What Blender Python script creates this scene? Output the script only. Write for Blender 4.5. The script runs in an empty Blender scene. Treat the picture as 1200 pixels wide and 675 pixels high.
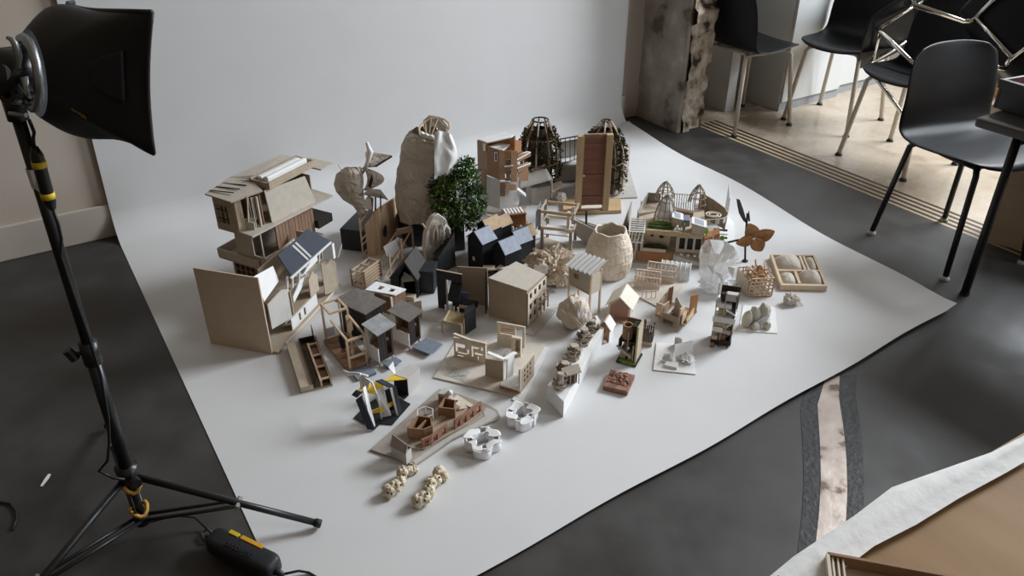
import bpy, bmesh, math, random
from mathutils import Vector, Matrix, noise
V = Vector
R = math.radians
rnd = random.Random(7)
COL = bpy.context.scene.collection
# ---------------------------------------------------------------- camera model
FPX, CX, CY = 930.0, 600.0, 337.5
PITCH = R(30.94); CAMZ = 1.55
SP, CP = math.sin(PITCH), math.cos(PITCH)
def ray(px, py):
    a = (px-CX)/FPX; b = (CY-py)/FPX
    return V((a, b*SP+CP, b*CP-SP))
def G(px, py, z=0.0):
    """point of the level z seen at a photograph pixel"""
    r = ray(px, py); t = (z-CAMZ)/r.z
    return V((r.x*t, r.y*t, z))
def at_y(px, py, Y):
    r = ray(px, py); t = Y/r.y
    return V((r.x*t, Y, CAMZ+r.z*t))
def zrow(Y, py):
    """height at which an upright at distance Y meets a picture row"""
    b = (CY-py)/FPX
    return CAMZ + Y*(b*CP-SP)/(b*SP+CP)
HU = R(57.46)
U = V((math.sin(HU), math.cos(HU), 0)); N = V((-math.cos(HU), math.sin(HU), 0))
def W(u, v, z=0.0):
    """room coordinates: u along the back wall, v towards it"""
    return U*u + N*v + V((0, 0, z))
ROOM = math.atan2(U.y, U.x)

# ---------------------------------------------------------------- materials
MATS = {}
def mat(name, col, rough=.7, var=.08, scale=30., bump=0., metal=0., stretch=None, bscale=None, spec=.4, trans=0., alpha=1., sub=0.):
    if name in MATS: return MATS[name]
    m = bpy.data.materials.new(name); m.use_nodes = True
    nt = m.node_tree; ns = nt.nodes; ln = nt.links
    b = ns['Principled BSDF']
    b.inputs['Roughness'].default_value = rough
    b.inputs['Metallic'].default_value = metal
    b.inputs['Specular IOR Level'].default_value = spec
    if trans: b.inputs['Transmission Weight'].default_value = trans
    if alpha < 1: b.inputs['Alpha'].default_value = alpha
    if sub:
        b.inputs['Subsurface Weight'].default_value = sub
        b.inputs['Subsurface Radius'].default_value = (.01, .01, .01)
    tc = ns.new('ShaderNodeTexCoord'); mp = ns.new('ShaderNodeMapping')
    ln.new(tc.outputs['Object'], mp.inputs['Vector'])
    if stretch: mp.inputs['Scale'].default_value = stretch
    nz = ns.new('ShaderNodeTexNoise'); nz.inputs['Scale'].default_value = scale
    nz.inputs['Detail'].default_value = 4; ln.new(mp.outputs[0], nz.inputs['Vector'])
    rp = ns.new('ShaderNodeValToRGB')
    rp.color_ramp.elements[0].position = .3; rp.color_ramp.elements[1].position = .7
    c0 = [max(0, c*(1-var)) for c in col]; c1 = [min(1, c*(1+var)) for c in col]
    rp.color_ramp.elements[0].color = (*c0, 1); rp.color_ramp.elements[1].color = (*c1, 1)
    ln.new(nz.outputs['Fac'], rp.inputs['Fac']); ln.new(rp.outputs['Color'], b.inputs['Base Color'])
    if bump:
        n2 = ns.new('ShaderNodeTexNoise'); n2.inputs['Scale'].default_value = bscale or scale*3
        n2.inputs['Detail'].default_value = 5; ln.new(mp.outputs[0], n2.inputs['Vector'])
        bp = ns.new('ShaderNodeBump'); bp.inputs['Strength'].default_value = bump; bp.inputs['Distance'].default_value = .01
        ln.new(n2.outputs['Fac'], bp.inputs['Height']); ln.new(bp.outputs['Normal'], b.inputs['Normal'])
    MATS[name] = m
    return m
def ramp_mat(name, stops, rough=.6, scale=5., detail=8., bump=.2, stretch=None, rough2=None, spec=.4, dist=.01):
    """noise through several colour stops"""
    m = mat(name, (.5, .5, .5), rough, .1, scale, bump, stretch=stretch, bscale=scale*2, spec=spec)
    ns = m.node_tree.nodes
    for n in ns:
        if n.type == 'VALTORGB':
            el = n.color_ramp.elements
            while len(el) > 1: el.remove(el[-1])
            el[0].position = stops[0][0]; el[0].color = (*stops[0][1], 1)
            for p, c in stops[1:]:
                e = el.new(p); e.color = (*c, 1)
        if n.type == 'TEX_NOISE': n.inputs['Detail'].default_value = detail
        if n.type == 'BUMP': n.inputs['Distance'].default_value = dist
    if rough2 is not None:
        ln = m.node_tree.links; mr = ns.new('ShaderNodeMapRange')
        nz = [n for n in ns if n.type == 'TEX_NOISE'][0]
        mr.inputs[1].default_value = .3; mr.inputs[2].default_value = .7
        mr.inputs[3].default_value = rough; mr.inputs[4].default_value = rough2
        ln.new(nz.outputs['Fac'], mr.inputs[0]); ln.new(mr.outputs[0], ns['Principled BSDF'].inputs['Roughness'])
    return m

# ---------------------------------------------------------------- mesh builder
class MB:
    def __init__(s): s.v = []; s.f = []
    def add(s, vs, fs):
        o = len(s.v); s.v += [V(p) for p in vs]; s.f += [tuple(i+o for i in f) for f in fs]; return s
    def box(s, x0, x1, y0, y1, z0, z1):
        return s.hexa([(x0,y0,z0),(x1,y0,z0),(x1,y1,z0),(x0,y1,z0),(x0,y0,z1),(x1,y0,z1),(x1,y1,z1),(x0,y1,z1)])
    def hexa(s, p):
        return s.add(p, [(3,2,1,0),(4,5,6,7),(0,1,5,4),(1,2,6,5),(2,3,7,6),(3,0,4,7)])
    def cbox(s, c, d, rz=0, rx=0, ry=0):
        m = Matrix.Rotation(rz, 3, 'Z') @ Matrix.Rotation(ry, 3, 'Y') @ Matrix.Rotation(rx, 3, 'X')
        c = V(c); a, b, e = d[0]/2, d[1]/2, d[2]/2
        return s.hexa([c+m@V(q) for q in [(-a,-b,-e),(a,-b,-e),(a,b,-e),(-a,b,-e),(-a,-b,e),(a,-b,e),(a,b,e),(-a,b,e)]])
    def prism(s, poly, z0, z1):
        """polygon (x,y) pulled up; z1 may be a list of heights"""
        n = len(poly)
        za = z0 if isinstance(z0, (list, tuple)) else [z0]*n
        zb = z1 if isinstance(z1, (list, tuple)) else [z1]*n
        vs = [(p[0],p[1],za[i]) for i, p in enumerate(poly)] + [(p[0],p[1],zb[i]) for i, p in enumerate(poly)]
        return s.add(vs, [tuple(range(n))[::-1], tuple(range(n, 2*n))] + [(i,(i+1)%n,(i+1)%n+n,i+n) for i in range(n)])
    def slab(s, pts, d):
        """planar 3-D polygon thickened by vector d"""
        n = len(pts); d = V(d); vs = [V(p) for p in pts] + [V(p)+d for p in pts]
        return s.add(vs, [tuple(range(n))[::-1], tuple(range(n, 2*n))] + [(i,(i+1)%n,(i+1)%n+n,i+n) for i in range(n)])
    def plate(s, pts, t):
        """planar polygon thickened along its own normal"""
        p = [V(q) for q in pts]; nn = V((0,0,0))
        for i in range(len(p)): nn += p[i].cross(p[(i+1)%len(p)])
        return s.slab(p, nn.normalized()*t)
    def wall(s, a, b, z0, za, zb=None, t=.004):
        """upright board from a to b (x,y) with top heights za, zb"""
        a = V((a[0],a[1],0)); b = V((b[0],b[1],0)); zb = za if zb is None else zb
        d = (b-a).normalized(); n = V((-d.y, d.x, 0))*t/2
        q = [a-n, b-n, b+n, a+n]; hs = [za, zb, zb, za]
        return s.prism([(p.x,p.y) for p in q], z0, hs)
    def bar(s, p, q, w=.004, h=None, up=(0,0,1)):
        p = V(p); q = V(q); h = h or w; d = (q-p).normalized(); u = V(up)
        if abs(d.dot(u)) > .95: u = V((1,0,0))
        x = d.cross(u).normalized()*w/2; y = x.cross(d).normalized()*h/2
        return s.hexa([p-x-y, p+x-y, p+x+y, p-x+y, q-x-y, q+x-y, q+x+y, q-x+y])
    def tube(s, pts, r, n=8, cap=True, closed=False):
        pts = [V(p) for p in pts]; rs = r if isinstance(r, (list, tuple)) else [r]*len(pts)
        o = len(s.v); prev = None; m = len(pts)
        for i, p in enumerate(pts):
            d = (pts[(i+1)%m if closed else min(i+1, m-1)] - pts[(i-1) if (closed or i) else 0]).normalized()
            if prev is None:
                a = V((0,0,1)) if abs(d.z) < .9 else V((1,0,0)); x = d.cross(a).normalized()
            else: x = (prev - d*prev.dot(d)).normalized()
            prev = x; y = d.cross(x)
            for k in range(n):
                t = 2*math.pi*k/n; s.v.append(p + (x*math.cos(t)+y*math.sin(t))*rs[i])
        for i in range(m if closed else m-1):
            j = (i+1) % m
            for k in range(n):
                k2 = (k+1) % n; s.f.append((o+i*n+k, o+i*n+k2, o+j*n+k2, o+j*n+k))
        if cap and not closed:
            s.f.append(tuple(o+k for k in range(n))[::-1]); s.f.append(tuple(o+(m-1)*n+k for k in range(n)))
        return s
    def cyl(s, p, q, r, n=12, r2=None): return s.tube([p, q], [r, r if r2 is None else r2], n)
    def lathe(s, c, prof, n=24, fn=None):
        """profile of (radius, z) turned about z through c; fn(theta, i) scales the radius"""
        o = len(s.v); c = V(c)
        for i, (r, z) in enumerate(prof):
            for k in range(n):
                t = 2*math.pi*k/n; q = r*(fn(t, i) if fn else 1); s.v.append(c+V((q*math.cos(t), q*math.sin(t), z)))
        for i in range(len(prof)-1):
            for k in range(n):
                k2 = (k+1) % n; s.f.append((o+i*n+k, o+i*n+k2, o+(i+1)*n+k2, o+(i+1)*n+k))
        return s
    def grid(s, fn, nu, nv, wrap=False):
        o = len(s.v)
        for i in range(nu+1):
            for j in range(nv+1): s.v.append(V(fn(i/nu, j/nv)))
        for i in range(nu):
            for j in range(nv):
                a = o+i*(nv+1)+j; s.f.append((a, a+nv+1, a+nv+2, a+1))
        return s
    def blob(s, c, r, n=14, amp=.2, fr=3., seed=0, flat=None, amp2=0., fr2=9.):
        """crumpled lump: a sphere pushed about by noise; r is a vector of radii"""
        c = V(c); r = V(r) if not isinstance(r, (int, float)) else V((r, r, r)); o = len(s.v); sd = V((seed*7.3, seed*3.1, seed*1.7))
        m = 2*n
        for i in range(n+1):
            th = math.pi*i/n
            for k in range(m):
                ph = 2*math.pi*k/m; d = V((math.sin(th)*math.cos(ph), math.sin(th)*math.sin(ph), math.cos(th)))
                q = 1 + amp*noise.noise(d*fr+sd) + (amp2*(abs(noise.noise(d*fr2+sd*2))*2-.5) if amp2 else 0)
                p = V((d.x*r.x*q, d.y*r.y*q, d.z*r.z*q))
                if flat is not None and p.z < -flat: p.z = -flat
                s.v.append(c+p)
        for i in range(n):
            for k in range(m):
                k2 = (k+1) % m; s.f.append((o+i*m+k, o+(i+1)*m+k, o+(i+1)*m+k2, o+i*m+k2))
        return s
    def xf(s, m, start=0):
        for i in range(start, len(s.v)): s.v[i] = m @ s.v[i]
        return s
    def build(s, name, m, parent=None, smooth=False, bevel=0., solid=0., subsurf=0, weld=True):
        me = bpy.data.meshes.new(name); me.from_pydata([tuple(p) for p in s.v], [], s.f)
        bm = bmesh.new(); bm.from_mesh(me)
        if weld and not bevel and smooth: bmesh.ops.remove_doubles(bm, verts=bm.verts, dist=1e-6)
        bmesh.ops.recalc_face_normals(bm, faces=bm.faces)
        bm.to_mesh(me); bm.free()
        if smooth:
            for p in me.polygons: p.use_smooth = True
        for mm in (m if isinstance(m, (list, tuple)) else [m]): me.materials.append(mm)
        o = bpy.data.objects.new(name, me); COL.objects.link(o)
        if parent is not None: o.parent = parent
        if solid:
            md = o.modifiers.new('solid', 'SOLIDIFY'); md.thickness = solid; md.offset = 0
        if subsurf:
            md = o.modifiers.new('sub', 'SUBSURF'); md.levels = subsurf; md.render_levels = subsurf
        if bevel:
            md = o.modifiers.new('bevel', 'BEVEL'); md.width = bevel; md.segments = 2; md.limit_method = 'ANGLE'
        return o

def tag(o, label=None, cat=None, group=None, kind=None):
    if label: o['label'] = label
    if cat: o['category'] = cat
    if group: o['group'] = group
    if kind: o['kind'] = kind
    return o
def struct(name, mb, m, **k): return tag(mb.build(name, m, **k), kind='structure')
def empty(name, loc, rz=0., label=None, cat=None, group=None):
    o = bpy.data.objects.new(name, None); COL.objects.link(o); o.empty_display_size = .05
    o.location = loc; o.rotation_euler = (0, 0, rz)
    return tag(o, label, cat, group)
def copy_tree(o, parent=None):
    c = o.copy(); COL.objects.link(c); c.parent = parent
    for ch in list(o.children): copy_tree(ch, c)
    return c
class T:
    """a thing: an Empty at its base; x axis towards pixel p1 on the ground"""
    def __init__(s, name, label, cat, p0, p1=None, yaw=0., z=.003, group=None, world=None):
        s.o = V(world) if world is not None else G(p0[0], p0[1], z)
        if p1 is not None:
            d = G(p1[0], p1[1], z) - s.o; yaw = math.atan2(d.y, d.x); s.L = d.length
        s.yaw = yaw; s.m = Matrix.Translation(s.o) @ Matrix.Rotation(yaw, 4, 'Z'); s.mi = s.m.inverted()
        s.e = empty(name, s.o, yaw, label, cat, group)
    def l(s, px, py, z=0.):
        return s.mi @ G(px, py, s.o.z+z)
    def xy(s, px, py, z=0.):
        p = s.l(px, py, z); return (p.x, p.y)
    def h(s, x, y, py):
        return zrow((s.m @ V((x, y, 0))).y, py) - s.o.z
    def hp(s, gx, gy, py): return zrow(G(gx, gy, s.o.z).y, py) - s.o.z
    def p(s, name, mb, m, parent=None, **k): return mb.build(name, m, parent or s.e, **k)
def text_mesh(name, txt, size, m, parent, mtx, depth=.001):
    cu = bpy.data.curves.new('t', 'FONT'); cu.body = txt; cu.size = size; cu.extrude = depth; cu.align_x = 'CENTER'
    ob = bpy.data.objects.new('t', cu); COL.objects.link(ob)
    dg = bpy.context.evaluated_depsgraph_get(); me = bpy.data.meshes.new_from_object(ob.evaluated_get(dg))
    bpy.data.objects.remove(ob); me.transform(mtx); me.materials.clear(); me.materials.append(m); me.name = name
    o = bpy.data.objects.new(name, me); COL.objects.link(o); o.parent = parent
    return o

def crumple(m, scale=22., dist=.03, strength=1.):
    """creased paper: distorted noise as bump"""
    for n in m.node_tree.nodes:
        if n.type == 'BUMP':
            n.inputs['Strength'].default_value = strength; n.inputs['Distance'].default_value = dist
            z = n.inputs['Height'].links[0].from_node; z.inputs['Scale'].default_value = scale; z.inputs['Detail'].default_value = 3; z.inputs['Distortion'].default_value = 1.6; z.inputs['Roughness'].default_value = .45
    return m
# palette
white = mat('white_card', (.78, .78, .77), .75, .03, 40)
whitepaper = mat('white_paper', (.8, .8, .79), .7, .03, 30, .15, bscale=40)
paperback = mat('backdrop_paper', (.635, .635, .635), .65, .015, 6, .03, bscale=7)
grey_card = mat('grey_board', (.36, .32, .275), .8, .07, 60)
lightgrey = mat('light_grey_board', (.5, .48, .45), .8, .05, 60)
kraft = mat('kraft_board', (.36, .285, .21), .8, .07, 50)
tan = mat('tan_board', (.47, .39, .3), .8, .06, 50)
cream = mat('cream_board', (.68, .6, .49), .75, .06, 50)
balsa = mat('balsa_wood', (.6, .43, .27), .65, .16, 14, .1, stretch=(6, 6, .8))
strip = mat('pine_strip', (.58, .44, .3), .6, .12, 40)
brownwood = mat('brown_wood', (.24, .15, .1), .65, .3, 10, .1, stretch=(8, 8, .7))
darkwood = mat('dark_stained_wood', (.026, .021, .018), .65, .5, 12, .15, stretch=(12, 12, .6))
redwood = mat('red_brown_wood', (.22, .095, .06), .55, .2, 8, .05, stretch=(1, 1, 8))
browncard = mat('brown_card', (.27, .155, .085), .75, .09, 40)
orangecard = mat('orange_brown_card', (.4, .19, .085), .7, .08, 40)
black = mat('black_card', (.012, .013, .016), .6, .2, 40)
blackbox = mat('black_plinth_paint', (.022, .023, .026), .5, .15, 30)
navy = mat('navy_slate_card', (.022, .029, .048), .7, .12, 60)
bluegrey = mat('blue_grey_tile', (.2, .23, .29), .6, .12, 60)
greyroof = mat('grey_felt', (.17, .155, .14), .85, .16, 60, .1)
yellow = mat('yellow_card', (.75, .5, .03), .6, .05, 40)
plaster = mat('plaster', (.74, .69, .62), .7, .08, 14, .4, bscale=50)
parcel = mat('wrinkled_tan_paper', (.56, .48, .4), .75, .1, 14, .5, bscale=35)
crumple(parcel)
terracotta = mat('terracotta', (.3, .14, .095), .75, .15, 40, .3)
moss = mat('moss', (.03, .036, .014), .9, .6, 40, .6)
leaf = mat('leaf_green', (.05, .11, .03), .6, .6, 30)
grass = mat('grass_green', (.12, .2, .04), .85, .4, 60)
clear = mat('clear_film', (.86, .86, .88), .15, .02, 10, .3, bscale=60, alpha=.38)
cloud = mat('milky_film', (.86, .87, .89), .3, .03, 20, .4, bscale=50, alpha=.62)
# ================================================================ the room
floor_m = ramp_mat('dark_floor', [(.3, (.034, .031, .029)), (.5, (.047, .0435, .041)), (.72, (.066, .062, .058))], rough=.38, scale=6, bump=.12, rough2=.62, dist=.003, spec=.28)
_fn = [n for n in floor_m.node_tree.nodes if n.type == 'TEX_NOISE']; _fn[-1].inputs['Scale'].default_value = 28; _fn[-1].inputs['Detail'].default_value = 9
terr_m = ramp_mat('pale_terrazzo', [(.28, (.3, .235, .17)), (.42, (.4, .33, .25)), (.75, (.45, .38, .3))], rough=.16, scale=6, bump=.05, rough2=.35, dist=.002)
wall_m = mat('wall_paint', (.5, .44, .375), .8, .03, 3, .04, bscale=40)
base_m = mat('skirting_paint', (.52, .47, .41), .6, .02, 3)
inlay = mat('inlay_black', (.03, .025, .02), .5)
brass = mat('inlay_cream', (.5, .38, .25), .4, .1, 8)
# edge of the dark floor / inlaid strips (photo picks), in room coordinates
def uv(p): return (p.dot(U), p.dot(N))
s_lo = [uv(G(817, 147)), uv(G(1147, 280))]
s_hi = [uv(G(838, 140)), uv(G(1152, 262))]
uA = (s_lo[0][0]+s_lo[1][0])/2; uB = (s_hi[0][0]+s_hi[1][0])/2
BW = 3.47                       # back wall
VE = 3.15
mb = MB(); mb.add([W(-4, -3), W(uA, -3), W(uA, BW+.1), W(-4, BW+.1)], [(0,1,2,3)])
struct('floor', mb, floor_m)
mb = MB(); mb.add([W(uB, -3), W(8, -3), W(8, VE), W(uB, VE)], [(0,1,2,3)])
mb.add([W(uA, VE), W(8, VE), W(8, BW+.1), W(uA, BW+.1)], [(0,1,2,3)])
struct('floor_terrazzo', mb, terr_m)
mb = MB(); mb.add([W(uA, -3), W(uB, -3), W(uB, VE), W(uA, VE)], [(0,1,2,3)])
struct('floor_border', mb, brass)
for k in range(4):
    a = uA + (uB-uA)*(k+.42)/4; mb = MB(); mb.add([W(a, -3, .001), W(a+.018, -3, .001), W(a+.018, VE, .001), W(a, VE, .001)], [(0,1,2,3)])
    struct('trim_%d' % (k+1), mb, inlay)
# back wall, left wall
def uvbox(u0, u1, v0, v1, z0, z1):
    return MB().hexa([W(u0,v0,z0),W(u1,v0,z0),W(u1,v1,z0),W(u0,v1,z0),W(u0,v0,z1),W(u1,v0,z1),W(u1,v1,z1),W(u0,v1,z1)])
struct('wall_back', uvbox(-4, 6.2, BW, BW+.15, 0, 5.2), wall_m)
struct('baseboard_back', uvbox(-4, 2.98, BW-.018, BW, 0, .145), base_m, bevel=.004)
# right wall with its big window and timber frame
RW = 6.0
wood_frame = mat('honey_timber', (.5, .29, .1), .45, .2, 6, .05, stretch=(1, 1, 6))
mb = uvbox(RW, RW+.2, 3.2, BW+.15, 0, 5.2); mb2 = uvbox(RW, RW+.2, -3, -.6, 0, 5.2); mb.add(mb2.v, mb2.f)
mb2 = uvbox(RW, RW+.2, -.6, 3.2, 5.0, 5.2); mb.add(mb2.v, mb2.f)
mb2 = uvbox(RW, RW+.2, -.6, 3.2, 0, .18); mb.add(mb2.v, mb2.f)
struct('wall_right', mb, wall_m)
mb = MB()
for a, b, c, d in ((-.6, 3.2, .18, .27), (-.6, 3.2, 4.9, 5.0), (-.6, -.5, .27, 4.9), (3.1, 3.2, .27, 4.9), (.6, .66, .27, 4.9), (2.3, 2.36, .27, 4.9)):
    q = uvbox(RW-.03, RW+.1, a, b, c, d); mb.add(q.v, q.f)
win = struct('window_1', mb, wood_frame)
gl = bpy.data.materials.new('window_glass'); gl.use_nodes = True
nt = gl.node_tree; nt.nodes.remove(nt.nodes['Principled BSDF'])
tb = nt.nodes.new('ShaderNodeBsdfTransparent'); gb = nt.nodes.new('ShaderNodeBsdfGlossy'); gb.inputs['Roughness'].default_value = .02
mx = nt.nodes.new('ShaderNodeMixShader'); mx.inputs[0].default_value = .06
nt.links.new(tb.outputs[0], mx.inputs[1]); nt.links.new(gb.outputs[0], mx.inputs[2]); nt.links.new(mx.outputs[0], nt.nodes['Material Output'].inputs[0])
uvbox(RW+.03, RW+.036, -.5, 3.1, .27, 4.9).build('pane', gl, win)
# rough concrete column
conc = ramp_mat('rough_concrete', [(.3, (.1, .08, .06)), (.4, (.24, .205, .165)), (.58, (.3, .265, .22)), (.72, (.42, .385, .33))], rough=.9, scale=7, bump=.8, dist=.02)
brickc = ramp_mat('broken_column_edge', [(.34, (.04, .03, .025)), (.4, (.25, .19, .13)), (.52, (.45, .38, .3)), (.7, (.62, .57, .5))], rough=.9, scale=14, bump=.8, dist=.02)
a = uv(G(743, 134)); b = uv(G(793, 155)); c = uv(G(820, 148))
mb = MB()
def colf(u0, v0, u1, v1):
    def f(s, t):
        z = t*3; p = W(u0+(u1-u0)*s, v0+(v1-v0)*s, z)
        e = noise.noise(V((p.x*5, p.y*5, z*5)))*.012 + noise.noise(p*16)*.006
        return p + U*e + N*e*.7 - (N*.03+U*.03)*max(0, .06-z)*6
    return f
ou = a[0]
v_near, v_far = b[1], a[1]
u_l, u_r = (a[0]+b[0])/2, c[0]
mb.grid(colf(u_l, v_far, u_l+.0, v_near), 20, 90)
mb.grid(colf(u_l, v_near, u_l+.025, v_near-.004), 2, 90)
mb.grid(colf(u_r, v_far, u_l, v_far), 4, 90)
pil = struct('concrete_pillar', mb, conc, smooth=True)
mb = MB()
def colg(s, t):
    z = t*3; p = W(u_l+.025+(u_r-u_l-.025)*s, v_near-.004, z)
    e = noise.noise(V((p.x*9, p.y*9, z*7)))*.014 + noise.noise(p*30)*.008 + (noise.cell(V((s*3+3, int(z/.075), 2)))-.5)*.02
    return p + N*e
mb.grid(colg, 24, 160); mb.grid(colf(u_r, v_near, u_r, v_far), 4, 90)
mb.build('broken_edge', brickc, pil, smooth=True)
# white upright and door edge between pillar and lockers
wpaint = mat('white_gloss_paint', (.62, .63, .62), .4, .02, 3)
a = uv(G(836, 122))
struct('trim_5', uvbox(a[0]-.05, a[0]+.02, BW-.24, BW-.001, 0, 2.8), wpaint)
# steel arc let into the floor
def arc_pts(rows, z): return [G(x, y, z) for x, y in rows]
Lp = [(968, 440), (958, 475), (961, 520), (962, 560), (960, 600), (955, 645), (944, 690), (925, 740)]
Rp = [(984, 440), (983, 466), (989, 505), (992, 540), (993, 575), (991, 615), (985, 650), (968, 720)]
def ribbon(A, B, z):
    m = MB(); n = len(A)
    m.add([G(*p, z) for p in A]+[G(*p, z) for p in B], [(i, n+i, n+i+1, i+1) for i in range(n-1)]); return m
steel = ramp_mat('worn_steel', [(.36, (.1, .07, .055)), (.42, (.24, .2, .175)), (.75, (.32, .28, .25))], rough=.3, scale=12, bump=.1, rough2=.45)
steel.node_tree.nodes['Principled BSDF'].inputs['Metallic'].default_value = .9
struct('trim_6', ribbon(Lp, Rp, .003), steel)
seam = mat('floor_seam', (.02, .02, .021), .5, .3, 30, .25, bscale=60, spec=.25)
L2 = [(x-20, y+2) for x, y in Lp]; R2 = [(x+20, y-1) for x, y in Rp]
struct('trim_7', ribbon(L2, Lp, .0015), seam); struct('trim_8', ribbon(Rp, R2, .0015), seam)
# ---------------------------------------------------------------- paper backdrop
mb = MB(); prof = []
RR = .12; VW = BW-.025
for k in range(7): prof.append((VW, 2.6-(2.6-RR)*k/6))
for k in range(1, 9):
    t = math.pi/2*k/8; prof.append((VW-RR*(1-math.cos(t)), RR-RR*math.sin(t)+.002))
for k in range(1, 17): prof.append((VW-RR-(VW-RR-1.085)*k/16, .002))
def bd(s, t):
    x = s*(len(prof)-1); i = min(int(x), len(prof)-2); f = x-i
    v = prof[i][0]*(1-f)+prof[i+1][0]*f; z = prof[i][1]*(1-f)+prof[i+1][1]*f
    fl = max(0, min(1, (VW-v)/2.35))
    ul = .27-.07*min(1, (2.6-z)/2.6); ur = 2.95-.29*fl
    v2 = v + .1*fl**6*t + (.004*math.sin(t*23)+.003*math.sin(t*9))*fl**8
    if z < .01:
        edge = min(1, max(0, (t-.97)/.03)); frt = fl**40
        z += .010*edge**2*(1+math.sin(v*6)) + .016*frt*(.3+.7*t) + .0005*noise.noise(V((v*5, t*7, 3)))
    return W(ul+(ur-ul)*t, v2, z)
mb.grid(bd, 62, 40)
bk = mb.build('paper_backdrop', paperback, smooth=True)
tag(bk, 'wide white paper backdrop sweeping from the back wall down under the models', 'backdrop')
mb = MB(); mb.add([W(.75, 1.0, .0012), W(1.95, 1.06, .0012), W(1.95, 1.3, .0012), W(.75, 1.3, .0012)], [(0,1,2,3)])
# ---------------------------------------------------------------- work table in the near right corner
ply = ramp_mat('birch_ply', [(.25, (.2, .11, .045)), (.5, (.29, .175, .08)), (.75, (.34, .215, .11))], rough=.6, scale=3.5, bump=.04, stretch=(3.5, 1, 1), spec=.12)
zt = .74
e0 = G(905, 677, zt); e1 = G(1230, 490, zt); d = (e1-e0).normalized(); nrm = V((d.y, -d.x, 0))
t = T('work_table', 'pale plywood work table with a torn white sheet along its edge', 'table', None, world=(*(e0+nrm*.3).xy, 0), yaw=math.atan2(d.y, d.x))
q = [(t.mi @ V((*p.xy, 0))) for p in (e0-d*.3, e1+d*.35, e1+d*.35+nrm*.75, e0-d*.3+nrm*.75)]
t.p('table_top', MB().prism([(p.x, p.y) for p in q], zt-.02, zt), ply)
for i in range(4):
    p = q[i]; c = (q[0]+q[2])/2; p = p + (c-p).normalized()*.08
    t.p('leg', MB().box(p.x-.02, p.x+.02, p.y-.02, p.y+.02, 0, zt-.02), strip)
# a sheet of white paper slipping over the table edge
mb = MB(); out = [(896, 680), (930, 652), (1000, 605), (1045, 571), (1090, 555), (1160, 531), (1198, 512)]
inn = [(925, 684), (960, 662), (1010, 625), (1060, 600), (1110, 570), (1165, 541), (1200, 521)]
n = len(out)
A = [G(*p, zt+.004) for p in out]; M_ = [G(*p, zt+.012) for p in inn]; B = [p+nrm*.02-V((0,0,.004)) for p in M_]
mids = [(a+b)/2+V((0,0,.012)) for a, b in zip(A, M_)]
mb.add(A+mids+M_+B, [(r*n+i, (r+1)*n+i, (r+1)*n+i+1, r*n+i+1) for r in range(3) for i in range(n-1)])
tag(mb.build('paper_sheet', whitepaper, smooth=True), 'torn white paper sheet curling off the edge of the plywood table', 'paper')
t = T('card_tray', 'small brown card tray lying on the plywood table top', 'tray', (966, 662), (1040, 676), z=zt)
mb = MB(); mb.wall((0, 0), (.16, 0), 0, .022, t=.004)
t.p('front_lip', mb, browncard); t.p('base', MB().box(0, .16, -.08, 0, 0, .004), tan)
mb = MB().wall((0, 0), (0, -.08), .0, .022, t=.004)
for k in range(3): mb.wall((.006+.006*k, 0), (.006+.006*k, -.08), .004, .019, t=.002)
t.p('side_lip', mb, cream)
# ================================================================ chairs
shell_m = mat('black_shell', (.006, .0065, .008), .46, .1, 60, .03, bscale=300, spec=.2)
creamleg = mat('warm_white_tube', (.55, .5, .42), .4, .02)
blackleg = mat('black_tube', (.012, .012, .013), .4, .05)
chrome = mat('chrome', (.75, .75, .74), .12, .02, metal=1.)
foot_m = mat('black_rubber', (.015, .015, .015), .6, .1)
pale_foot = mat('grey_glide', (.45, .42, .38), .5, .05)
def shell_mb():
    """one-piece seat and back; +x is the way the chair faces, origin on the floor below the seat centre"""
    pr = [(.225, .432), (.20, .448), (.13, .452), (.03, .444), (-.07, .438), (-.14, .446), (-.185, .475), (-.205, .53), (-.215, .60), (-.228, .68), (-.242, .75), (-.252, .79)]
    wd = [.15, .19, .215, .228, .232, .232, .232, .23, .226, .22, .205, .165]
    m = MB(); nu = len(pr); nv = 14
    def f(s, t):
        i = s*(nu-1); k = min(int(i), nu-2); q = i-k
        x = pr[k][0]*(1-q)+pr[k+1][0]*q; z = pr[k][1]*(1-q)+pr[k+1][1]*q; w = wd[k]*(1-q)+wd[k+1][0 if False else 0]*q if False else wd[k]*(1-q)+wd[k+1]*q
        y = (t*2-1)
        e = abs(y)**3
        bk = max(0, min(1, (s-.45)/.25))
        return (x + bk*.035*y*y - (1-bk)*0 - (.0 if s > .2 else .03*e*(1-s/.2)), y*w, z + (1-bk)*.012*y*y - (.014*e if s > .92 else 0))
    return m.grid(f, nu*2-2, nv)
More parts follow.
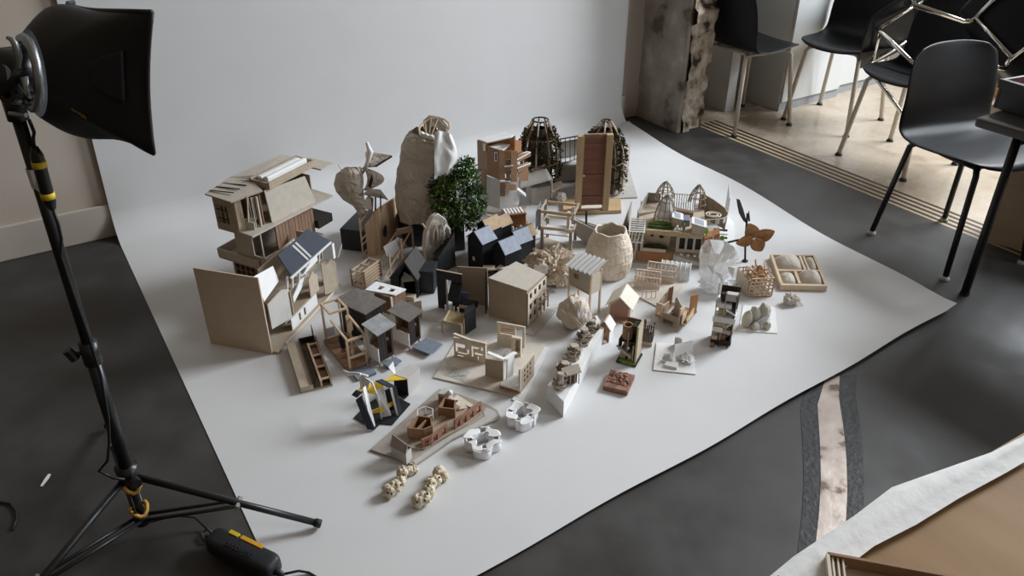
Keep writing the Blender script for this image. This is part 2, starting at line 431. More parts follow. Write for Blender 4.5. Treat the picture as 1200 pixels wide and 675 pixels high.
def make_chair(label, legm, footm, loc, face, tilt=None, gname='dark shell chairs at the right'):
    e = empty('shell_chair', loc, face, label, 'chair', gname)
    o = shell_mb().build('shell', shell_m, e, smooth=True, solid=.009, subsurf=1)
    m = MB()
    for s in (-1, 1):
        m.tube([(.15, s*.13, .425), (.0, s*.14, .425), (-.15, s*.13, .425)], .010, 8)
    m.tube([(.13, -.13, .425), (.13, .13, .425)], .010, 8); m.tube([(-.12, -.13, .425), (-.12, .13, .425)], .010, 8)
    m.build('seat_frame', legm, e, smooth=True)
    for sx in (1, -1):
        for sy in (1, -1):
            a = V((sx*.135, sy*.13, .426)); b = V((sx*.165, sy*.155, .405)); c = V((sx*.205, sy*.195, .012))
            l = MB().tube([a, a*.5+b*.5+V((0,0,.005)), b, c], .0115, 10).build('leg', legm, e, smooth=True)
            MB().lathe((c.x, c.y, 0), [(0, 0), (.018, .0), (.018, .006), (.012, .016), (0, .016)], 12).build('foot_glide', footm, l, smooth=True)
    if tilt is not None: e.rotation_euler = tilt
    return e
def face_to(d): return math.atan2(d.y, d.x)
gA = V((1.325, 4.49, 0))
make_chair('black shell chair on warm white legs standing beside the rough concrete pillar, seen from behind', creamleg, foot_m, gA, face_to(G(928, 147)-G(867, 160)))
gB = (G(919, 140)+G(1031, 141))/2
make_chair('black shell chair on warm white legs facing the room before the grey lockers', creamleg, foot_m, gB, face_to(G(919, 140)-G(960, 123)))
dC = G(1051, 163)-G(992, 179)
gC = (G(992, 179)+G(1110, 196))/2
make_chair('black shell chair with cream legs standing just behind the black legged chair', creamleg, foot_m, gC, face_to(-dC))
gD = (G(1102, 326)+G(1110, 260))/2
make_chair('black shell chair on black tube legs with grey glides beside the grey table', blackleg, pale_foot, gD, face_to(G(1102, 326)-G(1022, 276)))
def posed(label, legm, m4):
    e = make_chair(label, legm, foot_m, (0, 0, 0), 0); e.matrix_world = m4
    e.rotation_mode = 'XYZ'; l, r, s = m4.decompose(); e.location = l; e.rotation_euler = r.to_euler(); return e
def frame(o, x, z):
    x = V(x).normalized(); z = V(z); z = (z-x*z.dot(x)).normalized(); y = z.cross(x)
    m = Matrix((x, y, z)).transposed().to_4x4(); m.translation = V(o); return m
# tipped-over chairs of the pile (chrome legs)
def piled(label, legm, px, py, Y, x, z):
    """put the seat centre where the photo shows it at distance Y"""
    c = at_y(px, py, Y); m = frame((0, 0, 0), x, z); m.translation = c - (m.to_3x3() @ V((-.02, 0, .44)))
    return posed(label, legm, m)
rt = U*.25+N*-.97
piled('tipped chrome legged chair showing its underside against the chair facing the room', chrome, 1054, 33, 4.3, V((-.86, -.26, -.44)), V((-.45, .957, .5)))
piled('upturned black chair with thick chrome legs on top of the chair pile', chrome, 1190, 24, 3.6, V((.5, -.25, .8)), V((.78, .52, -.3)))
piled('upside down black chair with dull cream legs behind the black crate', creamleg, 1218, 62, 4.5, V((.6, -.1, .7)), V((.6, .7, -.5)))
# ================================================================ lockers along the back wall
lock_m = mat('grey_locker_paint', (.6, .61, .6), .45, .02, 4)
lockside = mat('grey_locker_side', (.3, .31, .32), .5, .02, 4)
def locker(label, u0, u1, v0):
    o = W(u0, v0); t = T('locker_cabinet', label, 'cabinet', None, yaw=ROOM, world=o, group='tall grey lockers')
    w = u1-u0; d = BW-.024-v0
    t.p('body', MB().box(0, w, .012, d, .0, 1.95), lock_m, bevel=.003)
    t.p('plinth', MB().box(.0, w, .004, .012, 0, .05), lockside)
    dd = t.p('door', MB().box(.006, w-.006, -.006, .011, .055, 1.93), lock_m, bevel=.003)
    t.p('handle', MB().box(w-.08, w-.065, -.02, -.006, .95, 1.1), lockside, dd, bevel=.002)
locker('tall grey steel locker beside the concrete pillar, its plain dark side showing', 3.86, 4.4, 3.06)
locker('tall grey steel locker next along, behind the chair turned to the room', 4.44, 4.9, 3.1)
wbox = mat('white_box_paint', (.6, .6, .58), .5, .03, 5)
t = T('storage_box', 'low white box between the grey lockers and the window timber', 'box', None, yaw=ROOM, world=W(5.06, 3.0))
t.p('body', MB().box(0, .62, 0, .4, 0, .5), wbox, bevel=.004); t.p('lid', MB().box(-.01, .63, -.01, .41, .501, .53), wbox, bevel=.004)
t = T('timber_bench', 'low honey coloured timber bench below the window behind the upturned chairs', 'bench', None, yaw=ROOM, world=W(5.25, 1.75))
t.p('seat', MB().box(0, .4, 0, 1.15, .36, .4), wood_frame, bevel=.004)
t.p('rail', MB().box(0, .03, 0, 1.15, .06, .12), wood_frame)
for y in (.0, .36, .74, 1.09): t.p('slat', MB().box(0, .03, y, y+.06, 0, .36), wood_frame)
for y in (.0, 1.09): t.p('leg', MB().box(.34, .4, y, y+.06, 0, .36), wood_frame)
# ================================================================ table at the right edge, crate on it, ply box behind
tabm = mat('grey_table_top', (.06, .058, .056), .45, .1, 8)
ztt = .675
oT = G(1143, 137, ztt); t = T('grey_table', 'dark grey table with round black legs beside the nearest black chair', 'table', None, yaw=ROOM, world=(oT.x, oT.y, 0))
t.p('table_top', MB().box(0, .75, -.85, 0, ztt-.035, ztt), tabm, bevel=.012)
fl = t.mi @ G(1130, 345); f2 = V((fl.x+.5, fl.y, 0))
for i, (x, y) in enumerate(((fl.x, fl.y), (f2.x, f2.y), (fl.x, -.72), (f2.x, -.72))):
    lg = t.p('leg', MB().tube([(x, y, 0.004), (x, y, ztt-.035)], .015, 12), blackleg, smooth=True)
    t.p('foot_cap', MB().cyl((x, y, 0), (x, y, .012), .017, 12), pale_foot if i == 1 else foot_m, lg)
t.p('apron', MB().tube([(fl.x, fl.y, ztt-.08), (f2.x, f2.y, ztt-.08)], .012), blackleg, smooth=True)
red = mat('red_lining', (.5, .03, .03), .6, .1)
oc = G(1178, 131, ztt); c = T('plastic_crate', 'black crate with a red lining standing on the dark grey table', 'crate', None, yaw=ROOM-.15, world=(oc.x, oc.y, ztt+.001))
m = MB(); L_, D_, H_ = .42, .3, .1
m.box(0, L_, 0, .012, 0, H_); m.box(0, L_, D_-.012, D_, 0, H_); m.box(0, .012, .012, D_-.012, 0, H_); m.box(L_-.012, L_, .012, D_-.012, 0, H_); m.box(.012, L_-.012, .012, D_-.012, 0, .01)
m.xf(Matrix.Translation((0, -D_+.05, 0)))
c.p('body', m, blackbox, bevel=.003)
m = MB().box(.013, L_-.013, -D_+.063, .037, .011, .06); c.p('lining', m, red)
c.p('rim', MB().box(-.008, .0, -D_+.05, .05, H_-.03, H_), blackbox)
plybox = mat('pale_ply', (.48, .37, .25), .6, .1, 5, .03, stretch=(1, 1, 5))
ob = G(1156, 283); t = T('plywood_box', 'pale plywood box standing on the floor behind the dark grey table', 'box', None, yaw=R(-40), world=(ob.x, ob.y, 0.001))
t.p('front_panel', MB().box(0, .7, 0, .016, 0, .4), plybox); t.p('end_panel', MB().box(0, .016, .0165, .2, 0, .4), browncard); t.p('top_panel', MB().box(0, .7, 0, .2, .401, .417), plybox)
t.p('rear_panel', MB().box(.0165, .7, .184, .2, 0, .4), plybox)
# ================================================================ light stand with softbox
stand_m = mat('stand_black', (.012, .012, .013), .35, .1, 40)
clampm = mat('cast_grey_metal', (.35, .38, .4), .35, .05, metal=.8)
base = G(172, 625); top = at_y(12, 108, base.y+.0)
t = T('light_stand', 'black tripod light stand with one leg resting on the white paper', 'light stand', None, world=(base.x, base.y, 0))
topl = t.mi @ top; hub_z = zrow(base.y, 553)
ax = (topl-V((0,0,.05))).normalized()
def onax(z): return V((0,0,.05)) + ax*((z-.05)/ax.z)
t.p('column', MB().tube([onax(.04), onax(hub_z+.02)], .011, 12), stand_m, smooth=True)
zm = zrow(base.y, 412)
t.p('pole', MB().tube([onax(hub_z), onax(zm)], .0145, 14), stand_m, smooth=True)
t.p('upper_pole', MB().tube([onax(zm), onax(topl.z)], .0115, 14), stand_m, smooth=True)
co_ = t.p('collar', MB().tube([onax(zm-.03), onax(zm+.025)], .019, 14), stand_m, smooth=True)
k = onax(zm); t.p('knob', MB().cyl(k, k+V((-.035, -.01, 0)), .005, 8).cyl(k+V((-.03,-.01,-.012)), k+V((-.04,-.013,.014)), .011, 10), stand_m, co_)
hb = t.p('hub', MB().tube([onax(hub_z-.025), onax(hub_z+.02)], [.022, .026], 14), stand_m, smooth=True)
k = onax(hub_z); t.p('knob', MB().cyl(k, k+V((.03, -.03, 0)), .005, 8).cyl(k+V((.028,-.028,-.0)), k+V((.04,-.04,.0)), .012, 10), stand_m, hb)
low = onax(.055); lb = t.p('brace_collar', MB().tube([onax(.04), onax(.075)], .018, 14), stand_m, smooth=True)
feet = [t.mi @ G(376, 619), t.mi @ V((-1.14, 1.0, 0)), t.mi @ G(128, 503)]
for f in feet:
    hp = onax(hub_z-.01); f = V((f.x, f.y, .016)); d = (f-hp); mid = hp+d*.56
    lg = t.p('leg', MB().tube([hp+d*.04, f], .0085, 10), stand_m, smooth=True)
    t.p('rubber_foot', MB().tube([f-d*.03, f+d*.005], .011, 10), foot_m, lg, smooth=True)
    s_ = V((-d.y, d.x, 0)).normalized()*.011
    t.p('brace', MB().tube([low+s_, mid+s_], .0045, 8).tube([low-s_, mid-s_], .0045, 8), stand_m, smooth=True)
    t.p('pivot', MB().cyl(mid-s_*1.6, mid+s_*1.6, .007, 8), clampm, lg)
strapm = mat('ochre_strap', (.45, .25, .04), .7, .2, 60)
for zz, a0 in ((hub_z-.045, .0), (.085, 1.)):
    c_ = onax(zz); m = MB(); m.tube([c_+V((.02*math.cos(q), .02*math.sin(q), .01*math.sin(q*2))) for q in [k*.524+a0 for k in range(12)]], .005, 6, closed=True); t.p('ochre_strap', m, strapm, smooth=True)
tagm = mat('white_tag', (.6, .6, .6), .6, .03)
zt_ = zrow(base.y, 207); c_ = onax(zt_)
t.p('paper_label', MB().tube([c_+V((0,0,-.02)), c_+V((0,0,.018))], .0135, 12).slab([c_+V((.01,-.013,.0)), c_+V((.03,-.02,-.03)), c_+V((.022,-.02,-.04)), c_+V((0,-.0145,-.02))], (0,.001,0)), tagm)
cl = t.p('top_clamp', MB().tube([onax(topl.z-.05), onax(topl.z)], .018, 14), stand_m, smooth=True)
c_ = onax(topl.z-.02); t.p('clamp_bolt', MB().cyl(c_+V((.0,-.02,.012)), c_+V((.03,-.03,.012)), .006, 10).cyl(c_+V((.0,-.02,-.012)), c_+V((.034,-.03,-.012)), .0045, 10), clampm, cl)
# softbox
soft_m = mat('black_nylon', (.012, .013, .017), .55, .12, 50, .06, bscale=160)
hc = at_y(16, 86, 1.36)
s = T('softbox', 'black fabric softbox with a pocket and small yellow lettering on top of the light stand', 'softbox', None, world=hc)
NT = s.mi @ at_y(178, 14, 1.29); NB = s.mi @ at_y(180, 180, 1.27); FT = s.mi @ at_y(86, 2, 1.66); FB = s.mi @ (at_y(86, 2, 1.66)+V((-.03, 0, -.25)))
ctr = (NT+NB+FT+FB)/4; axd = ctr.normalized()
e1 = (FT-NT).normalized(); e1 = (e1-axd*e1.dot(axd)).normalized(); e2 = axd.cross(e1)
rg = .075
def corner(q):
    d = q-axd*q.dot(axd); return d.normalized()*rg + axd*.03
cs = [NB, NT, FT, FB]
m = MB()
def panel(A, B, sag, nu=14, nv=14):
    a, b = corner(A), corner(B)
    def f(u_, v_):
        root = a.lerp(b, v_); root = axd*.03 + (root-axd*.03).normalized()*rg
        rim = A.lerp(B, v_)
        rim = rim + (axd*-1)*sag*math.sin(math.pi*v_)**.7*rim.length*.35 + (ctr-rim)*.06*math.sin(math.pi*v_)
        p = root.lerp(rim, u_); out = (p-axd*p.dot(axd)).normalized()
        return p + out*(.022*math.sin(math.pi*u_)*(.35+.65*math.sin(math.pi*v_))) - out*.0*u_
    return f
pf = [panel(cs[0], cs[1], .04), panel(cs[1], cs[2], .55), panel(cs[2], cs[3], .1), panel(cs[3], cs[0], .1)]
for f in pf: m.grid(f, 14, 14)
body = s.p('body', m, soft_m, smooth=True)
# rim piping and diffuser, pocket, lettering
m = MB()
for k in range(4): m.tube([pf[k](1, j/12) for j in range(13)], .004, 6)
s.p('rim_piping', m, soft_m, smooth=True)
m = MB()
dif = ctr*.6
m.grid(lambda a, b: (cs[0].lerp(cs[1], b)).lerp(cs[3].lerp(cs[2], b), a)*.45 + dif*.55, 6, 6)
s.p('diffuser', m, cloud)
def onp(u_, v_, off=.003):
    p = V(pf[0](u_, v_)); q = V(pf[0](u_+.02, v_))-p; r_ = V(pf[0](u_, v_+.02))-p
    n_ = q.cross(r_).normalized(); n_ = n_ if n_.y < 0 else -n_
    return p + n_*off
m = MB(); poc = [(.50, .66), (.56, .76), (.66, .79), (.80, .74), (.80, .35), (.70, .34), (.58, .40), (.51, .50)]
def pk(a, b):
    u_ = .42+.33*a; lo = .34+.14*(1-a)**2.2; hi = .78-.10*(1-a)**3
    return onp(u_, lo+(hi-lo)*b, .0045)
m.grid(pk, 10, 10); s.p('pocket', m, soft_m, body, smooth=True, solid=.004)
# lettering lies along the lower edge of the near panel
gold = mat('yellow_print', (.42, .25, .03), .6, .05)
def letter(txt, fn, size, m_, parent, name):
    cu = text_mesh(name, txt, size, m_, parent, Matrix.Identity(4), .0003)
    for v_ in cu.data.vertices: v_.co = fn(v_.co)
    return cu
pa = onp(.40, .19, .006); pb = onp(.58, .125, .006); pw = (pb-pa).length
def lfn(c_):
    k = (c_.x/.0145)*.011+.0
    u_ = .30 + c_.x*2.2; v_ = .045 + (.30-u_)*.22 + c_.y*3.6
    return onp(u_, v_, .004+c_.z)
letter('dedolight', lfn, .017, gold, body, 'logo_lettering')
# speed ring, lamp head and yoke
m = MB(); rr = [axd*.0+(e1*math.cos(q)+e2*math.sin(q))*.06 for q in [k*math.pi/8 for k in range(16)]]
m.tube([p+axd*.022 for p in rr], .008, 8, closed=True); s.p('speed_ring', m, clampm, smooth=True)
m = MB().tube([-axd*.11, -axd*.02, axd*.03], [.03, .042, .05], 16); lh = s.p('lamp_head', m, stand_m, smooth=True)
vx = V((.6, -.8, 0)); pp = s.mi @ at_y(12, 103, 1.37)
m = MB().tube([e1*-.06, e1*-.065-V((0,0,.03)), pp+V((0,0,.05)), pp], .007, 8); s.p('yoke', m, clampm, smooth=True)
for px, py, r_ in ((7, 85, .014), (13, 110, .016)):
    c_ = s.mi @ at_y(px, py, 1.33); s.p('yoke_knob', MB().lathe((0,0,0), [(r_*.45, 0), (r_, 0), (r_, .012), (r_*.45, .012), (r_*.45, 0)], 14).xf(Matrix.Translation(c_) @ Matrix.Rotation(R(75), 4, 'X')), clampm if py < 100 else stand_m, smooth=False)
m = MB().tube([s.mi @ at_y(x, y, 1.32) for x, y in ((8, 44), (14, 46), (19, 54), (22, 66), (22, 78), (20, 82))], [.003, .005, .006, .006, .004, .002], 8)
s.p('locking_lever', m, clampm, smooth=True)
# cable with inline connector
cab = mat('cable_black', (.01, .01, .01), .5, .05); yel = mat('yellow_band', (.62, .46, .02), .5, .05)
def yp(pts, Y): return [at_y(x, y, Y) for x, y in pts]
c0 = at_y(40, 155, 1.35); t = T('power_cable', 'black power cable with yellow banded connector hanging down beside the light stand pole', 'cable', None, world=(c0.x, c0.y, 0))
def loc(P): return [t.mi @ p for p in P]
con = loc(yp([(40, 172), (43, 182), (58, 236), (62, 245)], 1.345))
up = loc(yp([(34, 140), (40, 155), (39, 162), (40, 172)], 1.345))
dn = loc(yp([(62, 245), (68, 262), (72, 280), (71, 300), (86, 345), (104, 395), (118, 440), (127, 490), (128, 520), (126, 540), (116, 552), (132, 560), (146, 562)], 1.345))
gr = loc([at_y(152, 580, 1.37), at_y(158, 600, 1.37), G(175, 612, .03), G(205, 604, .045), G(228, 606, .03), G(240, 617, .01), G(250, 626, .012)])
t.p('cord', MB().tube(up, .0032, 8).tube(dn, .0032, 8), cab, smooth=True)
t.p('lower_cord', MB().tube(gr, .003, 8), cab, smooth=True)
cn = t.p('connector', MB().tube([con[0], con[1], con[2], con[3]], [.006, .0115, .0115, .006], 14), stand_m, smooth=True)
for a in (.12, .8):
    p = con[1].lerp(con[2], a); q = con[1].lerp(con[2], a+.13); t.p('yellow_band', MB().tube([p, q], .0125, 14), yel, cn, smooth=True)
# ballast / power pack on the floor
b0 = G(255, 634); t = T('power_pack', 'black power pack with two yellow stripes on the floor below the light stand', 'power pack', (250, 639), (326, 677), z=.0045)
L_, Wd, Hh = t.L, .06, .052
m = MB(); rs = []
def pack(a, b):
    ph = 2*math.pi*b; x = a*L_; e = min(1, (max(0, min(a, 1-a))/.13))
    k = math.sqrt(max(0, 1-(1-e)**2)); k = max(k, .02)
    sx = abs(math.cos(ph))**.55*math.copysign(1, math.cos(ph)); sz = abs(math.sin(ph))**.55*math.copysign(1, math.sin(ph))
    return (x, -.0+sx*Wd/2*(.35+.65*k)*(k > .03), Hh/2+sz*Hh/2*(.5+.5*k)*(k > .03))
m.grid(pack, 40, 32)
packm = mat('moulded_black_plastic', (.014, .015, .018), .5, .1, 80, .05)
bd_ = t.p('case', m, packm, smooth=True)
t.p('yellow_stripe', MB().box(L_*.22, L_*.36, .016, .027, Hh-.006, Hh+.0015), yel, bevel=.001)
ora = mat('orange_stripe_print', (.65, .34, .02), .5, .05)
t.p('orange_stripe', MB().box(L_*.4, L_*.72, .016, .027, Hh-.006, Hh+.0015), ora, bevel=.001)
text_mesh('raised_lettering', 'dedolight', .022, packm, bd_, Matrix.Translation((L_*.5, -.016, Hh+.0005)), .0012)
t.p('strain_relief', MB().tube([(-.018, 0, .02), (.012, 0, .022)], [.006, .012], 10), packm, smooth=True); t.p('strain_relief', MB().tube([(L_-.012, 0, .022), (L_+.02, 0, .02)], [.012, .006], 10), packm, smooth=True)
l2 = [t.mi @ G(250, 632, .008), t.mi @ G(240, 634, .008), t.mi @ G(236, 626, .01), t.mi @ G(242, 620, .012), t.mi @ G(251, 628, .014), t.mi @ G(254, 636, .02)]
t.p('coiled_cord', MB().tube(l2, .0025, 8), cab, smooth=True)
t.p('outgoing_cord', MB().tube([(L_+.015, 0, .02), t.mi @ G(350, 669, .012), t.mi @ G(362, 671, .006), t.mi @ G(385, 685, .004)], .003, 8), cab, smooth=True)
# scraps
t = T('paper_scrap', 'small white torn paper scrap on the dark floor left of the light stand', 'paper scrap', (50, 570), (60, 556), z=.001)
t.p('scrap', MB().slab([(0,0,0), (t.L*.6,-.004,.003), (t.L,0,.001), (t.L,.008,.001), (t.L*.5,.006,.004), (0,.007,0)], (0,0,.0006)), whitepaper)
t = T('loose_cable', 'thin black cable end curving over the dark floor beyond the white scrap', 'cable', (0, 590), (20, 600), z=.001)
t.p('cord', MB().tube([t.l(x, y)+V((0,0,.003)) for x, y in ((-20, 588), (0, 589), (12, 591), (19, 600), (20, 609), (15, 622))], .0028, 8), cab, smooth=True)
# ================================================================ models, left side
def vv(t, gx, gy, top):
    """local point above a ground pixel, reaching a picture row"""
    x, y = t.xy(gx, gy); return V((x, y, t.hp(gx, gy, top)))
def wpx(t, mb, a, b, th=.004, z0=0.):
    """upright board between two ground pixels (gx, gy, top row)"""
    p, q = vv(t, *a), vv(t, *b)
    return mb.wall((p.x, p.y), (q.x, q.y), z0, p.z, q.z, th)
def quad(t, pts):
    """local points for (px, py, z) picks"""
    return [t.l(*p) for p in pts]
def frame_bars(mb, x0, x1, y0, y1, z, w):
    mb.bar((x0,y0,z), (x1,y0,z), w).bar((x1,y0,z), (x1,y1,z), w).bar((x1,y1,z), (x0,y1,z), w).bar((x0,y1,z), (x0,y0,z), w); return mb
def hole_wall(mb, a, b, z0, z1, holes, th=.004):
    """upright board from a to b cut by rectangular holes (s0, s1, h0, h1) measured along it"""
    a = V((*a, 0)); b = V((*b, 0)); d = (b-a); L = d.length; d /= L; n = V((-d.y, d.x, 0))*th/2
    ss = sorted({0, L, *[h[0] for h in holes], *[h[1] for h in holes]}); hs = sorted({z0, z1, *[h[2] for h in holes], *[h[3] for h in holes]})
    for i in range(len(ss)-1):
        for j in range(len(hs)-1):
            sm, hm = (ss[i]+ss[i+1])/2, (hs[j]+hs[j+1])/2
            if any(h[0] < sm < h[1] and h[2] < hm < h[3] for h in holes): continue
            p, q = a+d*ss[i], a+d*ss[i+1]
            mb.hexa([V((*(p-n).xy, hs[j])), V((*(q-n).xy, hs[j])), V((*(q+n).xy, hs[j])), V((*(p+n).xy, hs[j])),
                     V((*(p-n).xy, hs[j+1])), V((*(q-n).xy, hs[j+1])), V((*(q+n).xy, hs[j+1])), V((*(p+n).xy, hs[j+1]))])
    return mb
oldcard = mat('brown_grey_card', (.4, .32, .235), .75, .1, 40)
fade = mat('pale_brown_grey_card', (.5, .45, .385), .75, .06, 40)
# ---- tall grey-brown house with stacked terraces
t = T('house_model', 'tall grey brown house model with stacked terraces behind the big plain board', 'model', None, yaw=R(62), world=(-.885, 2.425, .003))
t.p('base_storey', MB().box(.05, .33, .03, .035, 0, .15).box(.05, .06, .035, .19, 0, .15).box(.05, .33, .185, .19, 0, .15).box(.32, .33, .035, .185, 0, .15), fade)
m = MB(); frame_bars(m, .046, .052, .06, .16, .055, .004); 
for y in (.05, .075, .1, .125, .15, .175): m.bar((.048, y, .06), (.048, y, .13), .005)
for z in (.06, .083, .106, .13): m.bar((.048, .05, z), (.048, .175, z), .004)
gr_ = t.p('window_grid', m, browncard); t.p('dark_opening', MB().box(.0492, .0499, .05, .175, .06, .13), black, gr_)
m = MB().box(.02, .34, .0, .22, .15, .157); t.p('terrace_slab', m, oldcard)
m = MB().wall((.02, .22), (.02, .02), .157, .19, t=.005).wall((.02, .22), (.2, .22), .157, .19, t=.005); t.p('terrace_parapet', m, fade)
m = MB(); hole_wall(m, (.03, .12), (.03, .0), .157, .3, [(.075, .115, .2, .29)]); m.wall((.03, .0), (.1, .0), .157, .2, t=.004).box(.03, .034, .12, .13, .157, .3)
m.box(.034, .3, .118, .122, .157, .3); t.p('middle_storey', m, fade)
m = MB()
for k in range(12): m.box(.1+.0165*k, .115+.0165*k, -.003, .003, .157, .3)
t.p('plank_wall', m, brownwood)
t.p('balcony_block', MB().box(.3, .38, -.02, .08, .2, .232), darkwood)
t.p('floor_slab', MB().prism([(-.012, -.006), (.385, -.03), (.4, .15), (.0, .17)], .3, .307), fade)
m = MB()
# upper storey: sloping shell with a projecting bay on the left and slatted lights
m.prism([(.0, .06), (.006, .06), (.006, .15), (.0, .15)], .307, .42)
hole_wall(m, (-.005, .16), (-.005, .06), .295, .42, [(.01, .062, .325, .392)])
m.wall((-.005, .16), (.12, .17), .295, .42).wall((-.005, .06), (.02, .055), .3, .42)
t.p('bay', m, oldcard)
m = MB()
for y in (.102, .124): m.bar((-.006, y, .325), (-.006, y, .392), .003)
for z in (.34, .375): m.bar((-.006, .098, z), (-.006, .15, z), .0025)
t.p('bay_glazing', m, darkwood)
m = MB().wall((.02, .055), (.05, .03), .307, .345); m.wall((.02, .055), (.03, .02), .307, .335).bar((.024, .045, .307), (.03, .03, .43), .004).bar((.045, .03, .307), (.045, .03, .42), .004).bar((.06, .02, .307), (.06, .02, .42), .006)
for k in range(5): m.bar((.033+.006*k, .04-.004*k, .335), (.033+.006*k, .04-.004*k, .42), .0025)
t.p('front_slats', m, fade)
t.p('side_wall', MB().plate([(.1, .012, .307), (.31, -.008, .307), (.285, .004, .415), (.095, .018, .43)], .005), fade)
t.p('rear_wall', MB().wall((.31, .0), (.31, .15), .307, .41).wall((.12, .15), (.31, .15), .307, .41), oldcard)
t.p('inner_wall', MB().wall((.075, .02), (.08, .12), .307, .42), browncard)
rf = t.p('roof', MB().plate([(-.02, .175, .425), (-.02, .055, .42), (.03, .035, .425), (.085, .012, .43), (.12, .09, .44), (.1, .175, .44)], .006)
     .plate([(.22, .18, .435), (.1, .175, .44), (.12, .09, .44), (.14, .09, .45), (.37, .075, .43), (.37, .18, .43)], .006)
     .plate([(.34, -.03, .428), (.34, .08, .428), (.41, .08, .428), (.41, -.03, .428)], .006), fade)
m = MB().box(.11, .115, .005, .09, .43, .452).box(.11, .35, .084, .09, .43, .458).box(.11, .35, .002, .008, .43, .455).box(.345, .35, .008, .084, .43, .455).box(.115, .345, .008, .084, .428, .431)
t.p('roof_curb', m, oldcard)
t.p('rolled_skylight', MB().box(.125, .33, .02, .04, .44, .466).box(.125, .33, .05, .072, .44, .462), white, bevel=.005)
m = MB()
for k in range(5): m.bar((.0+.03*k, .17, .436+.002*k), (.02+.03*k, .08, .438+.002*k), .003)
t.p('roof_battens', m, darkwood)
# ---- section model with the large plain board and the navy roof
t = T('section_house_model', 'card section house model with a navy roof fixed to a large plain board', 'model', (320, 414), (392, 337))
bh = .293
t.p('end_board', MB().box(-.006, 0, .0, .235, 0, bh), mat('plain_display_board', (.55, .44, .33), .8, .04, 30), bevel=.0006)
t.p('base_board', MB().box(0.001, .46, -.02, .1, 0, .008), tan)
t.p('base_edge', MB().box(.05, .43, -.024, -.018, .008, .013), cream)
t.p('rear_wall', MB().box(.12, .36, .085, .09, .008, .24), tan)
t.p('ground_floor', MB().box(.1, .4, .002, .084, .052, .058), kraft); t.p('upper_floor', MB().box(.06, .4, .005, .084, .15, .156), kraft)
t.p('near_cell_wall', MB().plate([(.012, -.002, .09), (.13, -.004, .062), (.13, -.004, .175), (.1, -.003, .19), (.012, -.002, .185)], .004), lightgrey)
t.p('near_cell_side', MB().wall((.13, 0), (.13, .084), .058, .15).wall((.155, .0), (.155, .084), .058, .15), tan)
t.p('inner_reveal', MB().plate([(.005, .02, .29), (.12, .025, .265), (.12, .012, .21), (.005, .0, .2)], .003), white)
m = MB(); hole_wall(m, (.13, .0), (.31, .0), .008, .052, [(.05, .062, .015, .046), (.085, .097, .015, .046)]); fw = t.p('white_front', m, white)
m = MB().plate([(.14, -.022, .222), (.405, -.03, .222), (.345, .02, .292), (.145, .02, .292)], .004); rf = t.p('navy_roof', m, navy)
m = MB()
for k in range(2): m.plate([(.245+.02*k, -.027, .2275), (.255+.02*k, -.027, .2275), (.235+.02*k, .02, .2965), (.225+.02*k, .02, .2965)], .001)
t.p('roof_light_strip', m, lightgrey, rf)
t.p('roof_edge', MB().bar((.135, -.024, .218), (.405, -.032, .218), .006), white, rf)
m = MB()
for x in (.135, .17, .215, .26, .36): m.bar((x, .0, .156), (x, -.012, .222), .006)
t.p('post', m, white)
t.p('gable_panel', MB().wall((.39, 0), (.4, .1), .156, .25).wall((.3, .05), (.39, .05), .156, .23), tan)
m = MB().plate([(.19, .02, .08), (.27, .02, .115), (.275, .02, .14), (.25, .02, .14), (.19, .02, .105)], .004); t.p('white_stair', m, white)
t.p('white_balustrade', MB().plate([(.22, -.01, .175), (.33, -.012, .18), (.33, -.012, .215), (.3, -.012, .205), (.23, -.01, .178)], .003).plate([(.21, .03, .165), (.22, -.01, .175), (.33, -.012, .18), (.33, .03, .17)], .003), white)
t.p('middle_partition', MB().plate([(.27, .0, .058), (.33, .0, .058), (.33, .0, .12), (.3, .0, .15), (.27, .0, .13)], .004), tan)
t.p('far_end_wall', MB().plate([(.36, -.005, .02), (.42, -.03, .008), (.42, -.03, .13), (.4, -.02, .155), (.36, -.005, .15)], .004), tan)
t.p('white_door', MB().plate([(.395, -.04, .155), (.41, -.04, .155), (.41, -.04, .215), (.395, -.04, .215)], .002).bar((.42, -.045, .15), (.45, -.05, .19), .0025), white)
# ---- planked tower with a paper bag on poles
t = T('plank_tower_model', 'curved natural plank wall model with an oval hole, slender ladder poles and an underfloor frame', 'model', (431, 299), (447, 298))
gp = [(431, 299, 264), (447, 298, 245), (469, 270, 229), (480, 262, 219)]
m = MB()
P_ = [vv(t, *q) for q in gp]
segs = [(0, 1, 5), (1, 2, 9), (2, 3, 4)]
hole = t.l(451, 283)   # along the second board
for a, b, n in segs:
    for k in range(n):
        p = P_[a].lerp(P_[b], k/n); q = P_[a].lerp(P_[b], (k+.94)/n)
        if (a, k) in ((1, 1), (1, 2)):
            for z0, z1 in ((.0, .06), (.1, None)):
                m.wall((p.x, p.y), (q.x, q.y), z0, p.z if z1 is None else z1, q.z if z1 is None else z1, .007)
        else: m.wall((p.x, p.y), (q.x, q.y), .0, p.z, q.z, .007)
t.p('plank_wall', m, mat('larch_planks', (.6, .42, .28), .6, .22, 9, .08, stretch=(7, 7, .7)))
k = P_[1].lerp(P_[2], .22); n_ = (P_[2]-P_[1]); n_.z = 0; n_.normalize(); nn = V((n_.y, -n_.x, 0)); nn = nn if (t.m.to_3x3() @ nn).y < 0 else -nn
m = MB(); m.add([k*1+V((0,0,.082-k.z))+nn*.0045+n_*.02*math.cos(a)+V((0,0,.026*math.sin(a))) for a in [i*math.pi/8 for i in range(16)]], [tuple(range(16))]); t.p('oval_hole', m, black); m = MB()
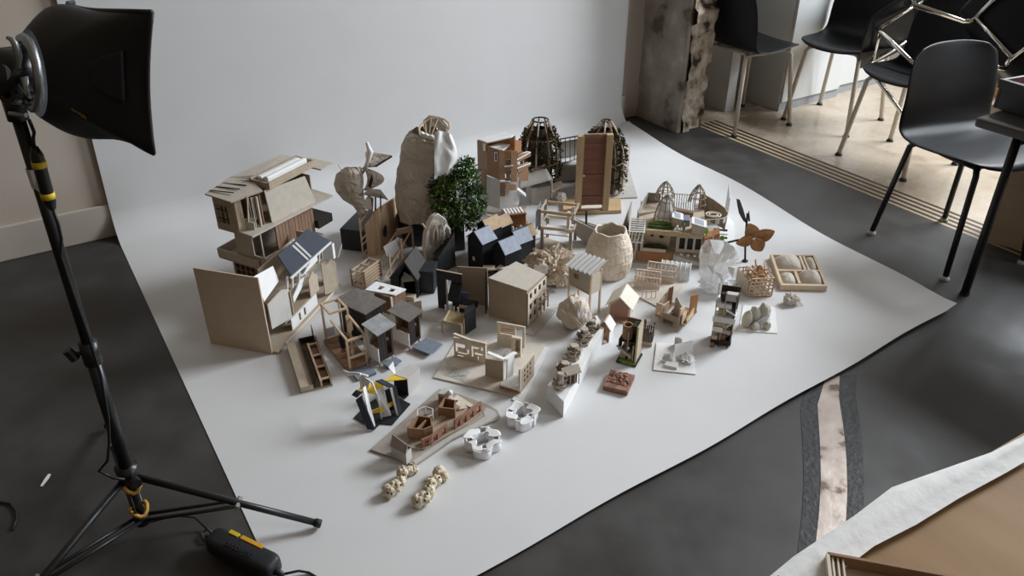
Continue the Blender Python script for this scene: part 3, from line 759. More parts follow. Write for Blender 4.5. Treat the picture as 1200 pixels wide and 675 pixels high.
m.tube([k*1+V((0,0,.082-k.z))+nn*.0045+n_*.02*math.cos(a)+V((0,0,.026*math.sin(a))) for a in [i*math.pi/8 for i in range(16)]], .002, 6, closed=True)
t.p('oval_hole_rim', m, browncard)
for gx, gy, top in ((426, 303, 256), (440, 290, 240)):
    p = vv(t, gx, gy, top); t.p('ladder_pole', MB().bar((p.x, p.y, 0), p, .006), strip)
m = MB(); a, b = vv(t, 426, 303, 256), vv(t, 440, 290, 240)
for z in (.02, .06, .085): m.bar(V((a.x, a.y, z)), V((b.x, b.y, z+.012)), .004)
m.bar(V((a.x, a.y, a.z-.02)), V((b.x, b.y, b.z-.01)), .005); t.p('rungs', m, strip)
t = T('timber_frame_model', 'thin timber frame model with a leaning grey panel behind the black gable model', 'model', (452, 322), (500, 296))
t.p('base_board', MB().slab([t.l(435, 325), t.l(460, 340), t.l(508, 300), t.l(480, 288)], (0, 0, .004)), lightgrey)
for gx, gy, top in ((472, 310, 280), (485, 297, 268), (458, 322, 297), (467, 300, 272)):
    p = vv(t, gx, gy, top); t.p('post', MB().bar((p.x, p.y, .004), p, .006), strip)
a, b = vv(t, 467, 300, 272), vv(t, 485, 297, 268)
t.p('box_beam', MB().bar(a, b, .012, .022), tan)
t.p('sloping_rail', MB().bar(t.l(450, 326, .01), b, .005).bar(t.l(430, 322, .02), a, .004), strip)
t.p('grey_panel', MB().plate([vv(t, 452, 316, 289), vv(t, 470, 308, 278), vv(t, 471, 310, 290), vv(t, 468, 312, 303), vv(t, 455, 318, 300)], .003), lightgrey)
t = T('plinth', 'wide black plinth block on the paper behind the curved plank wall', 'plinth', (401, 292), (440, 297))
hz = t.hp(401, 292, 268); dp_ = .19
t.p('block', MB().box(0, t.L, 0, dp_, 0, hz), blackbox, bevel=.002)
t = T('plinth', 'black plinth block under the tall wrinkled paper tower', 'plinth', (498, 288), (528, 283))
hz2 = t.hp(498, 288, 262)
t.p('block', MB().box(-.07, .1, -.0, .17, 0, hz2), blackbox, bevel=.002)
pl2 = t
# bag on poles, standing on the black plinth behind the plank wall
bz = hz+.004
t = T('paper_bag_model', 'wrinkled tan paper bag form on a pole above the wide black plinth', 'model', (424, 270), (445, 270), z=bz)
Yb = t.o.y
def bb(px, py, dy=0.): return t.mi @ at_y(px, py, Yb+dy)
m = MB(); m.tube([(0, 0, 0), bb(424, 235)], .008, 8); t.p('pole', m, parcel)
m = MB()
def bag(a, b):
    # a: top to bottom, b: round
    rows = [(196, 404, 423, .5), (203, 394, 425, .9), (215, 391, 426, 1.), (225, 394, 426, 1.), (234, 402, 427, .8), (241, 414, 428, .5), (252, 421, 429, .25)]
    i = a*(len(rows)-1); k = min(int(i), len(rows)-2); q = i-k
    r_ = [rows[k][j]*(1-q)+rows[k+1][j]*q for j in range(4)]
    th = 2*math.pi*b; c = (r_[1]+r_[2])/2; w = (r_[2]-r_[1])/2
    w *= 1+.06*noise.noise(V((a*6, math.cos(th)*2, math.sin(th)*2)))
    return bb(c+w*math.cos(th), r_[0]+1.5*noise.noise(V((b*7, a*5, 1))), math.sin(th)*.055*r_[3])
m.grid(bag, 24, 36); t.p('bag', m, parcel, smooth=True)
m = MB(); m.tube([bb(426, 243), bb(424, 225), bb(424, 205), bb(431, 190), bb(434, 178), bb(430, 167)], [.004, .005, .004, .008, .012, .006], 8)
m.tube([bb(397, 193), bb(400, 199), bb(424, 198), bb(432, 191)], .003, 6); t.p('white_seam', m, whitepaper, smooth=True)
m = MB(); m.grid(lambda a, b: bb(426+ (1-abs(a*2-1)**2)*20*math.sin(b*2.6+.2)*1.1+b*4, 197+a*26, -.02+.05*b), 10, 10)
t.p('side_flap', m, parcel, smooth=True, solid=.003)
t.p('dark_slot', MB().plate([bb(431, 218, -.045), bb(436, 203, -.045), bb(437, 212, -.045), bb(434, 221, -.045)], .002), darkwood)
t.p('wing', MB().plate([bb(427, 177, .08), bb(459, 182, .02), bb(441, 194, -.03), bb(430, 195, -.02)], .006), parcel)
t.p('wing_edge', MB().bar(bb(459, 183, .02), bb(440, 195, -.03), .006), darkwood)
m = MB().plate([bb(424, 228, -.05), bb(433, 221, -.02), bb(446, 222, .03), bb(455, 234, .03), bb(440, 226, -.03)], .005); t.p('eave', m, grey_card)
m = MB().bar(bb(440, 226, -.0), bb(440, 250, -.0), .006).bar(bb(446, 228, .0), bb(446, 248, .0), .005); t.p('eave_post', m, darkwood)
t.p('hood', MB().plate([bb(424, 240, -.02), bb(432, 229, .0), bb(438, 232, .02), bb(437, 248, .0), bb(428, 245, -.02)], .003), fade)
# ---- tall wrinkled paper tower
t = T('paper_tower_model', 'tall tower wrapped in wrinkled tan paper with an open timber frame at its top', 'model', (497, 262), (520, 262), z=hz2+.004)
Yb = t.o.y; Y_t = Yb+.05
rowsT = [(262, 470, 515), (252, 468, 519), (238, 467, 527), (220, 467, 531), (200, 469, 531), (185, 472, 529), (170, 474, 525), (160, 478, 520), (153, 484, 512)]
def tw(a, b):
    i = a*(len(rowsT)-1); k = min(int(i), len(rowsT)-2); q = i-k
    py, x0, x1 = [rowsT[k][j]*(1-q)+rowsT[k+1][j]*q for j in range(3)]
    th = 2*math.pi*b; p = at_y((x0+x1)/2, py, Y_t); w = (x1-x0)/2*.00385
    d = V((math.cos(th), math.sin(th), 0)); sq = (abs(d.x)**3+abs(d.y)**3)**(-1/3)
    fold = abs(noise.noise(V((d.x*4.5, d.y*4.5, a*1.6))))
    w *= .93+.06*noise.noise(V((d.x*2.2, d.y*2.2, a*3)))+.22*fold-.12*abs(noise.noise(V((d.x*9, d.y*9, a*6+2))))
    return t.mi @ (V((p.x, Y_t, p.z)) + V((d.x*w*sq, d.y*min(w, .08)*.85*sq, .01*noise.noise(V((d.x*4, d.y*4, a*5))))))
m = MB().grid(tw, 60, 120); 
zb = min(p.z for p in m.v)
for p in m.v: p.z -= zb*(1-min(1, max(0, p.z/.2)))
t.p('paper_wrap', m, crumple(mat('wrinkled_greige_paper', (.62, .56, .49), .75, .06, 14, .5, bscale=30), 16., .035), smooth=True)
def tt(px, py, dy=0.): return t.mi @ at_y(px, py, Yb+.05+dy)
m = MB()
def drape(a, b):
    px = 509+20*b+7*math.sin(a*3.)*b; py = 158+48*a+8*(1-b)*(a-.4)-10*b*(1-b)
    return tt(px, py, -.10-.0*b+.045*b*b+.012*noise.noise(V((a*4, b*4, 3)))-.008*math.sin(b*9+a*2))
m.grid(drape, 18, 12); m2 = MB()
m.grid(lambda a, b: tt(492+15*a+2*b, 153+9*b+6*a, -.075-.01*math.sin(b*6)+.01*noise.noise(V((a*5, b*5, 9)))), 10, 8)
t.p('white_paper_drape', m, whitepaper, smooth=True)
hoop = [tt(509+18*math.cos(k*.524)+3*math.sin(k*.524), 151-13*math.sin(k*.524), -.02+.05*math.sin(k*.524)) for k in range(12)]
m = MB().tube(hoop, .004, 6, closed=True)
for px, py, qx, qy in ((498, 141, 500, 156), (505, 138, 503, 160), (513, 139, 505, 160), (519, 143, 507, 163), (524, 153, 509, 166), (496, 148, 503, 162)):
    m.bar(tt(px, py, .02), tt(qx, qy, -.03), .004)
t.p('timber_crown', m, strip)
t.p('crown_board', MB().plate([tt(503, 137, .03), tt(514, 139, .02), tt(525, 152, -.01), tt(527, 160, -.03), tt(520, 166, -.06), tt(515, 150, .0)], .004).plate([tt(496, 141, .03), tt(503, 137, .03), tt(505, 146, .03), tt(498, 156, .03)], .004).plate([tt(496, 141, .05), tt(503, 135, .06), tt(516, 137, .06), tt(526, 150, .05), tt(522, 164, .05), tt(498, 160, .05)], .003), fade)
t.p('dark_board', MB().plate([tt(509, 165, -.07), tt(519, 164, -.07), tt(513, 170, -.08)], .003), darkwood)
# ---- small tree in its block
t = T('model_tree', 'bushy green model tree in a dark grey block before the paper tower', 'tree', (537, 294), (549, 292))
hh = t.hp(537, 294, 262)
t.p('planter_block', MB().box(-.03, .03, -.0, .06, 0, hh), mat('dark_grey_block', (.05, .052, .053), .55, .12, 30), bevel=.002)
Yt = t.o.y+.03
def tr(px, py, dy=0.): return t.mi @ at_y(px, py, Yt+dy)
m = MB().tube([(0, .03, hh), tr(534, 245), tr(533, 225)], [.009, .007, .005], 8)
for k in range(7): m.tube([tr(534, 250-k*5), tr(513+rnd.random()*48, 210+rnd.random()*45, rnd.uniform(-.08, .08))], [.004, .0015], 5)
t.p('branches', m, mat('bark', (.07, .05, .03), .8, .3, 30), smooth=True)
lm = ramp_mat('tree_leaves', [(.3, (.012, .034, .012)), (.46, (.05, .11, .03)), (.6, (.14, .24, .05)), (.75, (.28, .4, .1))], rough=.65, scale=16, bump=0.)
m = MB()
cl = [(533, 228, .0, 26), (520, 215, .0, 15), (515, 235, .0, 13), (548, 212, .02, 15), (555, 232, -.02, 14), (540, 250, -.02, 16), (528, 202, .02, 13), (546, 196, .02, 10), (525, 252, -.02, 14), (560, 245, .0, 9), (511, 222, 0, 9), (552, 260, -.02, 9)]
for cx_, cy_, dy_, rr_ in cl:
    c = tr(cx_, cy_, dy_); q = rr_*.0038
    for k in range(int(rr_*34)):
        d = V((rnd.gauss(0,1), rnd.gauss(0,1), rnd.gauss(0,1))).normalized(); p = c+d*q*(.25+.8*rnd.random()**.7)
        a = (d+V((rnd.gauss(0,.5), rnd.gauss(0,.5), rnd.gauss(0,.5)+.3))).normalized(); b = a.cross(V((rnd.random(), rnd.random(), 1))).normalized()
        s_ = rnd.uniform(.010, .019); m.add([p, p+a*s_*.5+b*s_*.3, p+a*s_*1.1, p+a*s_*.5-b*s_*.3], [(0,1,2,3)])
tag(t.p('foliage', m, lm), kind='stuff')
# ---- plaster arch on a dark wedge
t = T('plinth', 'dark charcoal plinth with a sloping top carrying the small plaster arch', 'plinth', (514, 322), (533, 312))
Yp = t.o.y
p = [t.l(514, 322), t.l(534, 312), t.l(533, 296), t.l(508, 306)]
m = MB().prism([(q.x, q.y) for q in p], 0, [t.hp(514, 322, 303), t.hp(534, 312, 274), t.hp(534, 296, 268), t.hp(508, 306, 296)])
t.p('block', m, mat('charcoal_plinth', (.035, .038, .04), .6, .15, 40), bevel=.002)
t = T('plaster_arch_model', 'off white plaster shell arch with two niches leaning on the charcoal wedge plinth', 'model', (505, 310), (530, 296))
Ya = t.o.y
def ar(px, py, dy=0.): return t.mi @ at_y(px, py, Ya+dy)
outl = [(501, 306), (498, 292), (499, 276), (503, 262), (508, 254), (513, 251), (518, 254), (523, 261), (526, 270), (528, 280), (526, 284), (509, 302), (511, 306), (506, 308)]
m = MB().slab([ar(x, y, (x-500)*.0022) for x, y in outl], (.004, .022, 0))
t.p('shell', m, plaster, bevel=.003)
m = MB()
for x0, x1, y0, y1 in ((508, 513, 262, 285), (516, 520, 262, 281)):
    m.tube([ar(x0, y1, .0), ar(x0, (y0+y1)/2, .0), ar((x0+x1)/2, y0-2, -.004), ar(x1, (y0+y1)/2, .0), ar(x1, y1-2, .0)], .0035, 7)
m.tube([ar(501, 306, -.004), ar(498, 292, -.006), ar(500, 272, -.006), ar(506, 257, -.004), ar(513, 251, .002), ar(521, 257, .03), ar(527, 272, .05)], .0045, 8)
t.p('niche_ribs', m, plaster, smooth=True)
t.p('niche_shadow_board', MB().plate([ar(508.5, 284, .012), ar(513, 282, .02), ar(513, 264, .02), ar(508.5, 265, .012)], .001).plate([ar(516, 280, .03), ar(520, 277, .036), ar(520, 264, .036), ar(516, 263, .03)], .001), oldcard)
t.p('small_arch', MB().tube([ar(519, 285, .01), ar(519, 270, .01), ar(522.5, 264, .02), ar(526, 268, .03), ar(527, 280, .04)], .006, 8), plaster, smooth=True)
t.p('sloping_foot', MB().bar(ar(509, 301, -.004), ar(528, 279, .045), .01, .008), plaster, bevel=.002)
t.p('peg', MB().cyl(ar(499, 268, -.01), ar(495, 262, -.03), .004, 8), strip)
# ---- black plinth and black gable in front
t = T('plinth', 'black cube plinth standing between the black gable model and the charcoal wedge plinth', 'plinth', (492, 343), (509, 344))
hz3 = t.hp(492, 343, 318); t.p('block', MB().box(0, t.L, 0, .085, 0, hz3), blackbox, bevel=.0015)
t = T('gable_model', 'black card gable house model with a charcoal roof beside the black cube plinth', 'model', (459, 345), (490, 349))
w = t.L; h0 = t.hp(459, 345, 326); hp_ = t.hp(477, 347, 306); dd = .12
g = [(0, 0, .0), (w, 0, .0), (w, 0, h0*1.1), (w*.6, 0, hp_), (0, 0, h0)]
inn = [(w*.32, 0, .012), (w*.92, 0, .012), (w*.92, 0, h0*.95), (w*.6, 0, hp_-.014), (w*.32, 0, h0*1.15)]
m = MB(); n_ = 5
m.add([V(p) for p in g]+[V(p) for p in inn], [(i, (i+1)%n_, (i+1)%n_+n_, i+n_) for i in range(n_)])
m.slab([(0, .003, 0), (w, .003, 0), (w, .003, .004), (0, .003, .004)], (0, dd, 0))
m.slab([(0, .003, 0), (.003, .003, 0), (.003, .003, h0), (0, .003, h0)], (0, dd, 0)); m.slab([(w-.003, .003, 0), (w, .003, 0), (w, .003, h0*1.1), (w-.003, .003, h0*1.1)], (0, dd, 0))
m.slab([(.003, dd, .004), (w-.003, dd, .004), (w-.003, dd, h0*1.05), (w*.6, dd, hp_-.006), (.003, dd, h0)], (0, .003, 0))
t.p('black_shell', m, black)
t.p('roof', MB().plate([(-.004, -.004, h0+.001), (w*.6, -.004, hp_+.002), (w*.6, dd, hp_+.002), (-.004, dd, h0+.001)], -.004).plate([(w*.6, -.004, hp_+.002), (w+.004, -.004, h0*1.1), (w+.004, dd, h0*1.1), (w*.6, dd, hp_+.002)], -.004), mat('charcoal_roof_card', (.05, .047, .043), .8, .15, 60))
t.p('white_stair', MB().plate([(w*.34, .02, .045), (w*.9, .04, .05), (w*.34, .05, .075)], .003).plate([(w*.25, .03, .01), (w*.4, .03, .01), (w*.36, .03, .07), (w*.3, .03, .06)], .003), white)
t.p('timber_deck', MB().box(.02, w*.95, -.03, -.004, 0, .018), tan)
# ================================================================ models, left front
# ---- slatted box
t = T('slatted_box_model', 'small pine strip box model with open slatted sides in front of the plank wall', 'model', (427, 339), (447, 324))
w = t.L; d0 = .055; hh = t.hp(427, 339, 320)
m = MB()
for k in range(6):
    z = .006+k*hh/5.6
    m.box(0, w, -.002, .004, z, z+.006)
    if k < 5: m.box(0, w, .004, .009, z+.009, z+.013)
t.p('front_slats', m, strip)
m = MB()
for k in range(4):
    z = .006+k*hh/3.7; m.box(0, w, d0-.004, d0, z, z+.006)
t.p('rear_slats', m, strip)
m = MB()
for x in (.0, w*.5, w-.005):
    m.box(x, x+.005, .004, d0-.004, hh-.006, hh).box(x, x+.005, .004, d0-.004, .006, .012)
m.box(w*.5, w*.5+.005, .004, d0-.004, hh*.45, hh*.45+.005).box(-.001, .004, .004, d0-.004, hh*.42, hh*.42+.006); t.p('cross_strips', m, strip)
for x, y in ((0, d0), (w-.005, d0), (0, -.006), (w-.005, -.006)): t.p('corner_post', MB().box(x, x+.005, y, y+.005, 0, hh+.004), brownwood)
for k in range(3): t.p('inner_block', MB().box(.004+w*.3*k, w*.3*k+.02, .02, .036, .0, .03+.01*(k%2)), tan)
# ---- open timber frame shed
t = T('frame_shed_model', 'open pine frame shed model with a brown deck and two small figures', 'model', (410, 436), (432, 428))
w = t.L; D_ = (t.l(388, 399)-V((0,0,0))).y; D_ = max(.1, D_); hf = t.hp(410, 436, 400); hbk = t.hp(388, 399, 355); ps = .0065
m = MB()
for k in range(6): m.box(-.008, w+.008, D_*k/6, D_*(k+.93)/6, .008, .013)
t.p('deck', m, mat('warm_deck_wood', (.27, .15, .085), .6, .3, 30))
t.p('deck_step', MB().box(.0, w, -.06, -.01, 0, .009), bluegrey)
for x in (0, w-ps):
    t.p('front_post', MB().box(x, x+ps, 0, ps, .0, hf), strip); t.p('rear_post', MB().box(x, x+ps, D_-ps, D_, .0, hbk), strip)
    t.p('rafter', MB().bar((x+ps/2, .0, hf+.003), (x+ps/2, D_*.62, hbk*.86), ps), strip)
    t.p('top_plate', MB().box(x, x+ps, D_*.62, D_, hbk, hbk+ps), strip)
t.p('mid_post', MB().box(w-ps, w, D_*.6, D_*.6+ps, .0, hbk), strip)
m = MB().box(ps, w-ps, 0, ps, hf-ps, hf); t.p('front_beam', m, strip); t.p('middle_rail', MB().box(ps, w-ps, 0, ps, hf*.4, hf*.4+ps), strip)
m = MB().box(ps, w-ps, D_-ps, D_, hbk, hbk+ps); t.p('rear_beam', m, strip); t.p('upper_beam', MB().box(ps, w-ps, D_*.62, D_*.62+ps, hbk, hbk+ps), strip)
m = MB()
for k in range(4): m.box(w*.7+.004*k, w*.7+.004*k+.012, D_*.5+.004*k, D_*.5+.004*k+.004, hbk*.5, hbk*.95-.012*k)
t.p('splayed_slats', m, strip)
t.p('pale_infill', MB().box(ps, w*.55, D_-.004, D_-.001, .02, hbk*.35), lightgrey)
def manikin(t, x, y, z, h, m1, m2):
    m = MB().lathe((x, y, z), [(0, 0), (h*.14, .001), (h*.16, h*.3), (h*.2, h*.55), (h*.17, h*.75), (h*.06, h*.82), (h*.1, h*.9), (h*.07, h*.99), (0, h)], 12)
    o = t.p('scale_figure', m, m1, smooth=True)
    t.p('scale_figure_legs', MB().cyl((x-h*.06, y, z-h*.3), (x-h*.06, y, z), h*.06, 8).cyl((x+h*.06, y, z-h*.3), (x+h*.06, y, z), h*.06, 8), m2, o)
manikin(t, w*.28, D_*.42, .04, .06, black, terracotta)
manikin(t, w*.5, D_*.22, .025, .03, white, white)
# ---- dark slatted shed with lean-to roof
t = T('shed_model', 'dark slatted shed model with a grey felt lean-to roof behind the open timber frame', 'model', (432, 402), (451, 390))
w = t.L; D_ = .115; hN = t.hp(432, 402, 368); hR = t.hp(451, 390, 354)
m = MB()
for k in range(9): m.slab([(w*k/9, 0, .05), (w*(k+.86)/9, 0, .05), (w*(k+.86)/9, 0, hN+.004), (w*k/9, 0, hN+.004)], (0, .004, 0))
t.p('dark_boards', m, darkwood)
t.p('roof', MB().plate([(-.012, -.012, hN+.006), (w+.008, -.012, hN+.008), (w+.004, D_+.01, hN+.012), (-.012, D_+.03, hN+.004)], .005), greyroof)
m = MB()
for k in range(8): m.slab([(0, .005+D_*k/8, .0), (0, .005+D_*(k+.86)/8, .0), (0, .005+D_*(k+.86)/8, hN), (0, .005+D_*k/8, hN)], (-.003, 0, 0))
t.p('side_boards', m, darkwood); t.p('rear_wall', MB().box(0.004, w, D_, D_+.004, 0, hN), tan)
for x, y in ((0.001, .0045), (w-.007, .0045), (w-.007, D_-.008)): t.p('corner_post', MB().box(x, x+.006, y, y+.006, 0, hN), strip)
t.p('floor', MB().box(.006, w-.006, .012, D_-.01, .05, .055), tan); t.p('white_panel', MB().box(.001, w*.6, -.001, .0, .0, .05), white)
# ---- kiosks on legs
def kiosk(label, pF, pR, top_row, depth, roofm, ramp):
    t = T('kiosk_model', label, 'model', pF, pR); w = t.L; h = t.hp(*pF, top_row); z0 = .022; d = depth
    m = MB(); n = 7
    for k in range(n):
        x0, x1 = w*k/n, w*(k+.88)/n
        if 3 < k < 6: m.box(x0, x1, 0, .003, z0, z0+.012); m.box(x0, x1, 0, .003, h*.86, h*.92); continue
        m.box(x0, x1, 0, .003, z0, h*.93)
    t.p('dark_front', m, darkwood)
    t.p('side_wall_lower', MB().box(-.003, 0, 0, d, z0, z0+(h-z0)*.45), white); t.p('side_wall_rear', MB().box(-.003, 0, d*.72, d, z0+(h-z0)*.45, h*.95), white)
    t.p('floor', MB().box(0, w, .003, d, z0-.004, z0), orangecard); t.p('bench', MB().box(.003, w*.6, .01, d*.9, z0+(h-z0)*.3, z0+(h-z0)*.34), orangecard)
    t.p('rear_wall', MB().box(0, w, d, d+.003, z0, h*.98), oldcard); t.p('far_wall', MB().box(w-.003, w, .004, d, z0, h*.95), browncard)
    t.p('lantern', MB().blob((w*.7, .012, h*.62), .008, 6, .1), browncard, smooth=True)
    t.p('roof', MB().plate([(-.008, -.01, h*.93), (w+.008, -.01, h*.96), (w+.008, d+.006, h*1.04), (-.008, d+.006, h*1.01)], .004), roofm)
    for x, y in ((.002, .004), (w-.006, .004), (.002, d-.006), (w-.006, d-.006)): t.p('leg', MB().box(x, x+.005, y, y+.005, 0, z0-.004), tan)
    for k in range(2):
        a, b = (.0+ramp[0]*k/2, ramp[0]*(k+.94)/2); t.p('ramp_slab', MB().box(w*.12+a, w*.12+b, -ramp[1], -.004, z0-.012-.003*k, z0-.006-.003*k), bluegrey)
    t.p('ramp_bearer', MB().box(w*.2, w*.8, -ramp[1]*.8, -ramp[1]*.7, 0, z0-.016), darkwood)
    return t
feltlight = mat('pale_grey_felt', (.33, .34, .35), .75, .2, 60, .1)
kiosk('small dark kiosk model with a pale grey roof and two slate steps', (446, 431), (463, 421), 389, .06, feltlight, (.055, .035))
kiosk('small dark kiosk model with a grey felt roof and a long grey ramp', (481, 412), (494, 402), 373, .075, greyroof, (.075, .075))
# ---- brown house with a white perforated roof
t = T('perforated_roof_model', 'brown plank house model under a flat white roof with two square openings', 'model', (461, 384), (478, 375))
w = t.L; h = t.hp(461, 384, 348); D_ = .07
q = [t.l(428, 341, h), t.l(463, 347, h), t.l(476, 340, h), t.l(441, 331, h)]
m = MB(); c = lambda a, b: (q[0].lerp(q[1], a)).lerp(q[3].lerp(q[2], a), b)
xs = [0, .24, .42, .62, .80, 1]; ys = [0, .3, .68, 1]
for i in range(5):
    for j in range(3):
        if i in (1, 3) and j == 1: continue
        m.slab([c(xs[i], ys[j]), c(xs[i+1], ys[j]), c(xs[i+1], ys[j+1]), c(xs[i], ys[j+1])], (0, 0, .005))
t.p('white_roof', m, mat('bright_white_card', (.86, .86, .86), .6, .02, 20))
t.p('dark_ceiling', MB().slab([c(.2, .26)-V((0,0,.012)), c(.85, .26)-V((0,0,.012)), c(.85, .72)-V((0,0,.012)), c(.2, .72)-V((0,0,.012))], (0, 0, .004)), browncard)
m = MB()
for k in range(7): m.box(w*k/7, w*(k+.92)/7, 0, .004, h*.35, h-.001)
t.p('plank_front', m, brownwood)
p0 = q[0].lerp(q[1], .3); m = MB()
for k in range(5):
    a = V((0, 0, 0)).lerp(V((p0.x, p0.y, 0)), (k+.05)/5); b = V((0,0,0)).lerp(V((p0.x, p0.y, 0)), (k+.95)/5); m.wall((a.x, a.y), (b.x, b.y), h*.42, h-.001, t=.004)
t.p('plank_side', m, brownwood)
t.p('white_partition', MB().wall((-.002, -.004), (p0.x*.7, p0.y*.7-.004), .0, h*.4, t=.003), white)
t.p('corner_post', MB().box(-.003, .004, -.005, .0, 0, h), cream)
t.p('kraft_fence', MB().wall((.01, .03), (w+.05, -.02+.0), 0, h*.55, h*.52, t=.004), kraft)
t.p('base_board', MB().box(-.05, w+.05, .045, .15, 0, .004), kraft)
# ---- tray planter
t = T('planter_tray_model', 'flat kraft tray model with a dark trough beside the open pine frame shed', 'model', (353, 461), (390, 452))
w = t.L; D_ = (t.l(345, 407)).y
t.p('base_board', MB().box(0, w, 0, D_, 0, .006), kraft); t.p('raised_board', MB().box(0, w*.4, 0, D_, .006, .022), tan)
for a, b in (((w*.42, 0), (w*.42, D_)), ((w*.42, D_), (w*.95, D_)), ((w*.98, .0), (w*.98, D_))): t.p('trough_side', MB().wall(a, b, .006, .03, t=.003), darkwood if a[0] < w*.5 else brownwood)
t.p('soil_bed', MB().box(w*.43, w*.97, .0, D_*.98, .006, .012), mat('dark_soil', (.075, .055, .025), .9, .4, 60, .4))
m = MB()
for k in range(4):
    y = D_*(.05+.26*k); m.bar((w*.66, y, .026), (w*.97, y, .026), .005)
for z in (.026,): m.bar((w*.66, .0, z), (w*.66, D_*.86, z), .006).bar((w*.97, 0, z), (w*.97, D_*.86, z), .006)
m.bar((w*.66, .002, .008), (w*.66, .002, .026), .005).bar((w*.97, .002, .008), (w*.97, .002, .026), .005)
t.p('compartment_frame', m, strip)
for k in range(3): t.p('compartment_floor', MB().box(w*.68, w*.95, D_*(.07+.26*k), D_*(.27+.26*k), .0125, .017), redwood)
t.p('fin', MB().wall((w*.93, D_), (w*.93, D_*1.12), 0, .05, .055, t=.002), darkwood)
# ---- black, white and yellow card model
t = T('black_yellow_model', 'black, white and yellow card pavilion model with spiky black base near the site model', 'model', (438, 503), (478, 478))
hT = t.hp(438, 503, 464)
base_ = [t.l(415, 490), t.l(438, 504), t.l(446, 497), t.l(460, 498), t.l(481, 474), t.l(470, 468), t.l(452, 462), t.l(430, 474)]
t.p('black_base', MB().prism([(p.x, p.y) for p in base_], 0, .003), black)
m = MB(); 
A0 = vv(t, 433, 501, 466); A1 = vv(t, 441, 503, 462)
def blade(m, p0, p1, th=.012): m.bar(p0, p1, th, .004)
t.p('black_blade', MB().plate([t.l(431, 502, .003), t.l(440, 503, .003), vv(t, 428, 497, 463), vv(t, 421, 495, 468)], .004), navy)
t.p('black_cap', MB().plate([vv(t, 428, 497, 460), vv(t, 421, 492, 466), vv(t, 415, 488, 463), vv(t, 421, 489, 457)], .004), black)
t.p('white_fin', MB().plate([t.l(440, 499, .003), t.l(436, 502, .003), vv(t, 430, 494, 455), vv(t, 433, 490, 452)], .002).plate([vv(t, 425, 492, 480), t.l(430, 500, .003), t.l(428, 499, .003)], .002), white)
t.p('yellow_roof', MB().plate([vv(t, 423, 488, 457), vv(t, 442, 486, 463), vv(t, 453, 480, 452), vv(t, 443, 478, 448), vv(t, 428, 483, 453)], .002), yellow)
t.p('yellow_strip', MB().plate([vv(t, 424, 492, 486), vv(t, 447, 492, 483), vv(t, 463, 485, 474), vv(t, 463, 485, 470), vv(t, 446, 491, 479)], .002).plate([vv(t, 451, 489, 477), vv(t, 454, 488, 477), t.l(452, 489, .004)], .002), yellow)
t.p('white_leaf', MB().plate([vv(t, 428, 482, 441), vv(t, 438, 484, 446), vv(t, 434, 484, 458), vv(t, 428, 484, 462)], .002).plate([vv(t, 442, 488, 460), vv(t, 452, 484, 453), t.l(458, 487, .02), t.l(448, 489, .006)], .002), white)
a = MB()
pts = [vv(t, 407, 470, 434), vv(t, 413, 474, 438), vv(t, 424, 480, 438), vv(t, 436, 484, 441)]
t.p('white_spar', MB().tube(pts, [.003, .006, .005, .004], 8), white, smooth=True)
m = MB(); m.tube([vv(t, 427, 482, 437), vv(t, 427, 484, 455), vv(t, 429, 494, 470), t.l(432, 500, .01)], .0028, 8); m.tube([vv(t, 430, 482, 441), vv(t, 440, 486, 448), vv(t, 445, 489, 463), vv(t, 447, 490, 476), t.l(447, 491, .004)], .0028, 8)
t.p('white_ribs', m, white, smooth=True)
t.p('black_arch_top', MB().plate([vv(t, 444, 482, 446), vv(t, 451, 478, 444), vv(t, 466, 484, 452), vv(t, 463, 487, 455)], .004), navy)
t.p('black_arch_leg', MB().plate([vv(t, 463, 487, 455), vv(t, 467, 484, 452), t.l(471, 482, .003), t.l(467, 487, .003)], .004), black)
t.p('white_arch_face', MB().plate([vv(t, 460, 488, 455), vv(t, 463, 487, 455), t.l(467, 487, .003), t.l(465, 487, .003)], .002), white)
t.p('inner_wall', MB().plate([vv(t, 446, 482, 462), vv(t, 460, 480, 455), t.l(462, 480, .003), t.l(448, 484, .003)], .003), black)
# ---- white box with a yellow lid
t = T('box_model', 'small pale grey box model with a yellow flap beside the black and yellow pavilion', 'model', (479, 463), (493, 449))
h = t.hp(479, 463, 444); D_ = .05
t.p('box_body', MB().prism([(0, 0), (t.L, .0), (t.L, D_*.8), (0, D_)], 0, [h, h*.96, h*.96, h]), lightgrey)
t.p('black_face', MB().box(-.003, -.0005, .0, D_, 0, h*.95), black)
t.p('black_skirt', MB().slab([V((-.001, -.001, 0)), t.l(474, 468), t.l(463, 461), V((-.004, D_, 0))], (0, 0, .002)), black)
t.p('yellow_flap', MB().plate([(-.004, .002, h*.98), (-.004, D_, h*.98), (-.05, D_*1.15, h*1.03)], .002), yellow)
t.p('white_flap', MB().plate([(.0, D_+.001, h), (.01, D_+.002, h), (.016, D_+.012, h*1.55), (-.012, D_+.01, h*1.5)], .002), white)
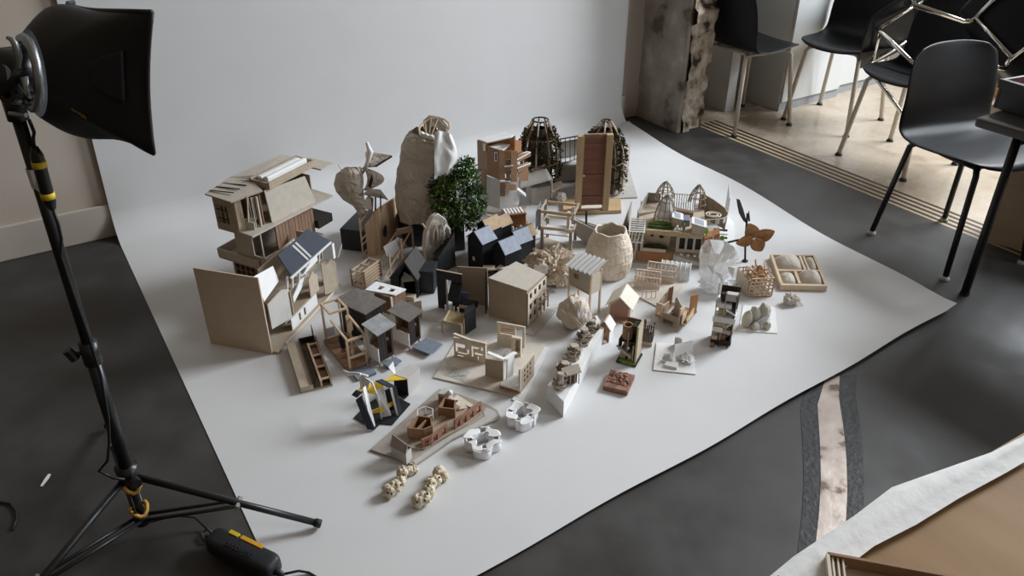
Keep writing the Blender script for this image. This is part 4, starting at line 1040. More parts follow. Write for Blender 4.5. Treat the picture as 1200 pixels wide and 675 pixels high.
# ---- black doorway wall model with desk
t = T('black_wall_model', 'black card wall model with a tall doorway and a small tan table', 'model', (514, 360), (543, 366))
w = t.L; h = t.hp(514, 360, 316)
m = hole_wall(MB(), (0, 0), (w*1.0, 0), 0, h, [(w*.33, w*.58, .0, h*.8)], .005); t.p('black_wall', m, black)
t.p('wall_top', MB().box(0, w, -.0025, .0025, h, h+.002), tan)
t.p('white_jamb', MB().box(w*.33, w*.38, .003, .007, 0, h*.8), white); t.p('ochre_niche', MB().box(w*.42, w*.58, .03, .034, h*.3, h*.82), orangecard)
kx = t.l(556, 350); t.p('kraft_wall', MB().wall((w*.55, .06), (w*.55+.11, .075), 0, h*.95, h*1.0, t=.004), kraft)
t.p('black_side', MB().plate([(w*.55+.112, .07, 0), (w*.55+.125, .02, 0), (w*.55+.118, .05, h*1.0)], .004), black)
t.p('black_cabinet', MB().prism([(w*.55, -.03), (w*1.0, -.035), (w*1.0, -.006), (w*.58, -.006)], h*.36, [h*.5, h*.48, h*.74, h*.76]), black)
t.p('black_pier', MB().prism([t.xy(546, 392), t.xy(558, 384), t.xy(556, 379), t.xy(545, 385)], 0, t.hp(546, 392, 368)), black); t.p('pier_face', MB().wall(t.xy(544.6, 392), t.xy(543.6, 385), 0, t.hp(546, 392, 374), t=.003), tan)
t.p('black_box', MB().box(w*1.06, w*1.5, -.03, .02, h*.16, h*.3), black); t.p('box_strip', MB().box(w*1.0, w*1.5, -.036, -.031, h*.26, h*.33), strip)
t.p('grey_roof_flap', MB().plate([(w*1.02, -.03, h*.35), (w*1.12, -.035, h*.68), (w*1.3, -.01, h*.6), (w*1.2, -.02, h*.38)], .003), navy)
m = MB()
for k in range(4): m.box(w*.5+.016*k, w*.5+.016*k+.006, -.05, -.046, h*.18, h*.32)
t.p('white_posts', m, white)
a, b, c_, d_ = t.l(518, 377, .045), t.l(541, 382, .045), t.l(544, 369, .045), t.l(525, 365, .045)
tb_ = t.p('table_top', MB().slab([a, b, c_, d_], (0, 0, .004)), mat('ochre_cork', (.4, .3, .15), .8, .2, 60))
t.p('table_edge', MB().bar(a.lerp(b, .1)+V((0,0,.005)), d_.lerp(c_, .1)+V((0,0,.005)), .004), cream)
for p in (a, b, c_, d_): t.p('table_leg', MB().bar((p.x, p.y, 0), (p.x, p.y, .045), .005), tan)
# ---- large plain card block
t = T('card_block_model', 'large plain grey brown card block model with small square windows on its right side', 'model', (573, 369), (617, 383))
w = t.L; h = t.hp(617, 383, 341); hl = t.hp(573, 369, 326)
bk1 = t.l(638, 361, 0); bl = t.l(585, 350)
q = [V((0,0,0)), V((w,0,0)), V((bk1.x, bk1.y, 0)), V((bk1.x-w*.85, bk1.y+.02, 0))]
zs = [hl, h, t.hp(638, 361, 322), t.hp(638, 361, 320)]
m = MB().prism([(p.x, p.y) for p in q], 0, zs); t.p('block_body', m, kraft)
t.p('top_sheet', MB().add([V((p.x, p.y, z+.0015)) for p, z in zip(q, zs)]+[V((p.x, p.y, z+.0004)) for p, z in zip(q, zs)], [(0,1,2,3), (7,6,5,4), (0,4,5,1), (1,5,6,2), (2,6,7,3), (3,7,4,0)]), fade)
d = (q[2]-q[1]); L_ = d.length; d /= L_; nn = V((d.y, -d.x, 0)); nn = nn if nn.x > 0 else -nn
fac = hole_wall(MB(), *[((q[1]+nn*.004+d*0).xy), ((q[2]+nn*.004).xy)], 0.001, zs[2]-.004, [(L_*(.08+.24*i), L_*(.2+.24*i), .022+.042*j, .045+.042*j) for i in range(4) for j in range(3)], .003)
t.p('window_wall', fac, cream)
o_ = t.p('window_backing', MB().wall((q[1]+nn*.0015).xy, (q[2]+nn*.0015).xy, .001, zs[2]-.006, t=.001), black)
m = MB()
for i in range(4):
    for j in range(2): m.bar(q[1]+d*L_*(.3+.2*i)+nn*.02+V((0,0,.02+.04*j)), q[1]+d*L_*(.3+.2*i)+nn*.02+V((0,0,.06+.04*j)), .004)
    m.bar(q[1]+d*L_*(.3+.2*i)+nn*.006+V((0,0,.06)), q[1]+d*L_*(.3+.2*i)+nn*.022+V((0,0,.06)), .003)
m.bar(q[1]+d*L_*.3+nn*.02+V((0,0,.06)), q[1]+d*L_*.9+nn*.02+V((0,0,.06)), .004).bar(q[1]+d*L_*.3+nn*.02+V((0,0,.1)), q[1]+d*L_*.9+nn*.02+V((0,0,.1)), .004); t.p('balcony_frame', m, oldcard)
t.p('base_strip', MB().slab([q[1]+nn*.008-d*.04, q[1]+nn*.05-d*.04, q[2]+nn*.05, q[2]+nn*.008], (0, 0, .003)), lightgrey)
# ---- cream cut-wall model on kraft boards
t = T('cut_wall_model', 'cream cut wall model with meander openings and plan sheets on a kraft base', 'model', (508, 443), (588, 463))
pale_b = mat('pale_beige_board', (.66, .6, .52), .8, .05, 40)
bq = [t.l(508, 443), t.l(607, 466), t.l(640, 404), t.l(536, 398)]
t.p('base_board', MB().slab(bq, (0, 0, .004)), pale_b)
p, q_ = t.l(533, 418), t.l(570, 427); h = t.hp(533, 418, 391); L_ = (q_-p).length
m = hole_wall(MB(), (p.x, p.y), (q_.x, q_.y), .004, h*.86, [(L_*.1, L_*.36, h*.5, h*.66), (L_*.06, L_*.12, h*.28, h*.66), (L_*.42, L_*.48, h*.28, h*.5), (L_*.12, L_*.42, h*.24, h*.3), (L_*.1, L_*.3, h*.1, h*.16), (L_*.58, L_*.8, h*.6, h*.68), (L_*.56, L_*.62, h*.22, h*.68), (L_*.66, L_*.92, h*.36, h*.44), (L_*.74, L_*.78, h*.12, h*.3), (L_*.86, L_*.93, h*.58, h*.74)], .008)
t.p('meander_wall', m, cream); t.p('wall_cap', MB().bar(V((p.x, p.y, h*.98)), V((p.x+(q_.x-p.x)*.5, p.y+(q_.y-p.y)*.5, h*.88)), .008).bar(V((p.x+(q_.x-p.x)*.5, p.y+(q_.y-p.y)*.5, h*.88)), V((q_.x, q_.y, h*.88)), .008), cream)
# second wall and its frame
p, q_ = t.l(583, 402), t.l(615, 408); h = t.hp(583, 402, 377); L_ = (q_-p).length
m = hole_wall(MB(), (p.x, p.y), (q_.x, q_.y), .004, h, [(L_*.1, L_*.6, h*.5, h*.84), (L_*.66, L_*.92, h*.3, h*.88)], .006); t.p('frame_wall', m, cream)
m = MB()
for k in range(3): m.bar(V((p.x, p.y, h*(.56+.1*k))).lerp(V((q_.x, q_.y, h*(.56+.1*k))), .1), V((p.x, p.y, h*(.56+.1*k))).lerp(V((q_.x, q_.y, h*(.56+.1*k))), .6), .003)
t.p('shelf_bars', m, orangecard)
a, b = t.l(600, 416), t.l(611, 418); hb_ = t.hp(600, 416, 394)
t.p('small_frame', hole_wall(MB(), (a.x, a.y), (b.x, b.y), .004, hb_, [(.012, .028, hb_*.25, hb_*.9)], .012), cream)
t.p('small_frame_backing', MB().wall((a.x+.004, a.y+.01), (b.x, b.y+.01), .004, hb_*.9, t=.002), oldcard)
t.p('plan_sheet', MB().slab([t.l(519, 440), t.l(543, 448), t.l(552, 437), t.l(531, 431)], (0, 0, .0048)), lightgrey)
ink = mat('faint_ink', (.3, .27, .25), .8, .1)
m = MB()
for k in range(4): m.bar(t.l(526+5*k, 438+1.4*k, .006), t.l(531+4*k, 434+1.4*k, .006), .0012, .0006)
m.bar(t.l(530, 441, .006), t.l(546, 440, .006), .0012, .0006); t.p('plan_lines', m, ink)
t.p('second_sheet', MB().slab([t.l(572, 413), t.l(592, 418), t.l(600, 408), t.l(582, 404)], (0, 0, .0048)), lightgrey)
m = MB()
for k in range(3): m.bar(t.l(580+5*k, 412+1.2*k, .006), t.l(586+4*k, 408+1.2*k, .006), .0012, .0006)
t.p('second_plan_lines', m, ink)
t.p('white_partition', MB().wall(t.l(569, 441).xy, t.l(590, 447).xy, .004, t.hp(569, 441, 420), t.hp(590, 447, 423), t=.003), tan)
t.p('white_cap', MB().bar(vv(t, 572, 436, 413), vv(t, 591, 440, 421), .013, .004).bar(vv(t, 591, 440, 421), vv(t, 604, 428, 413), .014, .004), white)
t.p('white_wall', MB().plate([vv(t, 595, 452, 421), vv(t, 603, 444, 414), t.l(601, 446, .006), t.l(594, 450, .006)], .004), white)
m = MB()
for k, (x, y) in enumerate(((589, 427), (590, 433), (591, 439), (588, 431))): m.blob(at_y(x, y, t.o.y+.15), .008, 6, .2, seed=k)
m.xf(t.mi); t.p('white_bushes', m, whitepaper, smooth=True)
t.p('white_box_floor', MB().slab([t.l(586, 452, .02), t.l(608, 458, .02), t.l(617, 443, .02), t.l(600, 438, .02)], (0, 0, .004)), white)
t.p('box_front', MB().wall(t.l(586, 456).xy, t.l(609, 462).xy, .004, .022, t=.004), orangecard)
p, q_ = t.l(609, 462), t.l(625, 441); h = t.hp(609, 462, 434); L_ = (q_-p).length
m = hole_wall(MB(), (p.x, p.y), (q_.x, q_.y), .004, h, [(L_*(.2+.2*i), L_*(.35+.2*i), h*(.3+.2*j), h*(.45+.2*j)) for i in range(3) for j in range(3)], .005); t.p('lattice_wall', m, oldcard)
m = MB().bar((*p.xy, h), (*q_.xy, h), .006).bar((*p.xy, .01), (*p.xy, h), .006); t.p('lattice_frame', m, cream)
t.p('white_base', MB().slab([t.l(600, 469), t.l(612, 474), t.l(643, 408), t.l(631, 405)], (0, 0, .003)), white)
# ---- flat site model
t = T('site_model', 'flat grey site model board with brown card houses and red terracotta walls at the front', 'model', (434, 528), (487, 547))
out = [(434, 528), (487, 547), (509, 532), (530, 517), (560, 502), (582, 494), (586, 489), (583, 482), (572, 476), (540, 464), (515, 457)]
t.p('base_board', MB().prism([t.xy(*p) for p in out], 0, .005), grey_card)
rd = [(487, 546), (484, 542), (506, 527), (528, 512), (556, 498), (568, 490), (566, 482), (560, 479), (572, 480), (580, 484), (583, 489), (575, 495), (530, 516), (509, 531)]
t.p('road_strip', MB().prism([t.xy(*p) for p in rd], .0052, .0062), lightgrey)
t.p('terrace', MB().prism([t.xy(*p) for p in [(478, 528), (498, 529), (548, 500), (569, 482), (532, 464), (520, 470)]], .0052, .011), kraft)
def hollow(name, pts, top, m_, z0=.011, th=.004):
    P = [t.l(*p) for p in pts]; h = t.hp(*pts[0], top); mm = MB(); n = len(P)
    for i in range(n): mm.wall(P[i].xy, P[(i+1)%n].xy, z0, h, t=th)
    o = t.p(name, mm, m_); t.p('house_floor', MB().prism([tuple(p.xy) for p in P], z0-.001, z0+.002), m_, o); return o
hollow('brown_house', [(479, 516), (497, 518), (507, 514), (506, 504), (491, 502)], 501, browncard)
hollow('brown_house', [(515, 491), (533, 493), (534, 483), (522, 480)], 477, browncard)
t.p('divider', MB().wall(t.xy(490, 516), t.xy(500, 506), .011, .045), browncard)
P = [t.l(x, y) for x, y in ((459, 536), (477, 546), (483, 538), (466, 528))]; h = t.hp(459, 536, 522); m = MB()
m.prism([tuple(p.xy) for p in P], .005, h*.95); t.p('grey_house', m, lightgrey)
pk_ = [V((*p.xy, h*.95)) for p in P]; rdg = [(pk_[0]+pk_[3])/2+V((0,0,h*.7)), (pk_[1]+pk_[2])/2+V((0,0,h*.45))]
t.p('grey_house_roof', MB().plate([pk_[0], pk_[1], rdg[1], rdg[0]], .002).plate([rdg[0], rdg[1], pk_[2], pk_[3]], .002), grey_card)
P = [t.l(x, y) for x, y in ((514, 474), (526, 476), (531, 470), (521, 467))]; h = t.hp(514, 474, 461)
t.p('pale_cube_house', MB().prism([tuple(p.xy) for p in P], .005, h), lightgrey); t.p('cube_tree', MB().blob(V((P[1].x, P[1].y+.01, h*1.05)), .009, 6, .2), white, smooth=True); t.p('cube_door', MB().wall((P[0]+V((.003,-.002,0))).xy, (P[0].lerp(P[1], .6)+V((0,-.002,0))).xy, .006, h*.75, t=.001), browncard)
m = MB(); ce = t.l(499, 494); r_ = .026
ringA = [ce+V((r_*math.cos(k*math.pi/3), r_*math.sin(k*math.pi/3), .012)) for k in range(6)]; ringB = [p+V((0,0,.024)) for p in ringA]
for k in range(6): m.bar(ringB[k], ringB[(k+1)%6], .002).bar(ringA[k], ringB[k], .002)
t.p('wire_pavilion', m, white); t.p('pavilion_core', MB().cyl(ce+V((0,0,.012)), ce+V((0,0,.03)), .004), browncard)
m = MB().prism([t.xy(*p) for p in [(500, 503), (520, 490), (524, 492), (505, 506)]], .0115, .017); t.p('inner_terrace', m, oldcard)
m = MB().prism([t.xy(*p) for p in [(528, 473), (545, 484), (555, 478), (536, 466)]], .0112, .0118); t.p('yard', m, cream)
m = MB().bar(t.l(530, 476, .0125), t.l(536, 469, .0125), .005, .001).bar(t.l(542, 487, .0125), t.l(551, 478, .0125), .005, .001).bar(t.l(541, 473, .0125), t.l(551, 478, .0125), .004, .001); t.p('black_lines', m, black)
t.p('folded_roof', MB().plate([t.l(538, 480, .016), t.l(548, 478, .012), t.l(541, 471, .026)], .002), cream)
def redwall(pts, top):
    P = [t.l(*p) for p in pts]; h = t.hp(*pts[0], top)-.0; mm = MB()
    for i in range(len(P)-1):
        L_ = (P[i+1]-P[i]).length; nh = max(1, int(L_/.022))
        hole_wall(mm, P[i].xy, P[i+1].xy, .006, max(.016, h), [(L_*(k+.25)/nh, L_*(k+.75)/nh, .012, max(.016, h)*.8) for k in range(nh)], .006)
    return t.p('terracotta_wall', mm, terracotta)
redwall([(495, 528), (505, 524), (515, 516), (524, 509)], 515); redwall([(533, 506), (548, 496), (564, 484)], 492)
t.p('terracotta_block', MB().prism([t.xy(*p) for p in [(495, 528), (508, 523), (503, 519), (494, 522)]], .006, .024), terracotta)
# ================================================================ models, centre back
# ---- stacked brown house on pale base
t = T('house_model', 'stacked brown house model with white flat roofs on a pale grey base', 'model', (585, 246), (607, 247))
Yk = t.o.y
def kk(px, py, dy=0.): return t.mi @ at_y(px, py, Yk+dy)
def kw(m, a, b, r0, r1, dya, dyb, th=.005, r0b=None, r1b=None):
    """upright board between picture columns; rows of its bottom and top at each end"""
    A, A1 = kk(a, r0, dya), kk(a, r1, dya); B, B1 = kk(b, r0b if r0b else r0, dyb), kk(b, r1b if r1b else r1, dyb)
    A1.x, A1.y, B1.x, B1.y = A.x, A.y, B.x, B.y; A.z = max(A.z, .0055); B.z = max(B.z, .0055)
    d = (B-A); d.z = 0; n = V((-d.y, d.x, 0)).normalized()*th
    m.hexa([A, B, B+n, A+n, A1, B1, B1+n, A1+n]); return m
m = MB(); kw(m, 560, 571, 202, 164, .12, .0, .005, 205, 168); kw(m, 571, 585, 205, 171, .0, -.06, .005, 211, 176)
t.p('left_facade', m, browncard)
m = MB(); kw(m, 585, 592, 211, 176, -.06, -.05); kw(m, 599, 606, 213, 177, -.045, -.03); kw(m, 592, 599, 187, 177, -.05, -.045, .005, 185, 177); kw(m, 592, 599, 200, 196, -.05, -.045); kw(m, 592, 599, 212, 209, -.05, -.045)
t.p('front_facade', m, browncard)
m = MB(); kw(m, 579.5, 582.5, 189, 178.5, -.048, -.061, .002); o = t.p('white_window', m, white)
m = MB(); kw(m, 580.3, 581.8, 188, 179.5, -.055, -.061, .002); t.p('window_hole', m, black, o)
m = MB(); kw(m, 566, 569, 177, 168, .03, .0, .002); t.p('slot_window', m, cream)
m = MB(); kw(m, 592, 599, 197, 187, .0, .0); t.p('loggia_back', m, tan); m = MB(); kw(m, 593, 598, 209, 200, -.02, -.02); t.p('pale_door', m, cream)
t.p('balcony', MB().slab([kk(591, 196, -.06), kk(602, 195, -.05), kk(602, 194, .0), kk(592, 195, .0)], (0, 0, .006)), white)
t.p('scale_items', MB().blob(kk(596, 192, -.03), .008, 6, .3).blob(kk(598, 189, -.02), .006, 6, .3, seed=2), redwood, smooth=True)
t.p('upper_roof', MB().slab([kk(561, 163, .11), kk(571, 167, .0), kk(599, 161, .02), kk(602, 158, .08), kk(592, 154, .16)], (0, 0, -.004)), white)
t.p('lower_roof', MB().slab([kk(572, 172, .0), kk(590, 176, -.055), kk(598, 169, -.0), kk(585, 167.5, .04)], (0, 0, -.004)), white)
m = MB(); kw(m, 571, 598, 172, 165.5, .045, .02, .004, 168, 162.5); kw(m, 597, 603, 172, 163, .02, -.02, .004, 172, 159); kw(m, 603, 611, 180, 164, -.015, .02, .004, 178, 165); kw(m, 560, 603, 204, 166, .13, .12); t.p('rear_wall', m, orangecard)
m = MB(); kw(m, 607, 622, 190, 181, -.02, .05, .004, 183, 178); kw(m, 607, 622, 203, 194, -.02, .05, .004, 194, 190); kw(m, 607, 619, 212, 205, .0, .05, .004, 212, 193); t.p('side_wing', m, browncard)
t.p('side_terrace', MB().slab([kk(606, 188, -.03), kk(622, 179, .04), kk(618, 178, .06), kk(606, 182, .02)], (0, 0, .004)).slab([kk(606, 198, -.03), kk(622, 192, .04), kk(618, 191, .06), kk(606, 195, .02)], (0, 0, .004)), white)
m = MB(); kw(m, 558, 570, 238, 200, .12, .0, .005, 238, 202); kw(m, 570, 586, 240, 206, .0, -.06, .005, 245, 212); kw(m, 586, 607, 246, 213, -.06, -.01); t.p('pale_base', m, lightgrey)
m = MB(); kw(m, 564, 569, 228, 202, .03, -.003, .002); t.p('base_door', m, browncard)
m = MB(); kw(m, 586, 592, 230, 214, -.066, -.066, .002); kw(m, 593, 605, 223, 216, -.066, -.03, .002); t.p('base_window', m, browncard)
t.p('white_stair', MB().slab([kk(606, 222, -.08), kk(615, 229, -.08), kk(616, 231, -.07), kk(606, 226, -.07)], (0, .02, .003)).bar(kk(607, 208, -.06), kk(607, 224, -.06), .005), white)
t.p('glass_flap', MB().plate([kk(602, 226, -.08), kk(609, 224, -.05), kk(608, 240, -.07), kk(600, 238, -.09)], .002), cloud)
t.p('base_board', MB().slab([t.l(556, 246), t.l(606, 257), t.l(617, 243), t.l(590, 228)], (0, 0, .005)), grey_card)
# ---- moss lattice towers
def cone_tower(label, px, pr, py, rows, nrib, hmin, zb=.003):
    t = T('lattice_tower_model', label, 'model', (px, py), (px+20, py), z=zb); Yc = t.o.y+.0
    pts = []
    for r_, w_ in rows:
        z = zrow(Yc, r_)-t.o.z; pts.append((w_*.0041, max(0, z)))
    ctr = V((0, .03, 0)); 
    def at(th, i): return ctr+V((pts[i][0]*math.cos(th), pts[i][0]*math.sin(th), pts[i][1]))
    for k in range(nrib):
        th = 2*math.pi*k/nrib+.3; t.p('rib', MB().tube([at(th, i) for i in range(len(pts))], .0042, 6), brownwood if k % 2 else tan, smooth=True)
    for i in (0, 2, 4, len(pts)-1): t.p('hoop', MB().tube([at(2*math.pi*k/20, i) for k in range(20)], .0035, 6, closed=True), brownwood if i < len(pts)-1 else darkwood, smooth=True)
    m = MB()
    for k in range(5200):
        th = rnd.random()*2*math.pi; f = rnd.random()**.9*(len(pts)-2.2); i = int(f); q = f-i
        r_ = pts[i][0]*(1-q)+pts[i+1][0]*q; z = pts[i][1]*(1-q)+pts[i+1][1]*q
        r_ *= .88+.34*rnd.random()**2; p = ctr+V((r_*math.cos(th), r_*math.sin(th), z+.004))
        if noise.noise(p*26) < -.1: continue
        s_ = rnd.uniform(.006, .013); a = V((rnd.gauss(0,1), rnd.gauss(0,1), rnd.gauss(0,1))).normalized(); b = a.cross(V((rnd.random(), 1, .3))).normalized()
        m.add([p, p+a*s_, p+a*s_*.6+b*s_*.7, p+b*s_*.6], [(0,1,2,3)])
    tag(t.p('moss', m, mossm), kind='stuff')
    t.p('core', MB().lathe(ctr, [(pts[0][0]*.7, .002), (pts[2][0]*.72, pts[2][1]), (pts[4][0]*.7, pts[4][1]), (pts[5][0]*.45, pts[5][1])], 16), mat('dark_peat', (.03, .022, .015), .9, .4, 40, .5), smooth=True)
    return t
mossm = ramp_mat('dry_moss', [(.3, (.02, .02, .009)), (.5, (.06, .055, .022)), (.64, (.12, .12, .05)), (.8, (.19, .13, .085))], rough=.9, scale=22, bump=0.)
ta = cone_tower('tapering timber lattice tower model covered in dark moss behind the brown stacked house', 632, 0, 222, [(220, 20), (205, 21), (190, 22), (175, 21), (163, 18), (152, 13), (143, 9)], 9, 0)
tb2 = cone_tower('tapering timber lattice tower model with green moss behind the red brown panel', 706, 0, 226, [(224, 23), (208, 24), (190, 23), (175, 21), (165, 18), (154, 12), (144, 5)], 9, 0, .0095)
# bridge
a0 = at_y(648, 163, ta.o.y+.1); t = T('footbridge_model', 'white card footbridge model with black railings between the two moss covered towers', 'model', None, world=(a0.x, a0.y, .003))
Yb = ta.o.y+.06
def br(px, py, dy=0.): return t.mi @ at_y(px, py, Yb+dy)
m = MB(); pts = [(648, 192), (657, 190.5), (668, 189), (678, 186)]
m.add([br(x, y) for x, y in pts]+[br(x, y-5, .06) for x, y in pts], [(i, i+1, i+5, i+4) for i in range(3)]); t.p('deck', m, white, solid=.004)
m = MB(); top = [(648, 165), (657, 163), (668, 161), (680, 159)]
m.tube([br(*p) for p in top], .003, 6); m.tube([br(x, y+4) for x, y in top], .0022, 6)
for k in range(7):
    f = k/6*3; i = min(int(f), 2); q = f-i; tx, ty = [top[i][j]*(1-q)+top[i+1][j]*q for j in (0, 1)]; bx, by = [pts[i][j]*(1-q)+pts[i+1][j]*q for j in (0, 1)]
    m.bar(br(tx, ty), br(bx, by), .003)
t.p('railing', m, darkwood)
t.p('white_screen', MB().plate([br(651, 191, .06), br(679, 186, .06), br(679, 163, .06), br(651, 168, .06)], .002), white)
p0, p1 = br(663, 190, .03), br(672, 188.5, .03)
t.p('support_block', MB().box(min(p0.x, p1.x)-.05, max(p0.x, p1.x)+.04, p0.y-.0, p0.y+.05, 0, min(p0.z, p1.z)-.01), lightgrey, bevel=.01)
# backing board with the grey tower base
t = T('tower_base_board', 'pale grey triangular base board with tall bent grey walls behind the green mossed tower', 'model', (716, 233), (747, 231), z=.0035)
t.p('base_board', MB().slab([t.l(664, 236), t.l(747, 232), t.l(738, 200), t.l(690, 205)], (0, 0, .005)), lightgrey)
m = MB(); wpx(t, m, (726, 223, 167), (735, 213, 169), .004, .005); t.p('grey_wall', m, grey_card)
m = MB(); wpx(t, m, (719, 206, 159), (726, 222, 167), .004, .005); t.p('grey_wall_return', m, oldcard)
# ---- red brown panel between two posts on a ply base
t = T('gate_panel_model', 'tall red brown panel model between two pale timber posts on a thick plywood base', 'model', (664, 252), (728, 250))
w = t.L; th_ = .016
p = [t.l(660, 252), t.l(728, 250), t.l(727, 236), t.l(659, 237)]
t.p('base_slab', MB().slab(p, (0, 0, th_)), mat('ply_slab', (.55, .39, .22), .55, .15, 10, .05), bevel=.001)
zb_ = th_+.001
def up(px, py, rows): return t.l(px, py, zb_), zrow((t.m @ t.l(px, py, zb_)).y, rows)-t.o.z
l0, hl = up(677, 245, 159); r0, hr = up(709, 245, 157)
for q, h in ((l0, hl), (r0, hr)): t.p('post', MB().box(q.x-.014, q.x+.014, q.y-.012, q.y+.012, zb_, h), mat('pine_post', (.5, .36, .21), .6, .12, 10, .05, stretch=(6, 6, .7)), bevel=.0015)
pm = t.p('panel', MB().box(l0.x+.0145, r0.x-.0145, l0.y-.004, l0.y+.004, zb_+.02, hr-.014), redwood)
for f in (.16, .45, .86): t.p('panel_rail', MB().box(l0.x+.0145, r0.x-.0145, l0.y-.007, l0.y-.0042, zb_+(hr-zb_)*f, zb_+(hr-zb_)*f+.008), mat('dull_rose_wood', (.24, .11, .08), .6, .15, 20), pm)
t.p('top_rail', MB().box(l0.x+.0145, r0.x-.0145, l0.y-.008, l0.y+.008, hr-.0138, hr-.001), brownwood)
t.p('knob', MB().blob((l0.x+.018, l0.y-.014, hr*.5), .006, 8, 0), cream, pm, smooth=True)
t.p('foot_plate', MB().slab([t.l(674, 246, zb_), t.l(703, 247, zb_), t.l(706, 241, zb_), t.l(690, 240, zb_)], (0, 0, .003)), cream)
# ---- white paper house with a curved roof
t = T('paper_house_model', 'pale grey paper house model with a curved roof beside the stacked brown house', 'model', (623, 240), (645, 238))
h0 = t.hp(620, 240, 221); h1 = t.hp(642, 238, 207); w = t.L; D_ = .12
m = MB(); m.prism([(0, 0), (w, 0), (w, D_), (0, D_)], 0, [h0, h0*1.05, h0*1.2, h0*1.1]); t.p('walls', m, lightgrey)
m = MB(); m.grid(lambda a, b: (-.02-.05*(1-a)*(1-b)+(w+.02)*a, -.008+(D_+.016)*b, h0*(1.08+.4*a*a+.0*b)+.025*math.sin(math.pi*a)*.3+.02*b), 10, 4); t.p('curved_roof', m, lightgrey, smooth=True, solid=.003)
t.p('white_end', MB().plate([(w+.002, -.01, .03), (w+.002, D_, .03), (w+.002, D_, h0*1.6), (w+.002, -.01, h0*1.52)], .003), white)
t.p('window_panel', MB().box(w*.3, w*.8, -.003, -.0005, h0*.35, h0*.95), fade)
m = MB().plate([(w+.006, .0, h0*.62), (w+.075, .03, h0*.78), (w+.07, .08, h0*.85), (w+.006, .07, h0*.7)], .004); t.p('side_shelf', m, cream); t.p('side_wing', MB().prism([(w+.006, .01), (w+.055, .02), (w+.05, .07), (w+.006, .06)], 0, h0*.6), lightgrey)
t.p('crumpled_paper', MB().blob((w+.05, -.01, .025), (.02, .02, .025), 10, .5, 4, 3, flat=.024), whitepaper)
# ---- grey post-and-beam frame
t = T('post_frame_model', 'grey post and beam frame model with doubled posts behind the crumpled kraft lump', 'model', (635, 292), (668, 296))
w = t.L; D_ = .11; h = t.hp(635, 292, 246)
gp_ = mat('weathered_strip', (.38, .33, .27), .7, .15, 20)
for x in (0, w):
    for y in (0, D_):
        hh_ = h if y == 0 else h*.86
        t.p('post', MB().box(x-.006, x+.006, y-.006, y+.006, .004, hh_*.62), gp_)
        t.p('upper_post', MB().box(x-.018, x-.006, y-.004, y+.008, hh_*.5, hh_*1.02), cream if x else gp_)
for z, c_ in ((h*.55, cream), (h*.95, strip)):
    t.p('long_beam', MB().box(-.004, w+.004, -.012, -.0065, z, z+.012), c_); t.p('long_beam', MB().box(-.004, w+.004, D_+.0085, D_+.013, z*.9, z*.9+.012), c_)
    t.p('cross_beam', MB().box(-.012, -.0065, 0, D_, z*.98, z*.98+.01), gp_); t.p('cross_beam', MB().box(w+.0065, w+.012, 0, D_, z*.98, z*.98+.01), gp_)
t.p('inner_shelf', MB().box(0, w, .01, D_-.01, h*.36, h*.39), white)
t.p('base_board', MB().slab([t.l(622, 302), t.l(672, 309), t.l(672, 290), t.l(636, 278)], (0, 0, .004)), tan)
t.p('grey_flap', MB().plate([(-.024, -.02, h*.55), (-.024, .06, h*.6), (-.024, .06, h*1.05), (-.024, -.02, h*1.0)], .003), bluegrey)
# ---- grey hull
t = T('hull_model', 'grey card hull shaped model with a short dark mast standing behind the woven dome', 'model', (687, 288), (711, 276))
Yh = t.o.y
def hu(px, py, dy=0.): return t.mi @ at_y(px, py, Yh+dy)
m = MB(); A = [hu(672, 257, .0), hu(711, 276, .0), hu(687, 289, .0), hu(676, 281, .0)]; B = [hu(675, 256, .06), hu(712, 272, .06), hu(690, 284, .06), hu(678, 276, .06)]
m.add(A+B, [(0,1,2,3), (4,7,6,5), (1,5,6,2), (2,6,7,3), (3,7,4,0)]); 
zm_ = min(p.z for p in m.v); 
for p in m.v: p.z -= zm_*(1 if p.z < .05 else .0)
t.p('hull', m, grey_card)
m = MB().tube([A[0], A[1]], .0035, 6).tube([B[0], B[1]], .0035, 6); t.p('gunwale', m, lightgrey); t.p('mast', MB().tube([hu(687, 267, .03), hu(687, 247, .03)], .0045, 8), darkwood)
t.p('inner_deck', MB().plate([A[0].lerp(A[1], .05)-V((0,0,.008)), A[0].lerp(A[1], .95)-V((0,0,.008)), B[0].lerp(B[1], .95)-V((0,0,.008)), B[0].lerp(B[1], .05)-V((0,0,.008))], .002), oldcard)
# ---- woven dome
t = T('woven_dome_model', 'rounded open topped dome model of pale woven paper blocks', 'model', (712, 318), (735, 318))
k_ = .0037; zs = [t.hp(712, 332, r_) for r_ in (332, 322, 312, 302, 294, 288, 284)]
m = MB(); rad = [21, 23.5, 24, 22.5, 20, 17.5, 16]
rows = 6
def dome(a, b):
    f = a*(len(zs)-1); i = min(int(f), len(zs)-2); q = f-i; r_ = (rad[i]*(1-q)+rad[i+1]*q)*k_; z = zs[i]*(1-q)+zs[i+1]*q
    row = a*rows; fr = row-int(min(row, rows-.001)); br_ = b*13+.5*(int(row)%2); fb = br_-int(br_)
    e = min(1, 4.5*min(fr, 1-fr)*1.2)*min(1, 6*min(fb, 1-fb)); e = e**.5
    r_ *= 1+.045*(e-.5)*(.6+.8*noise.noise(V((math.cos(6.28*b)*3, math.sin(6.28*b)*3, a*4)))) + .03*noise.noise(V((b*9, a*9, 4))); th = 2*math.pi*b
    return (r_*math.cos(th), r_*math.sin(th), max(.002, z+.012*noise.noise(V((math.cos(th)*2, math.sin(th)*2, 3)))*a))
m.grid(dome, 72, 192); t.p('woven_wall', m, mat('pale_kraft_pulp', (.7, .61, .5), .8, .08, 30, .25, bscale=70), smooth=True, solid=.006)
